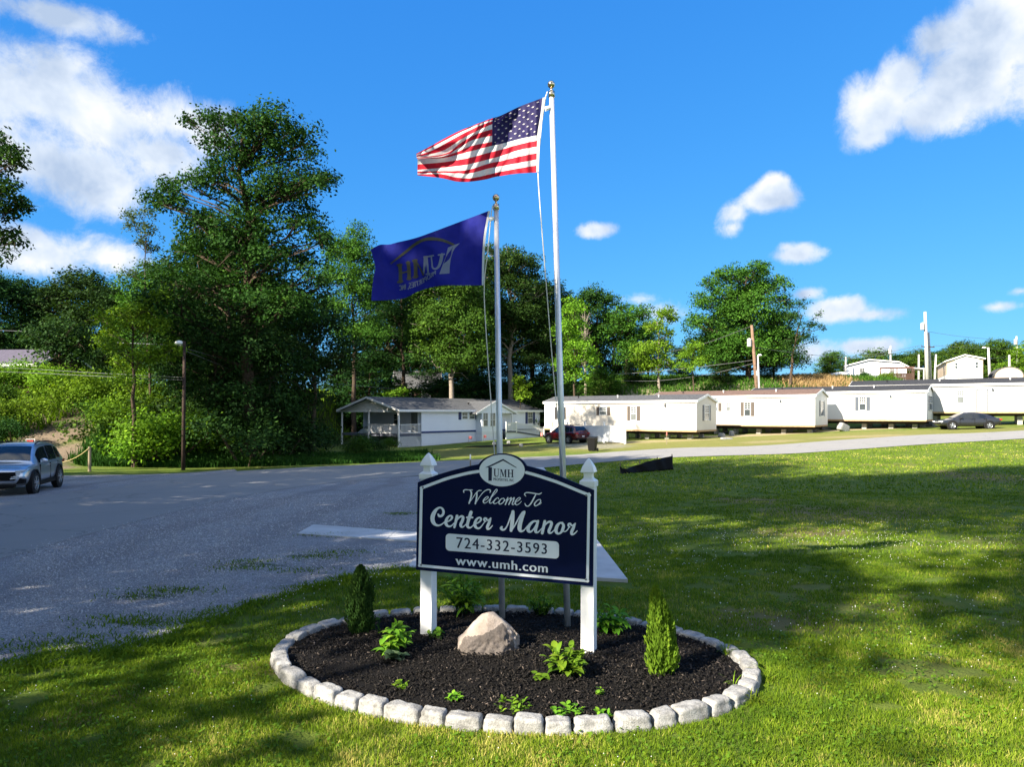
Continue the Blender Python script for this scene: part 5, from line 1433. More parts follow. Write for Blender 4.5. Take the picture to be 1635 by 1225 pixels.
for i, (px, top, Y, k, m, lab, wd_) in enumerate([
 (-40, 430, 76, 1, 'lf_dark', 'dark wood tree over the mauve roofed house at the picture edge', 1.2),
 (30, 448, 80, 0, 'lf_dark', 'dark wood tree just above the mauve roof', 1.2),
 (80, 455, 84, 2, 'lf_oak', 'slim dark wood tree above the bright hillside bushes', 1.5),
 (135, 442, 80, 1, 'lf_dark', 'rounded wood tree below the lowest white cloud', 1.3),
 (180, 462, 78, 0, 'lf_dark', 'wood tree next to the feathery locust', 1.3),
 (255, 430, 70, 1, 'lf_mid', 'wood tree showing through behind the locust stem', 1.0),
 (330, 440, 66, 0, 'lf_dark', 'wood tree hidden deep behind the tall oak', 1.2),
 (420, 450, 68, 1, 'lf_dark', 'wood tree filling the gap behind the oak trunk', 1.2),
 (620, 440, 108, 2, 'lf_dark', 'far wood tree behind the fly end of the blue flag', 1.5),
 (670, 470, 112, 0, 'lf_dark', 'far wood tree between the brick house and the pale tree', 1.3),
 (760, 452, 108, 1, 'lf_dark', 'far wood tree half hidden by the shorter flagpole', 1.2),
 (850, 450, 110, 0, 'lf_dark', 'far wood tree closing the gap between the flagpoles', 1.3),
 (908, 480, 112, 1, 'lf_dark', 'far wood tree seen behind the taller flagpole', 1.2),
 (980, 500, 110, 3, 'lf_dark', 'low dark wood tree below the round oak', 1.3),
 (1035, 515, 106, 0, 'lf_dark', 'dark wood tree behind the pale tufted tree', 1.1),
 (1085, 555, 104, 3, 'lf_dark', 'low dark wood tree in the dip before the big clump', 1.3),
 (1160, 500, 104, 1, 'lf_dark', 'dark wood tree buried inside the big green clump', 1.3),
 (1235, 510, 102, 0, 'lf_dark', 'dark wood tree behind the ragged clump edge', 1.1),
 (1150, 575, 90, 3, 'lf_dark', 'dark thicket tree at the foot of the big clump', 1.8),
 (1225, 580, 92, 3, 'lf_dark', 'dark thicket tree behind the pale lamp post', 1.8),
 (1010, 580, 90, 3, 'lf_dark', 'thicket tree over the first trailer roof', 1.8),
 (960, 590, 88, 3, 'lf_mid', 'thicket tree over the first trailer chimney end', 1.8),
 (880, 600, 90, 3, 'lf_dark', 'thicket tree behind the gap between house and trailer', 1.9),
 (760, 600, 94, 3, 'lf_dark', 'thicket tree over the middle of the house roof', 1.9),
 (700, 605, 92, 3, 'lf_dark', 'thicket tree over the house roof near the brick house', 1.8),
 (590, 560, 92, 3, 'lf_dark', 'thicket tree over the carport peak', 1.6), (365, 350, 55, 0, 'lf_dark', 'inner wood tree added behind the oak crown to shade the house', 1.1), (545, 560, 104, 3, 'lf_dark', 'dense thicket tree of the hillcrest behind the house, above the carport', 1.7), (600, 558, 104, 3, 'lf_dark', 'dense thicket tree of the hillcrest behind the house, beside the brick house wall', 1.7), (655, 565, 104, 3, 'lf_dark', 'dense thicket tree of the hillcrest behind the house, over the brick house ridge', 1.7), (705, 560, 104, 3, 'lf_dark', 'dense thicket tree of the hillcrest behind the house, below the pale-leaved tree', 1.7), (750, 562, 104, 3, 'lf_dark', 'dense thicket tree of the hillcrest behind the house, left of the shorter flagpole', 1.7), (800, 560, 104, 3, 'lf_dark', 'dense thicket tree of the hillcrest behind the house, right behind the shorter flagpole', 1.7), (850, 564, 104, 3, 'lf_dark', 'dense thicket tree of the hillcrest behind the house, midway between the flagpoles', 1.7), (900, 566, 104, 3, 'lf_dark', 'dense thicket tree of the hillcrest behind the house, right behind the taller flagpole', 1.7), (950, 575, 104, 3, 'lf_dark', 'dense thicket tree of the hillcrest behind the house, past the taller flagpole', 1.7)]):  # the inner wood tree is added to shade the house
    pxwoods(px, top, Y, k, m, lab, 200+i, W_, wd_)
SK = 'trees on the far skyline'
for i, (px, top, Y, k, m, lab, wd_) in enumerate([
 (1330, 562, 118, 3, 'lf_mid', 'skyline tree nearest the big clump', 1.6), (1326, 568, 97, 3, 'lf_mid', 'light bush-like tree beside the dry straw bank', 1.3),
 (1365, 572, 150, 3, 'lf_mid', 'skyline tree over the low eave of the blue house', 1.6), (1400, 560, 160, 3, 'lf_mid', 'skyline tree over the peak of the blue house', 1.6),
 (1440, 566, 140, 3, 'lf_dark', 'skyline tree above the blue house awning', 1.7), (1470, 562, 135, 1, 'lf_mid', 'skyline tree directly behind the tall double pole', 1.4),
 (1505, 560, 150, 3, 'lf_dark', 'skyline tree at the low end of the tan home', 1.5), (1535, 549, 125, 1, 'lf_mid', 'skyline tree topping the tan home roof', 1.3),
 (1565, 552, 130, 3, 'lf_dark', 'skyline tree between tan home and lamp pole', 1.5), (1593, 547, 122, 1, 'lf_mid', 'skyline tree directly above the arched shed', 1.3),
 (1612, 556, 135, 0, 'lf_dark', 'skyline tree behind the stub pole', 1.3), (1645, 548, 110, 3, 'lf_light', 'bright tree cut by the picture edge near the shed', 1.4), (1690, 545, 120, 1, 'lf_mid', 'skyline tree beyond the shed', 1.3)]):
    pxwoods(px, top, Y, k, m, lab, 300+i, SK, wd_, 'skyline_tree')
# unseen trees added outside the view, placed and shaped to shade lot and lawn
RW = 'unseen trees added to shade lot and lawn'
for i, (x, y, k, hgt, wd_) in enumerate(SHADE):
    woods('added_shade_tree', 'unseen tree added for the long shade it lays over the lawn', x, y, k, hgt, 'lf_dark', RW, 400+i, wd_)

# ================================================================ bushes on the bank
BUSH = []
for i in range(3):
    r = random.Random(90+i); L = [(r.gauss(0, .55), r.gauss(0, .55), r.uniform(.3, 1.15), r.uniform(.38, .62)) for _ in range(9)]
    c = crown_mesh(L, .095, 2.4, 95+i, rag=1.08); c.name = 'foliage'; c.materials.append(M['lf_light'])
    mb = MB()
    for q in L: mb.tube([(q[0]*.2, q[1]*.2, -.1), (q[0]*.7, q[1]*.7, q[2]*.6), q[:3]], [.03, .02, .01], 5)
    s = mb.mesh('stem', fix=False); s.materials.append(M['bark']); BUSH.append((c, s))
def bush(px, py, sc, m, lab, i, group='bushes on the bank', Y=None):
    if Y is None and 235 <= px < 700: Y = 45+2.2*(i % 4)+max(0, (px-450)/14); sc *= 1.35
    p = G(px, py) if Y is None else np.array([(px-CX)/F*Y, Y, gz((px-CX)/F*Y, Y)])
    o = thing('bush', lab, 'bush', p, i*1.7, group); o.scale = (sc, sc, sc*.95)
    for nm, me in zip(('foliage', 'stem'), BUSH[i % 3]):
        ch = bpy.data.objects.new(nm, me); COL.objects.link(ch); ch.parent = o
        if nm == 'foliage': set_mat(ch, M[m])
for i, (px, py, sc, m, lab) in enumerate([
 (15, 615, 1.5, 'lf_light', 'bright bush under the mauve roof'), (60, 605, 1.6, 'lf_light', 'bright tall-stemmed bush at the top of the dirt track'), (105, 602, 1.8, 'lf_light', 'bright bush crowning the bank beyond the track'),
 (150, 605, 1.8, 'lf_light', 'bright bush on the bank below the dark shade tree'), (190, 615, 1.7, 'lf_light', 'bright bush under the yellow-green maple'), (130, 628, 1.5, 'lf_light', 'bright bush beside the upper end of the track'),
 (165, 645, 1.7, 'lf_mid', 'bright bush halfway up the bank'), (215, 640, 1.8, 'lf_light', 'mid green bush halfway up the bank'), (255, 630, 1.8, 'lf_light', 'mid green bush at the foot of the maple stem'),
 (150, 676, 1.3, 'lf_mid', 'bush at the lower bend of the dirt track'), (180, 692, 1.3, 'lf_mid', 'bush just above the rope post'), (205, 690, 1.6, 'lf_light', 'fern-leaved sumac bush low on the bank'),
 (240, 700, 1.5, 'lf_light', 'sumac bush next to the dark utility pole'), (275, 690, 1.6, 'lf_light', 'pale sumac bush touching the dark utility pole'), (310, 700, 1.6, 'lf_mid', 'bush in the shade just beyond the dark pole'),
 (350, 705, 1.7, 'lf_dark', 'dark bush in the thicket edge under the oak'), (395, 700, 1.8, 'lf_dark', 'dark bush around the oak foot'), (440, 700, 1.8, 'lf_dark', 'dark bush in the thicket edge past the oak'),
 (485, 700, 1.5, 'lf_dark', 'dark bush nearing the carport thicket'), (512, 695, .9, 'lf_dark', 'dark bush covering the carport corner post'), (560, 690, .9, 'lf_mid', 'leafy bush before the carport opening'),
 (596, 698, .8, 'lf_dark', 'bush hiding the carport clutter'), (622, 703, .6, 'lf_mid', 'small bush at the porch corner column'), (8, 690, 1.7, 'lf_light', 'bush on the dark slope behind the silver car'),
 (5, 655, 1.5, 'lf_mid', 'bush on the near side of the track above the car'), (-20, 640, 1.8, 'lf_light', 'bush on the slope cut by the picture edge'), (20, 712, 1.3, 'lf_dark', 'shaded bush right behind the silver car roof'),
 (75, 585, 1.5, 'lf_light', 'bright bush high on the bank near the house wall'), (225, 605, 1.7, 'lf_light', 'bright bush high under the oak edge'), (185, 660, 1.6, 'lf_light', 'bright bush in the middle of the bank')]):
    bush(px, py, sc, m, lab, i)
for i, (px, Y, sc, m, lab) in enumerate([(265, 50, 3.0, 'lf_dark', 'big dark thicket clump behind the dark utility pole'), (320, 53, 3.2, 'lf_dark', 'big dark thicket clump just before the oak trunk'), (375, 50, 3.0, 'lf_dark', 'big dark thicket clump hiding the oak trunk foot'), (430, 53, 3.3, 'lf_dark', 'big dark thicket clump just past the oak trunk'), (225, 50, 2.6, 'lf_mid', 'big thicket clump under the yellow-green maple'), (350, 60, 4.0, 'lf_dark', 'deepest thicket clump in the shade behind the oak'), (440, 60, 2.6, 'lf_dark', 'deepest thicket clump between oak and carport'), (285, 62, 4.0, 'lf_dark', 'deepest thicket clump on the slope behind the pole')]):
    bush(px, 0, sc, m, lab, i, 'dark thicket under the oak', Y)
for i, (px, Y, sc, lab) in enumerate([(-10, 60, 1.9, 'bright bush before the brown house wall at the picture edge'), (22, 60.5, 2.0, 'bright bush below the lit window of the mauve-roofed house'), (48, 60, 1.9, 'bright bush at the corner of the mauve-roofed house'), (95, 57, 2.2, 'bright bush on the bank crest beyond the mauve roof'), (140, 54, 2.2, 'bright bush on the bank crest toward the maple'), (185, 50, 2.0, 'bright bush on the bank under the maple crown')]):
    bush(px, 0, sc, 'lf_light', lab, i, 'bushes on the bank', Y)
bush(1380, 602, .9, 'lf_dark', 'round dark bush before the blue house corner', 31, 'bushes by the far homes', 100)
bush(1425, 607, .9, 'lf_light', 'yellow-green bush before the brown deck', 32, 'bushes by the far homes', 97)
bush(1405, 608, .7, 'lf_light', 'smaller yellow-green bush before the brown deck', 33, 'bushes by the far homes', 98)
# tall uncut grass along the far side of the road
r = np.random.default_rng(44)
n = 60000
q = r.random(n); ax = np.interp(q, np.linspace(0, 1, 6), [100, 200, 320, 450, 580, 690]); ay = np.interp(q, np.linspace(0, 1, 6), [738, 738, 736, 732, 729, 727])
ends = [G(a, b) for a, b in zip([125, 200, 320, 450, 580, 690], [743, 746, 747, 744, 740, 735.5])]
ex_ = np.interp(q, np.linspace(0, 1, 6), [e[0] for e in ends]); ey_ = np.interp(q, np.linspace(0, 1, 6), [e[1] for e in ends])
dd = 6.5*r.random(n)**1.3
x, y = ex_-dd*.25+r.normal(0, .3, n), ey_+dd
hh = (.3+.65*r.random(n)*np.clip(.3+dd/3, 0, 1))*(1-.35*q)*(.6+.8*value_noise(x, y, 1.6, 50))
tag(link('tall_grass', blades('tall_grass', x, y, ground(x, y), hh, .05+.05*r.random(n), .55, 8, np.clip(value_noise(x, y, 2.3, 51)*.8+r.normal(0, .12, n), 0, 1)), M['lf_tall']), 'tall uncut grass along the far roadside thicket', 'grass', kind='stuff')
n = 26000; x = r.uniform(-38, 4, n); y = r.uniform(40, 92, n); k = ~((np.abs(x+30) < 3.4) & (y < 58)) & (hill(x, y) > .25) & ~((x > -20) & (x < 6) & (y < 88)); x, y = x[k], y[k]
tag(link('hill_undergrowth', blades('hill_undergrowth', x, y, ground(x, y), .3+.7*r.random(len(x)), .10+.1*r.random(len(x)), .9, 9, np.clip(r.normal(.35, .2, len(x)), 0, 1)), M['lf_light']), 'green undergrowth covering the wooded bank', 'undergrowth', kind='stuff')
n = 16000; x = r.uniform(5, 50, n); y = r.uniform(86, 100, n)
tag(link('bank_grass', blades('bank_grass', x, y, ground(x, y), .2+.4*r.random(len(x)), .08+.08*r.random(len(x)), .8, 9, np.clip(r.normal(.35, .2, len(x)), 0, 1)), M['lf_mid']), 'green grass along the top of the grey bank', 'grass', kind='stuff')
n = 5000; x = r.normal(38.5, 1.9, n); y = r.normal(90, 2.0, n)
tag(link('straw_grass', blades('straw_grass', x, y, ground(x, y), .35+.45*r.random(n), .06+.06*r.random(n), .7, 10), M['lf_straw']), 'dry orange straw grass on the bank above the trailers', 'grass', kind='stuff')
# ================================================================ buildings
class Frame:
    """A building's own axes: x along its long side, y away from us."""
    def __init__(self, o, ang): self.o = np.array(o, float); self.a = np.array([math.cos(ang), math.sin(ang)]); self.b = np.array([-math.sin(ang), math.cos(ang)]); self.ang = ang
    def X(self, px, y=0):
        k = (px-CX)/F; return (k*(self.o[1]+self.b[1]*y)-self.o[0]-self.b[0]*y)/(self.a[0]-k*self.a[1])
    def Z(self, x, y, py):
        return H-(py-YH)/F*(self.o[1]+self.a[1]*x+self.b[1]*y)-self.o[2]
    def Yat(self, px, x):      # local y on the end wall at x
        k = (px-CX)/F; return (k*(self.o[1]+self.a[1]*x)-self.o[0]-self.a[0]*x)/(self.b[0]-k*self.b[1])
def window(parent, side, c0, c1, z0, z1, at, shut=None, panes=(2, 3), glass='glass', sw=.32, wide=None, split=True):
    """side 'f': on the long wall (plane y=at, faces -y); 'e': on the end wall (plane x=at, faces +x); 'l': end wall facing -x."""
    def T(u, d, z):   # u along wall, d outwards
        return {'f': (u, at-d, z), 'e': (at+d, u, z), 'l': (at-d, u, z)}[side]
    def bx(mb, u0, u1, d0, d1, za_, zb_):
        p, q = T(u0, d0, za_), T(u1, d1, zb_)
        mb.box(min(p[0], q[0]), max(p[0], q[0]), min(p[1], q[1]), max(p[1], q[1]), min(p[2], q[2]), max(p[2], q[2]))
    w = .05
    mb = MB()
    bx(mb, c0-w, c1+w, .0, .045, z1, z1+w); bx(mb, c0-w, c1+w, .0, .06, z0-w, z0); bx(mb, c0-w, c0, .0, .045, z0, z1); bx(mb, c1, c1+w, .0, .045, z0, z1)
    zm = (z0+z1)/2
    if split: bx(mb, c0, c1, .012, .035, zm-.025, zm+.025)
    nx, nz_ = panes
    for i in range(1, nx): bx(mb, c0+(c1-c0)*i/nx-.011, c0+(c1-c0)*i/nx+.011, .012, .03, zm if split else z0, z1)
    for i in range(1, nz_): bx(mb, c0, c1, .012, .029, (zm if split else z0)+(z1-(zm if split else z0))*i/nz_-.011, (zm if split else z0)+(z1-(zm if split else z0))*i/nz_+.011)
    wn = mb.build('window', M['trim'], parent)
    mb = MB(); bx(mb, c0, c1, .002, .012, z0, z1); mb.build('pane', M[glass], wn)
    if shut:
        for u0 in (c0-w-sw-.02, c1+w+.02):
            mb = MB(); bx(mb, u0, u0+sw, .0, .025, z0-.05, z1+.05)
            for k in range(9):
                zz = z0-.02+(z1-z0)*(k+.5)/9; bx(mb, u0+.04, u0+sw-.04, .025, .034, zz, zz+(z1-z0)/16)
            mb.build('shutter', M[shut], parent)
    return wn
def gable_roof(parent, L, D, ze, zr, m, ov=.25, ovx=.15, th=.09, fascia='trim'):
    mb = MB(); y0, y1, ym = -ov, D+ov, D/2
    zo = ze-(zr-ze)*ov/(D/2)
    for s in ((y0, zo), (y1, zo)):
        vs = [(-ovx, s[0], s[1]+.02), (L+ovx, s[0], s[1]+.02), (L+ovx, ym, zr+.02), (-ovx, ym, zr+.02)]
        vs2 = [(x, y, z+th) for x, y, z in vs]
        mb.add(vs+vs2, [(0, 3, 2, 1), (4, 5, 6, 7), (0, 1, 5, 4), (1, 2, 6, 5), (2, 3, 7, 6), (3, 0, 4, 7)])
    rf = mb.build('roof', m, parent)
    mb = MB()
    mb.box(-ovx-.01, L+ovx+.01, y0-.03, y0-.003, zo-.10, zo+.12); mb.box(-ovx-.01, L+ovx+.01, y1+.003, y1+.03, zo-.10, zo+.12)
    for x in (-ovx-.035, L+ovx+.008):
        for s in (y0, y1):
            vs = [(x, s, zo-.10), (x, ym, zr-.09), (x, ym, zr+.125), (x, s, zo+.125)]; vs += [(x+.027, y, z) for _, y, z in vs]
            mb.add(vs, [(0, 1, 2, 3), (7, 6, 5, 4), (0, 4, 5, 1), (1, 5, 6, 2), (2, 6, 7, 3), (3, 7, 4, 0)])
    mb.build('fascia', M[fascia], parent)
    return rf
def gable_walls(parent, x0, x1, D, z0, ze, zr, m, name='wall'):
    mb = MB(); mb.prism([(0, z0), (D, z0), (D, ze), (D/2, zr-.01), (0, ze)], 'x', x0, x1)
    return mb.build(name, m, parent)
def trailer(label, rx, ry, zfl, phi, L, D, m_wall, m_roof, wins, door_px, lamp, endwin, shut, eave_py, piers=True, end_shut=None, rz_=None):
    """rx, ry: the near corner; zfl: height of the floor line; the long side runs away to the far corner."""
    ang = -phi
    a = np.array([math.cos(ang), math.sin(ang)])
    o = np.array([rx, ry])-a*L
    g0 = min(gz(*o), gz(rx, ry))
    fr = Frame((o[0], o[1], g0), ang)
    t = thing('mobile_home', label, 'mobile home', (o[0], o[1], g0), ang, 'new mobile homes set on blocks')
    zf = zfl-g0
    ze = fr.Z(L, 0, eave_py); zr = ze+D/2*.24
    gable_walls(t, 0, L, D, zf, ze, zr, m_wall)
    gable_roof(t, L, D, ze, zr, m_roof, .12, .12)
    mb = MB(); mb.box(-.006, L+.006, -.012, -.001, zf-.12, zf+.03); mb.box(L+.001, L+.012, -.012, D+.012, zf-.12, zf+.03)
    mb.build('base_trim', M['wood'], t)
    mb = MB()
    for q in ((L-.10, L+.014, -.014, -.0015), (-.01, .10, -.014, -.0015), (L+.0015, L+.014, -.0012, .1), (L+.0015, L+.014, D-.1, D)):
        mb = MB(); mb.box(*q, zf+.03, ze-.08); mb.build('corner_trim', M['trim'], t)
    for (p0, p1, t0, t1, sh, gl, pn) in wins:
        c0, c1 = fr.X(p0), fr.X(p1); zc_ = (c0+c1)/2
        window(t, 'f', c0, c1, fr.Z(zc_, 0, t1), fr.Z(zc_, 0, t0), 0, sh, pn, gl)
    if door_px:
        p0, p1, t0 = door_px; c0, c1 = fr.X(p0), fr.X(p1); zt = fr.Z((c0+c1)/2, 0, t0)
        zb_ = zf+.06
        mb = MB(); mb.box(c0, c1, -.03, -.002, zb_, zt-.06)
        for k in range(2):
            for j in range(3):
                u0 = c0+.12+(c1-c0-.2)*k/2; w0 = zb_+.15+(zt-zb_-.3)*j/3; mb.box(u0, u0+(c1-c0)*.3, -.038, -.03, w0, w0+(zt-zb_)*.22)
        d = mb.build('door', M['door'], t)
        mb = MB(); mb.lathe([(.03, 0), (.03, -.03), (.035, -.05), (.02, -.075)], 10, (c1-.09, -.03, zb_+1.0), axis='y'); mb.build('handle', M['bolt'], d)
        mb = MB(); mb.box(c0-.08, c0-.004, -.028, -.002, zb_, zt+.03); mb.box(c1+.004, c1+.08, -.028, -.002, zb_, zt+.03); mb.box(c0-.004, c1+.004, -.028, -.002, zt-.055, zt+.03); mb.build('door_frame', M['shutter_grey'] if lamp == 'g' else M['doorframe'], t)
        mb = MB(); lx = c1+.42; mb.box(lx-.06, lx+.06, -.04, -.002, zt-.02, zt+.16); mb.lathe([(.03, .10), (.07, .06), (.08, -.05), (.05, -.12)], 10, (lx, -.12, zt+.02)); mb.build('porch_light', M['shutter_grey'], t)
    if endwin:
        p0, p1, t0, t1, gl = endwin; c0, c1 = sorted((fr.Yat(p0, L), fr.Yat(p1, L)))
        window(t, 'e', c0, c1, fr.Z(L, (c0+c1)/2, t1), fr.Z(L, (c0+c1)/2, t0), L, end_shut or shut, (2, 3), gl)
    # steel beams, block piers
    mb = MB()
    for y in (D*.25, D*.75): mb.box(.2, L-.2, y-.06, y+.06, zf-.38, zf-.125)
    mb.build('chassis', M['frame_steel'], t)
    r = random.Random(int(rx*10))
    for k in range(int(L/2.2)):
        for y in (D*.25, D*.75):
            x = L-.9-k*2.2+r.uniform(-.2, .2); w = o+fr.a*x+fr.b*y; zg = gz(*w)-g0
            mb = MB(); z = zg-.1; n = max(1, round((zf-.40-z)/.19)); hh = (zf-.385-z)/n
            for j in range(n): mb.box(x-.2, x+.2, y-.2+.02*(j % 2), y+.2-.02*(j % 2), z+j*hh, z+(j+1)*hh-.004)
            mb.build('pier', M['block'], t)
    # vents and stub pipes on the roof
    for k in range(3):
        x = L*(.2+.27*k)+r.uniform(-.6, .6); y = D*.3; z = ze+(zr-ze)*.6
        mb = MB(); mb.lathe([(.05, -.1), (.05, .28), (.09, .29), (.09, .33)], 10, (x, y, z)); mb.build('roof_vent', M['trim'] if k else M['dark'], t)
    return t, fr
M['doorframe'] = plain('grey_door_frame', (.30, .30, .30), .6)
ph = rad(37)
t1 = trailer('cream mobile home with taupe shutters beside the white fence', (1112-CX)/F*62, 62, H-28/F*62, ph, 16, 4.6, M['sid_cream'], M['roof_grey'],
  [(891, 898, 651, 669, 'shutter_black', 'glass', (2, 2)), (958, 968.5, 650.5, 662.5, 'shutter_brown', 'paleglass', (2, 2)), (1007.5, 1016, 649.5, 671, 'shutter_brown', 'paleglass', (2, 3))], (1042, 1055.5, 648), 'w', (1124.5, 1132, 648, 671, 'paleglass'), 'shutter_brown', 640.5, end_shut='shutter_grey')
t2 = trailer('white mobile home with brown roof, next to the cream one', (1301-CX)/F*64, 64, H-20/F*64, ph, 16, 4.6, M['sid_white'], M['roof_brown'],
  [(1143, 1146, 644, 656, 'shutter_brown', 'paleglass', (2, 2)), (1189, 1198, 643, 664, 'shutter_brown', 'glass', (2, 3)), (1160, 1166, 644, 656, None, 'paleglass', (2, 2))], (1225, 1239, 641), 'w', (1310, 1315, 641, 664, 'glass'), 'shutter_grey', 631.5)
t3 = trailer('white mobile home with charcoal roof and grey-blue shutters', (1479-CX)/F*64, 64, H-11/F*64, ph, 16, 4.6, M['sid_white2'], M['roof_dark'],
  [(1372.5, 1382, 634.5, 655, 'shutter_grey', 'glass', (3, 4))], (1403, 1414, 633.5), 'w', (1483.5, 1488, 633, 655, 'glass'), 'shutter_grey', 624.5)
t4 = trailer('light grey mobile home with white shutters, cut by the picture edge', (1700-CX)/F*62, 62, H+2/F*62, rad(33), 17, 4.6, M['sid_grey'], M['roof_dark'],
  [(1528.5, 1538.5, 624, 643.5, 'trim', 'paleglass', (3, 3))], (1560.5, 1576, 622.5), 'g', None, None, 611.5)

# ---- the house with carport porch and ramp
phi = math.atan2(.766, .643)
HO = (-11.03, 69.44); zg = -.95
HF = Frame((HO[0], HO[1], zg), phi)
ho = thing('house', 'pale blue-white house with navy shutters, porch gable and wheelchair ramp', 'house', (HO[0], HO[1], zg), phi)
L, D = HF.X(862), 9.3
ze = HF.Z(0, 0, 654.5); zr = ze+1.25; zf = 1.25
xw = HF.X(673)
gable_walls(ho, xw, L, D, zf, ze, zr, M['sid_blue'])
mb = MB(); mb.box(xw+.03, L-.03, .04, D-.04, -.5, zf-.001); mb.build('skirting', M['sid_skirt'], ho)
mb = MB(); mb.box(xw-.01, L+.01, -.02, -.002, zf-.02, zf+.17); mb.build('stripe', M['stripe_navy'], ho)
mb = MB(); mb.prism([(.05, ze-.05), (D-.05, ze-.05), (D/2, zr-.12)], 'x', .02, .08); mb.build('gable', M['sid_white'], ho)
gable_roof(ho, L, D, ze, zr, M['roof_grey'], .35, .30)
mb = MB(); mb.box(.05, xw-.005, .1, D-.1, zf-.30, zf-.06); mb.build('porch_deck', M['deck'], ho)
for y in (.06, D*.5, D-.2):
    mb = MB(); mb.box(0, .14, y, y+.14, -.4, ze-.05); mb.build('porch_post', M['trim'], ho)
mb = MB(); mb.box(.0, xw, .0, .12, ze-.22, ze-.02); mb.box(.0, .12, .12, D, ze-.22, ze-.05); mb.build('porch_beam', M['trim'], ho)
def rail(parent, p0, p1, h=.95, n=12, m='trim', name='railing', posts=True):
    mb = MB(); a, b = np.array(p0, float), np.array(p1, float)
    up = np.array([0, 0, 1.])
    mb.bar(a+up*h, b+up*h, .09, .05); mb.bar(a+up*.1, b+up*.1, .06, .05)
    for k in range(1, n):
        q = a+(b-a)*k/n; mb.bar(q+up*.11, q+up*(h-.02), .035)
    if posts:
        for q in (a, b): mb.box(q[0]-.055, q[0]+.055, q[1]-.055, q[1]+.055, q[2]-.15, q[2]+h+.12)
    return mb.build(name, M[m], parent)
rail(ho, (.15, .06, zf-.06), (xw-.06, .06, zf-.06), .95, 16, posts=False); rail(ho, (.07, .25, zf-.06), (.07, D*.5, zf-.06), .95, 26, posts=False)
mb = MB()
for k in range(-12, 30):     # lattice under the porch
    for s in (1, -1):
        u = k*.12; a_ = (u, .07 if s > 0 else .085, -.4); b_ = (u+s*(zf+.1), .07 if s > 0 else .085, zf-.3)
        def clip(a, b):
            pts = []
            for t in np.linspace(0, 1, 40):
                q = np.array(a)+(np.array(b)-np.array(a))*t
                if .14 < q[0] < xw-.02: pts.append(q)
            return (pts[0], pts[-1]) if len(pts) > 2 else None
        c = clip(a_, b_)
        if c: mb.bar(c[0], c[1], .02, .02)
mb.build('lattice', M['trim'], ho)
# porch back wall: storm door, small window, seen through the porch
mb = MB(); mb.box(xw-.045, xw-.002, .55, 1.5, zf, zf+2.05); dd_ = mb.build('door', M['paleglass'], ho)
mb = MB(); mb.box(xw-.06, xw-.046, 1.36, 1.42, zf+.9, zf+1.05); mb.build('handle', M['bolt'], dd_)
mb = MB(); mb.box(xw-.05, xw-.002, .45, .545, zf, zf+2.15); mb.box(xw-.05, xw-.002, 1.505, 1.6, zf, zf+2.15); mb.box(xw-.05, xw-.002, .545, 1.505, zf+2.055, zf+2.15); mb.build('door_frame', M['trim'], ho)
window(ho, 'l', 3.3, 4.2, zf+.8, zf+1.9, xw, None, (2, 2))
for (p0, p1, t0, t1, sh, gl, nm) in [(738, 746, 659.5, 669, None, 'paleglass', 0), (749.5, 757.5, 659.5, 669, None, 'paleglass', 0), (843, 850, 659, 676, 'shutter_navy', 'paleglass', 1)]:
    c0, c1 = HF.X(p0), HF.X(p1); zc_ = (c0+c1)/2
    window(ho, 'f', c0, c1, HF.Z(zc_, 0, t1), HF.Z(zc_, 0, t0), 0, sh, (2, 2), gl, .42)
for p0, p1 in ((732, 736.5), (758, 762)):
    c0, c1 = HF.X(p0), HF.X(p1); mb = MB(); mb.box(c0, c1, -.03, -.002, HF.Z(c0, 0, 670.5), HF.Z(c0, 0, 658)); mb.build('shutter', M['shutter_navy'], ho)
# the entry gable: a shallow bay with two windows, beside it the recessed door
b0, b1, b2 = HF.X(769.5, -.9), HF.X(799, -.9), HF.X(818, -.9)
zb_ = ze-.35
mb = MB(); mb.box(b0, b1, -.9, -.003, zf, zb_); mb.build('bay_wall', M['sid_blue'], ho)
mb = MB(); mb.box(b0+.02, b1-.02, -.88, -.003, -.5, zf-.002); mb.build('bay_skirting', M['sid_skirt'], ho)
g0_, g1_ = HF.X(760, -1.0), HF.X(826, -1.0); gm = HF.X(791.5, -1.0); gzt = HF.Z(gm, -1, 640)
mb = MB(); mb.prism([(g0_+.2, zb_+.003), (g1_-.2, zb_+.003), (gm, gzt-.16)], 'y', -.92, .3); mb.build('entry_gable', M['sid_blue'], ho)
mb = MB()
for s0, s1 in ((g0_, gm), (g1_, gm)):
    vs = [(s0, -1.08, zb_-.08), (s1, -1.08, gzt-.10), (s1, D*.5, gzt-.10), (s0, .4, zb_-.08)]; vs += [(x, y, z+.09) for x, y, z in vs]
    mb.add(vs, [(0, 3, 2, 1), (4, 5, 6, 7), (0, 1, 5, 4), (1, 2, 6, 5), (2, 3, 7, 6), (3, 0, 4, 7)])
mb.build('entry_roof', M['roof_grey'], ho)
mb = MB()
for s0 in (g0_, g1_):
    vs = [(s0, -1.12, zb_-.14), (gm, -1.12, gzt-.16), (gm, -1.12, gzt+.03), (s0, -1.12, zb_+.05)]; vs += [(x, -1.085, z) for x, y, z in vs]
    mb.add(vs, [(0, 1, 2, 3), (7, 6, 5, 4), (0, 4, 5, 1), (1, 5, 6, 2), (2, 6, 7, 3), (3, 7, 4, 0)])
mb.build('entry_fascia', M['trim'], ho)
for p0, p1 in ((771.5, 778.5), (783, 790.5)):
    c0, c1 = HF.X(p0, -.9), HF.X(p1, -.9); window(ho, 'f', c0, c1, HF.Z(c0, -.9, 680.5), HF.Z(c0, -.9, 660), -.9, None, (2, 3), 'paleglass')
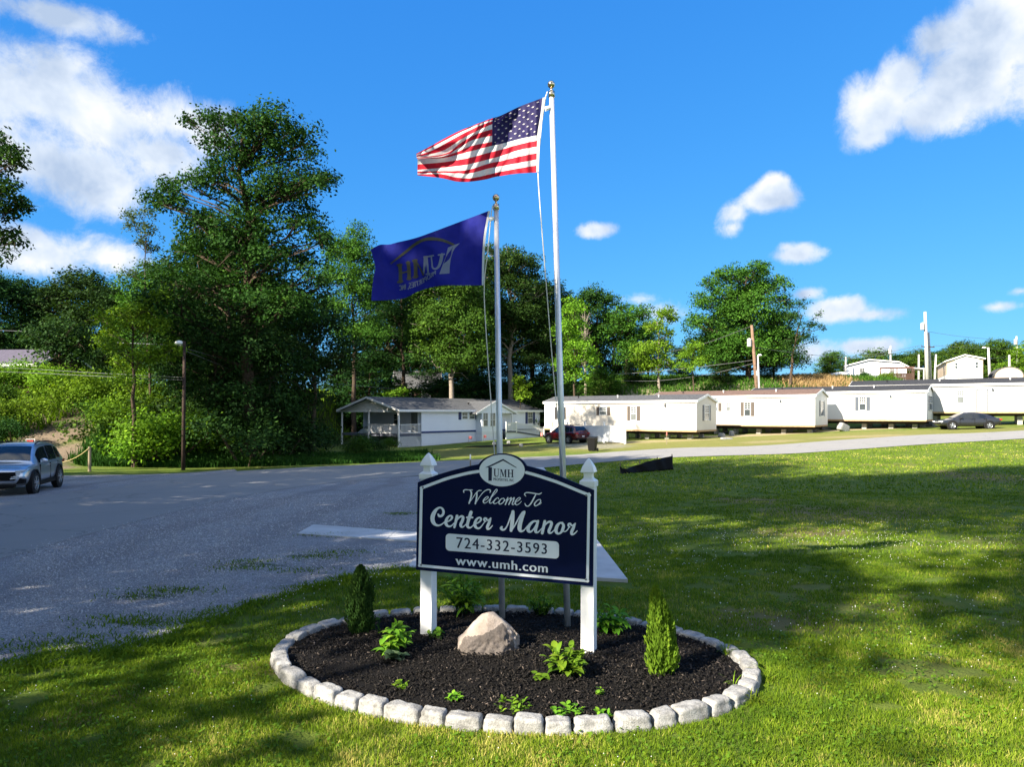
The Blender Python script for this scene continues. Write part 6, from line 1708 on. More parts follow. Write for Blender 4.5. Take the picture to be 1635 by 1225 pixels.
mb = MB(); mb.box(b1+.25, b1+1.25, -.03, -.002, zf+.02, zf+2.1); mb.build('door', M['shutter_grey'], ho)
mb = MB(); mb.box(b2-.06, b2+.06, -.9, -.78, zf-.1, zb_-.01); mb.build('porch_post', M['trim'], ho)
# landing, ramp and white railings
d0, d1, d2 = b1+.05, HF.X(823, -1.6), HF.X(868, -1.6)
mb = MB(); mb.box(d0, d1, -1.75, -.005, zf-.16, zf-.01); mb.build('ramp_landing', M['deck'], ho)
gzr = gz(*(np.array(HO)+HF.a*d2+HF.b*-1.6))-zg
mb = MB(); vs = [(d1+.002, -1.75, zf-.16), (d2, -1.75, gzr-.05), (d2, -.5, gzr-.05), (d1+.002, -.5, zf-.16)]; vs += [(x, y, z+.14) for x, y, z in vs]
mb.add(vs, [(0, 3, 2, 1), (4, 5, 6, 7), (0, 1, 5, 4), (1, 2, 6, 5), (2, 3, 7, 6), (3, 0, 4, 7)]); mb.build('ramp', M['deck'], ho)
mb = MB(); mb.box(d0, d1, -1.68, -1.62, -.4, zf-.17); mb.prism([(d1+.01, -.5), (d2-.3, -.5), (d2-.3, gzr), (d1+.01, zf-.2)], 'y', -1.68, -1.62); mb.build('ramp_skirting', M['sid_skirt'], ho)
rail(ho, (d0, -1.7, zf-.01), (d1, -1.7, zf-.01), .95, 18); rail(ho, (d1+.05, -1.7, zf-.02), (d2, -1.7, gzr+.1), .95, 26); rail(ho, (d1+.05, -.55, zf-.02), (d2, -.55, gzr+.1), .95, 26)
mb = MB(); mb.lathe([(.08, 0), (.08, .25), (.16, .26), (.16, .31)], 10, (HF.X(748, 2), 2.0, ze+.55)); mb.build('roof_vent', M['dark'], ho)
# garden bed with tiny flags before the house
p = G(806, 712)
mb = MB(); n = 30
vs = []
for k in range(n):
    t = 2*math.pi*k/n; x = p[0]+3.6*math.cos(t)*(1+.1*math.sin(3*t)); y = p[1]+1.3*math.sin(t)+.25*3.6*math.cos(t); vs.append((x, y, gz(x, y)+.05))
mb.add(vs, [tuple(range(n))]); tag(mb.build('house_garden_bed', M['mulch'], None), kind='structure')
def tiny_flag(px, py, lab, i):
    q = G(px, py); o = thing('garden_flag', lab, 'small flag', q, i*.7, 'tiny flags round the house garden bed')
    mb = MB(); mb.tube([(0, 0, -.05), (0, 0, .75)], .012, 5); mb.build('stick', M['stake'], o)
    mb = MB(); vs = []
    for k in range(5): vs += [(.02+.09*k, .03*math.sin(k*1.3), .72), (.02+.09*k, .03*math.sin(k*1.3+.4), .42)]
    mb.add(vs, [(2*k, 2*k+1, 2*k+3, 2*k+2) for k in range(4)]); mb.build('cloth', M['pink'], o)
for i, (px, py, lab) in enumerate([(748, 708, 'tiny faded red flag at the near end of the house garden bed'), (772, 706, 'tiny faded red flag before the bay windows'), (793, 704, 'tiny faded red flag just beside the shorter flagpole'), (866, 703, 'tiny faded red flag at the foot of the ramp')]): tiny_flag(px, py, lab, i)
for i, (px, py, lab) in enumerate([(832, 714, 'pale round garden stone at the front of the house bed'), (812, 709, 'pale angular garden stone inside the house bed'), (789, 711, 'pale small garden stone by the shorter flagpole')]):
    q = G(px, py); o = bpy.data.objects.new('garden_stone', stone_mesh(.35, .3, .3, 200+i)); COL.objects.link(o); o.location = q; tag(o, lab, 'stone', 'pale stones in the house garden bed')
# things left in the carport
tarp_p = np.array(HO)+HF.a*1.2+HF.b*6.4
o = thing('covered_load', 'grey-green tarpaulin-covered heap in the carport', 'covered heap', (tarp_p[0], tarp_p[1], gz(*tarp_p)), phi)
bm = bmesh.new(); bmesh.ops.create_icosphere(bm, subdivisions=3, radius=1)
for v_ in bm.verts: v_.co = Vector((v_.co.x*1.0, v_.co.y*1.6, max(0, v_.co.z)*1.9+.1*math.sin(v_.co.x*7)))
me = bpy.data.meshes.new('tarpaulin'); bm.to_mesh(me); bm.free(); link('tarpaulin', me, plain('green_tarp', (.22, .27, .27), .6), o, True)

# ---- houses up the hill
def simple_house(name, label, corner, ang, L, D, he, rise, mw, mr, wins, end_wins=(), skirt=None, cat='house'):
    z = min(gz(*(np.array(corner)+np.array([math.cos(ang), math.sin(ang)])*u+np.array([-math.sin(ang), math.cos(ang)])*w_)) for u in (0, L) for w_ in (0, D))
    t = thing(name, label, cat, (corner[0], corner[1], z), ang)
    z0 = 0
    if skirt: 
        mb = MB(); mb.box(.03, L-.03, .03, D-.03, -.3, skirt[0]-.002); mb.build('skirting', M[skirt[1]], t); z0 = skirt[0]
    else: z0 = -.3
    gable_walls(t, 0, L, D, z0, he, he+rise, M[mw]); gable_roof(t, L, D, he, he+rise, M[mr], .3, .3)
    for w_ in wins: window(t, 'f', *w_[:4], 0, w_[4] if len(w_) > 4 else None, (2, 2))
    for w_ in end_wins: window(t, w_[4], *w_[:4], 0 if w_[4] == 'l' else L, None, (2, 2))
    return t
c = P(-90, 0, 62); simple_house('house', 'low dark house with mauve roof above the dirt track', (c[0], 63), rad(-4), 7.8, 7, 2.5, 1.5, 'brick', 'roof_purple', [(5.2, 6.4, .9, 2.0), (2, 3.2, .9, 2)])
c = P(628, 0, 98); th = simple_house('house', 'brick house with steep grey roof half hidden in the wood', (c[0], 99), rad(6), 6.2, 7, 3.6, 2.3, 'brick', 'roof_grey', [(1.2, 2.3, 2.1, 3.3), (3.8, 4.9, 2.1, 3.3), (1.0, 1.9, .4, 1.4)])
# blue house: its gable end faces us
bY = 104; c0 = P(1351, 0, bY); 
bh = thing('house', 'pale blue house end with flat gable and lean-to awning', 'house', (c0[0], bY, gz(c0[0]+4, bY)), rad(-25)); bh.scale = (.9, .9, 1)
mb = MB(); mb.prism([(0, -.4), (8.6, -.4), (8.6, 2.35), (7.6, 2.9), (3.4, 3.35), (0, 2.55)], 'y', 0, 14); mb.build('wall', M['sid_blue'], bh)
mb = MB()
for (xa, za_), (xb, zb2) in zip([(-.35, 2.50), (3.4, 3.37), (7.6, 2.92)], [(3.4, 3.37), (7.6, 2.92), (8.95, 2.18)]):
    vs = [(xa, -.35, za_), (xb, -.35, zb2), (xb, 14.3, zb2), (xa, 14.3, za_)]; vs += [(x, y, z+.16) for x, y, z in vs]
    mb.add(vs, [(0, 3, 2, 1), (4, 5, 6, 7), (0, 1, 5, 4), (1, 2, 6, 5), (2, 3, 7, 6), (3, 0, 4, 7)])
mb.build('roof', M['roof_white'], bh)
window(bh, 'f', 2.0, 2.7, 1.0, 2.2, 0, None, (2, 2)); window(bh, 'f', 6.3, 6.9, 1.3, 2.2, 0, None, (2, 2), 'paleglass')
mb = MB(); vs = [(8.97, .4, 2.12), (11.2, .4, 1.92), (11.2, 6, 1.92), (8.97, 6, 2.12)]; vs += [(x, y, z+.12) for x, y, z in vs]
mb.add(vs, [(0, 3, 2, 1), (4, 5, 6, 7), (0, 1, 5, 4), (1, 2, 6, 5), (2, 3, 7, 6), (3, 0, 4, 7)]); mb.build('awning', M['roof_white'], bh)
for x in (11.0,):
    mb = MB(); mb.box(x-.06, x+.06, .5, .62, -.4, 1.91); mb.build('awning_post', M['trim'], bh)
dk = thing('deck', 'brown wooden deck with railing and pergola frame before the blue house', 'deck', (c0[0]+2.4, bY-5.0, gz(c0[0]+4, bY-4)), rad(-25)); dk.scale = (.9, .9, 1)
mb = MB(); mb.box(0, 4.6, 0, 2.7, .55, .7); mb.build('floor_boards', M['deck_brown'], dk)
mb = MB()
for k in range(24): mb.box(.9+k*.15, 1.03+k*.15, -.03, -.005, -.2, 1.25)
mb.build('board_screen', M['brick'], dk)
for x in (0, 2.3, 4.5):
    for y in (0, 2.6): mb = MB(); mb.box(x, x+.1, y, y+.1, -.3, 2.0); mb.build('post', M['deck_brown'], dk)
mb = MB(); mb.box(-.05, 4.65, -.02, .1, 2.0, 2.14); mb.box(-.05, 4.65, 2.58, 2.7, 2.0, 2.14); mb.build('beam', M['deck_brown'], dk)
rail(dk, (.1, .05, .7), (4.5, .05, .7), .9, 16, 'deck_brown', posts=False)
# tan home: gable end to us, its long side runs back
tY = 93; ta = P(1511.5, 0, tY); tb = P(1567, 0, tY+.6)
tn = thing('mobile_home', 'tan mobile home on the hill, end wall over bright white skirting', 'mobile home', (ta[0], tY, gz(ta[0]+2, tY)), rad(-26))
TW = 4.0
b_ = gz(ta[0]+2, tY); zz = lambda py: H-(py-YH)/F*tY-b_
mb = MB(); mb.prism([(0, zz(598.3)), (TW, zz(598.3)), (TW, zz(575.5)), (TW*.5, zz(569)), (0, zz(577))], 'y', 0, 12); mb.build('wall', M['sid_tan'], tn)
mb = MB(); mb.prism([(.06, zz(576.5)), (TW-.06, zz(575.6)), (TW*.5, zz(569.4))], 'y', -.02, -.003); mb.build('gable', M['trim'], tn)
mb = MB(); mb.box(.02, TW-.02, .02, 11.9, -.8, zz(598.3)-.003); mb.build('skirting', M['trim'], tn)
mb = MB()
for (xa, za_), (xb, zb2) in (((-.25, zz(578.3)), (TW*.5, zz(568.6))), ((TW*.5, zz(568.6)), (TW+.25, zz(575.5)))):
    vs = [(xa, -.3, za_), (xb, -.3, zb2), (xb, 12.2, zb2), (xa, 12.2, za_)]; vs += [(x, y, z+.14) for x, y, z in vs]
    mb.add(vs, [(0, 3, 2, 1), (4, 5, 6, 7), (0, 1, 5, 4), (1, 2, 6, 5), (2, 3, 7, 6), (3, 0, 4, 7)])
mb.build('roof', M['trim'], tn)
for u in (.27, .83): window(tn, 'f', TW*u-.14, TW*u+.14, zz(589), zz(580), 0, None, (1, 1))
# arched shed
sY = 92; s0, s1 = P(1588, 0, sY), P(1626, 0, sY)
sh = thing('shed', 'tan arched shed beside the tan home on the hill', 'shed', (s0[0], sY, gz(s0[0]+1.5, sY)), rad(-25))
wd = s1[0]-s0[0]; hs_ = H-(586-YH)/F*sY-gz(s0[0]+1.5, sY)
arch = [(0, -.6), (wd, -.6), (wd, hs_*.5)]+[(wd/2+wd/2*math.cos(t), hs_*.5+hs_*.48*math.sin(t)) for t in np.linspace(.12, math.pi-.12, 14)]+[(0, hs_*.5)]
mb = MB(); mb.prism(arch, 'y', 0, 4); mb.build('wall', M['sid_tan'], sh)
mb = MB()
A_ = [(wd/2+(wd/2+.08)*math.cos(t), hs_*.5+(hs_*.48+.06)*math.sin(t)) for t in np.linspace(0, math.pi, 18)]
B_2 = [(wd/2+(wd/2+.015)*math.cos(t), hs_*.5+(hs_*.48+.012)*math.sin(t)) for t in np.linspace(0, math.pi, 18)]
vs = [(x, -.1, z) for x, z in A_]+[(x, 4.1, z) for x, z in A_]+[(x, -.1, z) for x, z in B_2]+[(x, 4.1, z) for x, z in B_2]
fs = []
for k in range(17): fs += [(k, k+1, 19+k, 18+k), (36+k, 54+k, 55+k, 37+k), (k, 36+k, 37+k, k+1), (18+k, 19+k, 55+k, 54+k)]
mb.add(vs, fs); mb.build('roof', M['roof_grey'], sh)
mb = MB(); mb.box(wd*.8, wd*.95, -.03, -.003, -.3, hs_*.55); mb.build('door', M['sid_cream'], sh)
# white covered boat in the weeds
q = np.array([(1340-CX)/F*96, 96]); 
o = thing('covered_boat', 'small white hull-shaped boat cover lying in the green weeds', 'boat', (q[0], q[1], gz(*q)+.5), rad(8))
bm = bmesh.new(); bmesh.ops.create_icosphere(bm, subdivisions=3, radius=1)
for v_ in bm.verts: v_.co = Vector((v_.co.x*1.35, v_.co.y*.7, v_.co.z*(.35 if v_.co.z > 0 else .5)+.1*v_.co.x))
me = bpy.data.meshes.new('hull'); bm.to_mesh(me); bm.free(); link('hull', me, M['trim'], o, True)
mb = MB()
for x in (-.6, .6): mb.box(x-.05, x+.05, -.5, .5, -.9, -.3)
mb.build('cradle', M['wood'], o)
# pale heap of cut brush
q = np.array([(1100-CX)/F*82, 82]); r = random.Random(3)
mb = MB()
for _ in range(160):
    a = Vector((r.gauss(0, .8), r.gauss(0, .5), abs(r.gauss(.3, .3)))); d = Vector((r.gauss(0, 1), r.gauss(0, .6), r.gauss(0, .4))).normalized()*r.uniform(.3, .8)
    mb.tube([a-d*.5, a+Vector((0, 0, .05)), a+d*.5], [.02, .03, .012], 4)
o = mb.build('brush_pile', plain('cut_wood', (.50, .46, .38), .9), None); o.location = (q[0], q[1], gz(*q)+.7); tag(o, 'pale heap of cut brush at the wood edge', 'brush pile')

# ---- white vinyl fence with low and tall panels
f0, f1 = np.array([(998-CX)/F*60, 60.0]), np.array([(880-CX)/F*71, 71.0])
fa = math.atan2(f1[1]-f0[1], f1[0]-f0[0]); FLn = np.hypot(*(f1-f0))
fz = gz(*f0)
vf = thing('vinyl_fence', 'white vinyl privacy fence between the red car and the cream home', 'fence', (f0[0], f0[1], fz), fa)
k0 = 4
for k in range(k0+1):
    x = FLn*k/k0; w = f0+(f1-f0)*k/k0; z = gz(*w)-fz
    mb = MB(); mb.box(x-.065, x+.065, -.065, .065, z-.2, z+1.85); mb.box(x-.08, x+.08, -.08, .08, z+1.85, z+1.89); mb.build('post', M['white'], vf)
    if k:
        xa, xb = FLn*(k-1)/k0+.067, x-.067; top = 1.55 if k < 4 else 1.35
        mb = MB(); mb.box(xa, xb, -.03, .03, z+.12, z+.26); mb.box(xa, xb, -.03, .03, z+top-.13, z+top)
        n = 14
        for j in range(n): mb.box(xa+(xb-xa)*j/n+.004, xa+(xb-xa)*(j+1)/n-.004, -.012, .012, z+.262, z+top-.132)
        mb.build('panel', M['white'], vf)
# ---- wheelie bin
q = G(946, 721)
wb = thing('trash_cart', 'black wheeled trash cart standing on the gravel drive', 'trash bin', q, rad(-25))
mb = MB(); vs = [(-.24, -.26, .06), (.24, -.26, .06), (.24, .22, .06), (-.24, .22, .06), (-.31, -.36, .95), (.31, -.36, .95), (.31, .34, .95), (-.31, .34, .95)]
mb.add(vs, [(0, 3, 2, 1), (4, 5, 6, 7), (0, 1, 5, 4), (1, 2, 6, 5), (2, 3, 7, 6), (3, 0, 4, 7)]); mb.build('bin', M['black'], wb, .02)
mb = MB(); vs = [(-.33, -.40, .955), (.33, -.40, .955), (.33, .38, .99), (-.33, .38, .99), (-.30, -.34, 1.03), (.30, -.34, 1.03), (.30, .34, 1.08), (-.30, .34, 1.08)]
mb.add(vs, [(0, 3, 2, 1), (4, 5, 6, 7), (0, 1, 5, 4), (1, 2, 6, 5), (2, 3, 7, 6), (3, 0, 4, 7)]); mb.build('lid', M['black'], wb, .01)
mb = MB(); mb.tube([(-.3, .44, .93), (.3, .44, .93)], .02, 8); mb.build('handle', M['black'], wb)
for x in (-.3, .3): mb = MB(); mb.lathe([(.06, -.03), (.13, -.03), (.13, .03), (.06, .03)], 16, (x, .27, .12), axis='x'); mb.build('wheel', M['dark'], wb)
# ---- black silt fence
a, b = G(990, 757), G(1074, 750)
sf = thing('silt_fence', 'short run of sagging black silt fabric on the lawn edge', 'silt fence', a)
n = 40; V = []
for k in range(n+1):
    t = k/n; w = a*(1-t)+b*t; z = gz(w[0], w[1])-a[2]
    top = np.interp(t, [0, .04, .12, .25, .45, .6, 1], [.42, .28, .24, .33, .5, .56, .70])
    wob = .12*math.sin(t*9)*(1-t)+.05*math.sin(t*31)
    for j in range(5):
        s = j/4; V.append((w[0]-a[0]+.02*math.sin(t*40+j), w[1]-a[1]+wob*s+.10*math.sin(s*3+t*20)*(1-t)-.15*(1-s), z-.03+top*s))
fc = gridfaces(n+1, 5); me = npmesh('fabric', np.array(V), fc); o = link('fabric', me, M['tarp'], sf, True)
sol = o.modifiers.new('thickness', 'SOLIDIFY'); sol.thickness = .006
for t, hh_ in ((.01, .5), (.36, .55), (.7, .66), (.995, .75)):
    w = a*(1-t)+b*t; mb = MB(); x, y = w[0]-a[0], w[1]-a[1]+.12*math.sin(t*9)*(1-t)+.07; mb.box(x-.02, x+.02, y, y+.04, gz(w[0], w[1])-a[2]-.1, gz(w[0], w[1])-a[2]+hh_); mb.build('stake', M['stake'], sf)
# ---- small stakes
q = G(751, 749); o = thing('survey_stake', 'thin white-topped stake at the road edge over the sign', 'stake', q)
mb = MB(); mb.box(-.03, .03, -.015, .015, -.1, .75); mb.build('stick', M['stake'], o); mb = MB(); mb.box(-.034, .034, -.019, .019, .5, .78); mb.build('tip', M['white'], o)
q = G(1064.5, 710); o = thing('survey_stake', 'thin pinkish stake in the grass before the cream home', 'stake', q)
mb = MB(); mb.box(-.025, .025, -.012, .012, -.1, .95); mb.build('stick', M['stake'], o); mb = MB(); mb.box(-.03, .03, -.017, .017, .75, 1.0); mb.build('tip', M['pink'], o)
# blocks, slabs and rubble before the trailers
for i, (px, py, w_, d_, h_, rz2, lab) in enumerate([(1345, 689, 1.3, .5, .75, .5, 'leaning concrete slab on the grass between two white homes'), (1160, 702, 1.2, .3, .2, .3, 'flat pale concrete piece under the cream home corner'), (1152, 698, .8, .5, .4, 1.0, 'broken dark concrete lump under the cream home corner'), (1318, 686, 1.0, .5, .3, .2, 'dark rubble lump by the brown-roofed home corner'), (1478, 678, 1.4, .6, .4, .1, 'dark rubble lump by the charcoal-roofed home corner'), (1168, 696, .4, .4, .5, .2, 'upright concrete block beside the cream home corner')]):
    q = G(px, py); o = bpy.data.objects.new('concrete_rubble', stone_mesh(w_, d_, h_, 300+i)); COL.objects.link(o); o.location = (q[0], q[1], q[2]-.04); o.rotation_euler = (.08, .05 if i else .35, rz2); tag(o, lab, 'rubble')
# ---- rope and post at the track, sign board behind the silver car
q = G(143, 741); q = np.array([(143-CX)/F*38.5, 38.5, 0]); q[2] = gz(q[0], q[1])
o = thing('rope_post', 'weathered wooden post holding the rope across the dirt track', 'post', q)
mb = MB(); mb.tube([(0, 0, -.2), (.01, 0, 1.35)], [.085, .075], 9); mb.build('timber', M['stake'], o)
w2 = np.array([(98-CX)/F*37.5, 37.5, 0]); w2[2] = gz(w2[0], w2[1])+1.0
mb = MB(); pts = [q+np.array([0, 0, 1.25])]; e = np.array([(40-CX)/F*38, 38, 0]); e[2] = gz(e[0], e[1])+1.2
pp = [q+np.array([0, -.09, 1.25])]+[(q+np.array([0, -.09, 1.25]))*(1-t)+e*t-np.array([0, 0, .75*4*t*(1-t)]) for t in np.linspace(.1, .9, 9)]+[e]
mb.tube(pp, .02, 5); o = mb.build('rope', plain('yellow_rope', (.45, .36, .16), .8), None); tag(o, 'yellowish rope drooping across the dirt track', 'rope')
q = np.array([(110-CX)/F*36.5, 36.5, 0]); q = np.array([(49-CX)/F*36.5, 36.5, gz((49-CX)/F*36.5, 36.5)])
o = thing('notice_sign', 'small red and black notice board above the silver car roof', 'sign', q)
zt = H-(701.3-YH)/F*36.5-q[2]; zbt = H-(709-YH)/F*36.5-q[2]
mb = MB(); mb.box(-.03, .03, 0, .04, -.2, zt-.05); mb.build('stake', M['stake'], o)
mb = MB(); mb.box(-.23, .23, -.03, -.004, zbt, zt); mb.build('board', M['trim'], o)
mb = MB(); mb.box(-.205, .205, -.04, -.031, zbt+.07, zt-.025); mb.build('face', M['black'], o)
mb = MB()
for k in range(4): mb.box(-.16+.085*k, -.10+.085*k, -.045, -.041, zbt+.11, zt-.06)
mb.build('red_print', M['red'], o)

# ---- utility poles and lines
def upole(name, label, base_px, top_px, top_py, Y, r0, m, extras=(), group='utility poles'):
    b = np.array([(base_px-CX)/F*Y, Y, 0.]); b[2] = gz(b[0], b[1]); t = P(top_px, top_py, Y)-b
    o = thing(name, label, 'utility pole', b, 0, group); tv = Vector(t)
    mb = MB(); mb.tube([(0, 0, -.5), tv*.5, tv], [r0*1.15, r0, r0*.75], 10); mb.build('pole', M[m], o, smooth=True)
    for e in extras:
        if e[0] == 'transformer':
            c = Vector(P(e[1], e[2], Y-.1)-b); mb = MB(); mb.lathe([(.03, -.5), (.24, -.45), (.25, .35), (.2, .42), (.05, .5)], 14, tuple(c)); mb.bar(c+Vector((0, 0, .2)), (tv*(c.z/tv.z))+Vector((0, 0, .2)), .06); mb.build('transformer', M['pole_pale'], o)
        if e[0] == 'arm':
            c0_, c1_ = Vector(P(e[1], e[2], Y)-b), Vector(P(e[3], e[4], Y)-b); mb = MB(); mb.bar(c0_, c1_, .12, .10)
            for k in range(4): q_ = c0_.lerp(c1_, .05+.3*k); mb.tube([q_, q_+Vector((0, 0, .18))], [.05, .03], 6)
            mb.build('crossarm', M['pole_dark'], o)
        if e[0] == 'lamp':
            c0_, c1_ = Vector(P(e[1], e[2], Y)-b), Vector(P(e[3], e[4], Y)-b); mb = MB(); mb.tube([c0_, c0_.lerp(c1_, .6)+Vector((0, 0, .1)), c1_], .035, 6); lm = mb.build('lamp_arm', M['pole_pale'], o)
            mb = MB(); mb.lathe([(.05, .12), (.2, .04), (.24, -.06), (.16, -.12)], 12, tuple(c1_)); mb.build('lamp_head', M['trim'], lm)
        if e[0] == 'meter':
            c = Vector(P(e[1], e[2], Y-.15)-b); mb = MB(); mb.box(c.x-.14, c.x+.14, c.y-.1, c.y+.1, c.z-.3, c.z+.3); mb.build('meter_box', M['pole_pale'], o)
    return b+t
upole('utility_pole', 'dark wooden pole with a street lamp in front of the oak thicket', 292.5, 294.5, 545, 41, .10, 'pole_dark', [('lamp', 294, 548, 286, 547)])
upole('utility_pole', 'leaning brown wooden pole with transformer behind the white homes', 1212, 1200, 519, 80, .20, 'pole_wood', [('transformer', 1196.5, 547), ('meter', 1209, 596)])
upole('lamp_post', 'slender pale metal lamp post beside the leaning wooden pole', 1214, 1210, 568, 79, .11, 'pole_pale', [('lamp', 1210, 568.5, 1213, 567)])
upole('utility_pole', 'tallest pale pole with transformer and crossarm above the white homes', 1481, 1477, 498, 92, .22, 'pole_pale', [('transformer', 1473, 521), ('arm', 1471, 553.5, 1492, 554.5)])
upole('utility_pole', 'thinner grey pole strapped close beside the tallest pole', 1486, 1482.5, 531, 92.6, .16, 'pole_pale')
upole('utility_pole', 'pale pole with transformer rising behind the blue house roof', 1422, 1422, 552, 128, .16, 'pole_pale', [('transformer', 1421, 561)])
upole('utility_pole', 'pale stub pole at the end of the blue house awning', 1467, 1467, 566, 118, .16, 'pole_pale')
upole('utility_pole', 'leaning pale stub pole just before the tan home', 1492, 1494.5, 566, 104, .15, 'pole_pale')
upole('utility_pole', 'pale pole with a lamp between tan home and shed', 1581, 1578, 555, 98, .17, 'pole_pale', [('lamp', 1578.5, 557, 1571, 555)])
upole('utility_pole', 'pale stub pole rising right behind the arched shed', 1612.5, 1611.5, 567, 104, .17, 'pole_pale')
upole('utility_pole', 'far pale pole with transformer and lamp over the shed', 1626, 1623, 537, 118, .17, 'pole_pale', [('transformer', 1621.5, 546), ('lamp', 1624.5, 563, 1619, 562)])
upole('utility_pole', 'pale pole at the near corner of the blue house', 1350, 1350.5, 570, 102, .12, 'pole_pale')
def wire(label, pts, rr2=.016, m='wire'):
    """pts: px, py, distance"""
    q = [P(*p) for p in pts]; q = catmull(q, 40) if len(q) > 2 else np.array(q)
    mb = MB(); mb.tube(list(q), rr2, 5); o = mb.build('power_line', M[m], None); tag(o, label, 'power line', 'overhead power lines')
wire('thick pale cable rising to the leaning pole from the wood', [(960, 598, 88), (1010, 596, 86), (1080, 590, 84), (1150, 582, 81), (1204, 575, 80)], .02, 'palewire')
wire('lower pale cable rising to the leaning pole', [(980, 608, 88), (1050, 608, 86), (1130, 598, 83), (1205, 580, 80)], .018, 'palewire')
wire('high thin line running from the leaning pole top to the wood', [(1040, 568, 88), (1120, 550, 84), (1200, 521, 80)], .02)
wire('line falling from the leaning pole to the far homes', [(1205, 555, 80), (1280, 565, 88), (1350, 572, 101)], .025)
wire('upper line from the blue house pole to the tallest pole', [(1350, 572, 101), (1420, 562, 98), (1472, 551, 92)], .02)
wire('lower line from the blue house pole to the tallest pole', [(1350, 574, 101), (1420, 566, 98), (1472, 556, 92)], .02)
wire('upper line leaving the tallest pole over the tan home', [(1478, 529, 92), (1540, 538, 100), (1623, 545, 118)], .02)
wire('lower line leaving the tallest pole crossarm past the shed', [(1491, 552, 92), (1560, 556, 105), (1640, 558, 120)], .02)
wire('line from the tan home roof to the stub pole', [(1567, 572, 94), (1590, 572, 99), (1612, 569, 104)], .015)
wire('upper pale line crossing the bright bank towards the dark pole', [(-40, 584, 46), (60, 590, 46), (160, 596, 44), (293, 603, 41)], .011, 'palewire')
wire('lower pale line crossing the bright bank towards the dark pole', [(-40, 592, 46), (60, 596, 46), (160, 601, 44), (293, 607, 41)], .011, 'palewire')
wire('high pale line across the dark wood above the mauve roof', [(-40, 526, 66), (60, 531, 66), (140, 544, 62), (294, 552, 41)], .02, 'palewire')
wire('pale line from the dark pole across the thicket to the carport', [(294, 560, 41), (420, 606, 52), (520, 612, 62), (640, 622, 78)], .011, 'palewire')
wire('second pale line from the dark pole to the brick house', [(294, 556, 41), (430, 592, 56), (540, 606, 74), (640, 604, 97)], .011, 'palewire')

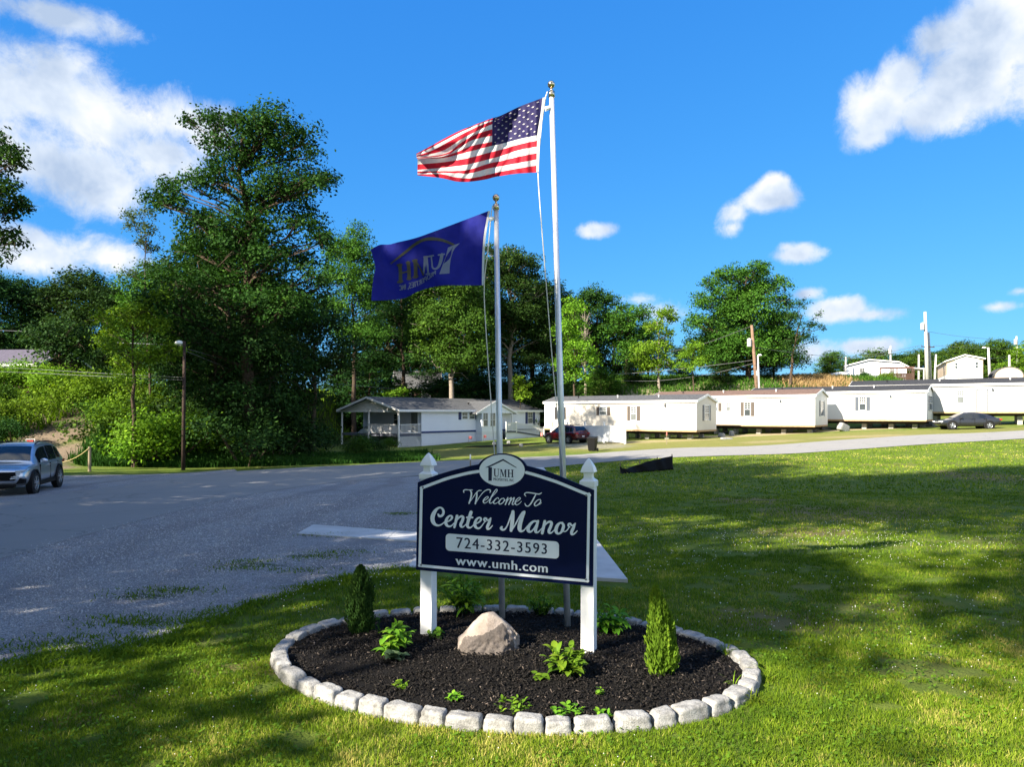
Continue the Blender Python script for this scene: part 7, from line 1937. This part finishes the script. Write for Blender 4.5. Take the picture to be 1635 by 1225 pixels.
# ================================================================ cars
def car(name, label, loc, rz, paint, kind, group=None):
    t = thing(name, label, 'car', loc, rz, group)
    suv = kind == 'suv'
    Lh = 2.25 if suv else 2.42
    if suv:
        st_ = [(-2.25, .45, .92, .70), (-2.17, .36, 1.02, .83), (-1.95, .31, 1.07, .90), (-1.3, .28, 1.08, .93), (-.4, .26, 1.04, .93), (.4, .26, 1.01, .93), (1.05, .27, 1.02, .92), (1.5, .28, .99, .92), (1.9, .30, .93, .89), (2.13, .34, .84, .82), (2.25, .44, .70, .68)]
        gh = [(-2.13, 1.06, .80), (-1.93, 1.40, .70), (-1.7, 1.57, .64), (-1.2, 1.645, .645), (-.5, 1.67, .65), (.1, 1.655, .64), (.4, 1.60, .625), (.8, 1.33, .69), (1.2, 1.03, .80)]
        zb_, hb = 1.0, .875; wx = (1.40, -1.30); wr = .365
    else:
        st_ = [(-2.42, .48, .88, .68), (-2.3, .38, .98, .82), (-2.0, .30, 1.0, .88), (-1.3, .24, .97, .91), (-.4, .22, .93, .91), (.5, .22, .90, .91), (1.1, .22, .90, .90), (1.6, .24, .85, .89), (2.05, .27, .77, .86), (2.3, .32, .68, .78), (2.42, .42, .58, .64)]
        gh = [(-2.05, 1.0, .78), (-1.6, 1.17, .68), (-1.1, 1.36, .60), (-.6, 1.43, .58), (0, 1.44, .58), (.35, 1.40, .58), (.8, 1.18, .66), (1.3, .91, .78)]
        zb_, hb = .90, .85; wx = (1.42, -1.42); wr = .33
    mb = MB(); vs = []
    for (x, zl, zt, hw_) in st_:
        ring = [(0, zl), (hw_*.80, zl), (hw_*.97, zl+.10), (hw_, zl+.28), (hw_*1.0, (zl+zt)/2+.05), (hw_*.985, zt-.12), (hw_*.95, zt-.03), (hw_*.84, zt), (hw_*.45, zt+.015), (0, zt+.02)]
        full = ring+[(-y, z) for y, z in ring[-2:0:-1]]
        vs += [(x, y, z) for y, z in full]
    n = 18; fs = []
    for i in range(len(st_)-1):
        for k in range(n): fs.append((i*n+k, i*n+(k+1) % n, (i+1)*n+(k+1) % n, (i+1)*n+k))
    fs += [tuple(range(n)), tuple(reversed(range((len(st_)-1)*n, len(st_)*n)))]
    mb.add(vs, fs); o = mb.build('body', M[paint], t, smooth=True); s = o.modifiers.new('smooth', 'SUBSURF'); s.levels = s.render_levels = 2
    # cabin
    gx_a = np.array([g[0] for g in gh]); gz_a = np.array([g[1] for g in gh]); gw_a = np.array([g[2] for g in gh])
    xs2 = np.linspace(gx_a[0], gx_a[-1], 40); zt_ = np.interp(xs2, gx_a, gz_a); wt_ = np.interp(xs2, gx_a, gw_a)
    ker = np.array([.25, .5, .25])
    for _ in range(3): zt_[1:-1] = np.convolve(zt_, ker, 'valid'); wt_[1:-1] = np.convolve(wt_, ker, 'valid')
    mb = MB(); vs = []
    for x, z, w in zip(xs2, zt_, wt_):
        w2 = hb
        ring = [(w2, zb_-.05), (w+.02, z-.05), (w-.05, z-.005), (w*.5, z+.02), (0, z+.028)]
        full = ring+[(-y, q) for y, q in ring[-2::-1]]; vs += [(x, y, q) for y, q in full]
    n = 9; fs = []
    for i in range(39):
        for k in range(n-1): fs.append((i*n+k, i*n+k+1, (i+1)*n+k+1, (i+1)*n+k))
    fs += [tuple(range(n)), tuple(reversed(range(39*n, 40*n)))]
    mb.add(vs, fs); mb.build('cabin', M[paint], t, smooth=True)
    def side(x, tt_, s_, d=.012):
        z = np.interp(x, xs2, zt_); w = np.interp(x, xs2, wt_)
        a0 = np.array([hb, zb_-.05]); a1 = np.array([w+.02, z-.05]); q = a0+(a1-a0)*tt_
        return (x, s_*(q[0]+d), q[1]+d*.3)
    def side_glass(xa, xb, ta=.16, tb=.90, xs_top=None):
        for s_ in (1, -1):
            mb = MB(); vs = []; k = 12
            for i in range(k+1):
                x = xa+(xb-xa)*i/k
                vs += [side(x, ta, s_), side(x+(0 if xs_top is None else xs_top), tb, s_)]
            mb.add(vs, [(2*i, 2*i+1, 2*i+3, 2*i+2) for i in range(k)]); mb.build('side_window', M['carglass'], t, smooth=True)
    if suv: side_glass(-.28, .74, .14, .88); side_glass(-1.25, -.36, .14, .90); side_glass(-1.80, -1.33, .2, .88)
    else: side_glass(-.2, .85, .12, .86); side_glass(-1.2, -.28, .12, .86)
    def topglass(name, xa, xb, m='carglass'):
        mb = MB(); vs = []; k = 10; j = 8
        for i in range(k+1):
            x = xa+(xb-xa)*i/k; z = np.interp(x, xs2, zt_); w = np.interp(x, xs2, wt_)
            for q in np.linspace(-1, 1, j+1): vs.append((x+.012*np.sign(xb-xa)*0, q*(w-.07), z+.036+.0*q-.022*q*q))
        mb.add(vs, [(i*(j+1)+q, i*(j+1)+q+1, (i+1)*(j+1)+q+1, (i+1)*(j+1)+q) for i in range(k) for q in range(j)]); mb.build(name, M[m], t, smooth=True)
    topglass('windshield', gx_a[-1]-.10, .46 if suv else .48); topglass('rear_window', gx_a[0]+.06, -1.72 if suv else -1.15)
    for x in wx:
        for s_ in (1, -1):
            y = s_*(.80 if suv else .79)
            mb = MB(); mb.lathe([(wr+.085, 0), (wr+.085, .165*s_), (wr+.02, .172*s_), (wr+.02, 0)] if s_ > 0 else [(wr+.02, 0), (wr+.02, .172*s_), (wr+.085, .165*s_), (wr+.085, 0)], 28, (x, y, wr+.02), axis='y'); mb.build('wheel_arch', M['black'] if suv else M['dark'], t)
            wt2 = bpy.data.objects.new('wheel', None); COL.objects.link(wt2); wt2.parent = t; wt2.location = (x, y, wr)
            mb = MB(); mb.lathe([(wr*.62, -.11), (wr*.95, -.11), (wr, -.07), (wr, .07), (wr*.95, .11), (wr*.62, .11)], 28, (0, s_*.06, 0), axis='y'); mb.build('tyre', M['dark'], wt2, smooth=False)
            mb = MB(); mb.lathe([(wr*.60, .07), (wr*.66, .105), (wr*.66, .115), (wr*.58, .10), (wr*.55, .07)] if s_ > 0 else [(wr*.55, -.07), (wr*.58, -.10), (wr*.66, -.115), (wr*.66, -.105), (wr*.60, -.07)], 24, (0, s_*.06, 0), axis='y')
            for k in range(5):
                a0 = 2*math.pi*k/5+.3
                for dd2 in (-.16, .16):
                    mb.bar((0, s_*.165, 0), (wr*.6*math.cos(a0+dd2), s_*.155, wr*.6*math.sin(a0+dd2)), .05, .03)
            mb.lathe([(.06, .165*s_), (.055, .18*s_)] if s_ > 0 else [(.055, .18*s_), (.06, .165*s_)], 12, (0, 0, 0), axis='y')
            mb.build('rim', M['rim'], wt2)
    bk = .002
    if suv:
        mb = MB(); mb.prism([(-.58, .52), (.58, .52), (.66, .60), (.60, .80), (-.60, .80), (-.66, .60)], 'x', 2.17, 2.262)
        for k in range(5): mb.box(2.262, 2.274, -.56, .56, .55+.05*k, .57+.05*k)
        mb.build('grille', M['black'], t)
        for s_ in (1, -1):
            mb = MB()
            for k in range(4): mb.prism([(s_*(.47+.02*k), .57+.055*k), (s_*(.66+.03*k), .59+.06*k), (s_*(.665+.03*k), .625+.06*k), (s_*(.48+.02*k), .605+.055*k)], 'x', 2.20-.02*k, 2.285-.02*k)
            mb.build('headlight', M['headlamp'], t)
            mb = MB(); mb.prism([(s_*.58, .80), (s_*.86, .83), (s_*.88, .87), (s_*.60, .85)], 'x', 1.98, 2.19); mb.build('running_light', M['headlamp'], t)
            mb = MB(); mb.prism([(s_*.60, .40), (s_*.84, .42), (s_*.86, .56), (s_*.72, .60)], 'x', 2.0, 2.20); mb.build('fog_lamp', M['black'], t)
            mb = MB(); mb.prism([(s_*.55, .88), (s_*.86, .86), (s_*.88, .98), (s_*.60, 1.0)], 'x', -2.26, -2.05); mb.build('tail_light', M['tail'], t)
        mb = MB(); mb.box(2.12, 2.27, -.60, .60, .30, .40); mb.build('bumper', M['black'], t, .02); mb = MB(); mb.box(-2.28, -2.1, -.72, .72, .34, .52); mb.build('bumper', M['black'], t, .02)
        for s_ in (1, -1): mb = MB(); mb.box(-.95, 1.0, s_*.925-.02, s_*.925+.02, .25, .40); mb.build('sill_cladding', M['black'], t, .01); mb = MB(); mb.tube([(-1.6, s_*.62, 1.64), (-1.0, s_*.63, 1.70), (.0, s_*.63, 1.71), (.35, s_*.62, 1.64)], .022, 6); mb.build('roof_rail', M['black'], t)
    else:
        mb = MB(); mb.box(2.33, 2.43, -.5, .5, .40, .56); mb.build('grille', M['black'], t, .02)
        for s_ in (1, -1):
            mb = MB(); mb.prism([(s_*.52, .60), (s_*.80, .62), (s_*.82, .70), (s_*.55, .68)], 'x', 2.1, 2.40); mb.build('headlight', M['headlamp'], t)
            mb = MB(); mb.prism([(s_*.5, .80), (s_*.80, .78), (s_*.82, .90), (s_*.55, .92)], 'x', -2.43, -2.2); mb.build('tail_light', M['tail'], t)
        mb = MB(); mb.box(-2.44, -2.3, -.7, .7, .36, .50); mb.build('bumper', M['black'], t, .02)
    mb = MB(); xx2 = -2.285 if suv else -2.45; mb.box(xx2-.01, xx2, -.16, .16, .62, .74); mb.build('number_plate', M['plate'], t)
    for s_ in (1, -1):
        mb = MB(); c = Vector((.72, s_*(hb+.13), zb_+.08))
        bm = bmesh.new(); bmesh.ops.create_icosphere(bm, subdivisions=2, radius=1)
        for v_ in bm.verts: v_.co = c+Vector((v_.co.x*.09, v_.co.y*.13, v_.co.z*.085))
        me = bpy.data.meshes.new('mirror'); bm.to_mesh(me); bm.free(); link('mirror', me, M[paint], t, True)
        for xh in (-.12, -1.05):
            mb = MB(); mb.box(xh-.11, xh+.11, s_*.93-.012, s_*.93+.022*s_+.012, .885, .915); mb.build('door_handle', M[paint], t)
        mb = MB()
        for xh in (.82, -.30, -1.2): mb.box(xh-.006, xh+.006, min(s_*.90, s_*.936), max(s_*.90, s_*.936), .42, .96)
        mb.build('door_seam', M['dark'], t)
    return t
hd_ = rad(-72); hv_ = np.array([math.cos(hd_), math.sin(hd_)]); lv = np.array([-math.sin(hd_), math.cos(hd_)])
wpos = np.array([(53.5-CX)/F*24, 24.0])                        # its front wheel on our side
cpos = wpos-hv_*1.40-lv*.88
car('parked_car', 'silver parked compact SUV cut by the picture edge, on the gravel shoulder', (cpos[0], cpos[1], gz(*cpos)+.03), hd_, 'silver', 'suv')
q = np.array([(904-CX)/F*66, 66.0]); car('parked_car', 'dark red parked SUV seen from behind beside the ramp', (q[0], q[1], gz(*q)), rad(128), 'redcar', 'suv')
q = np.array([(1543-CX)/F*67, 67.0]); q = np.array([(1543-CX)/F*61.5, 61.5]); car('parked_car', 'dark grey sedan parked in front of the light grey mobile home', (q[0], q[1], gz(*q)), rad(168), 'greycar', 'sedan')
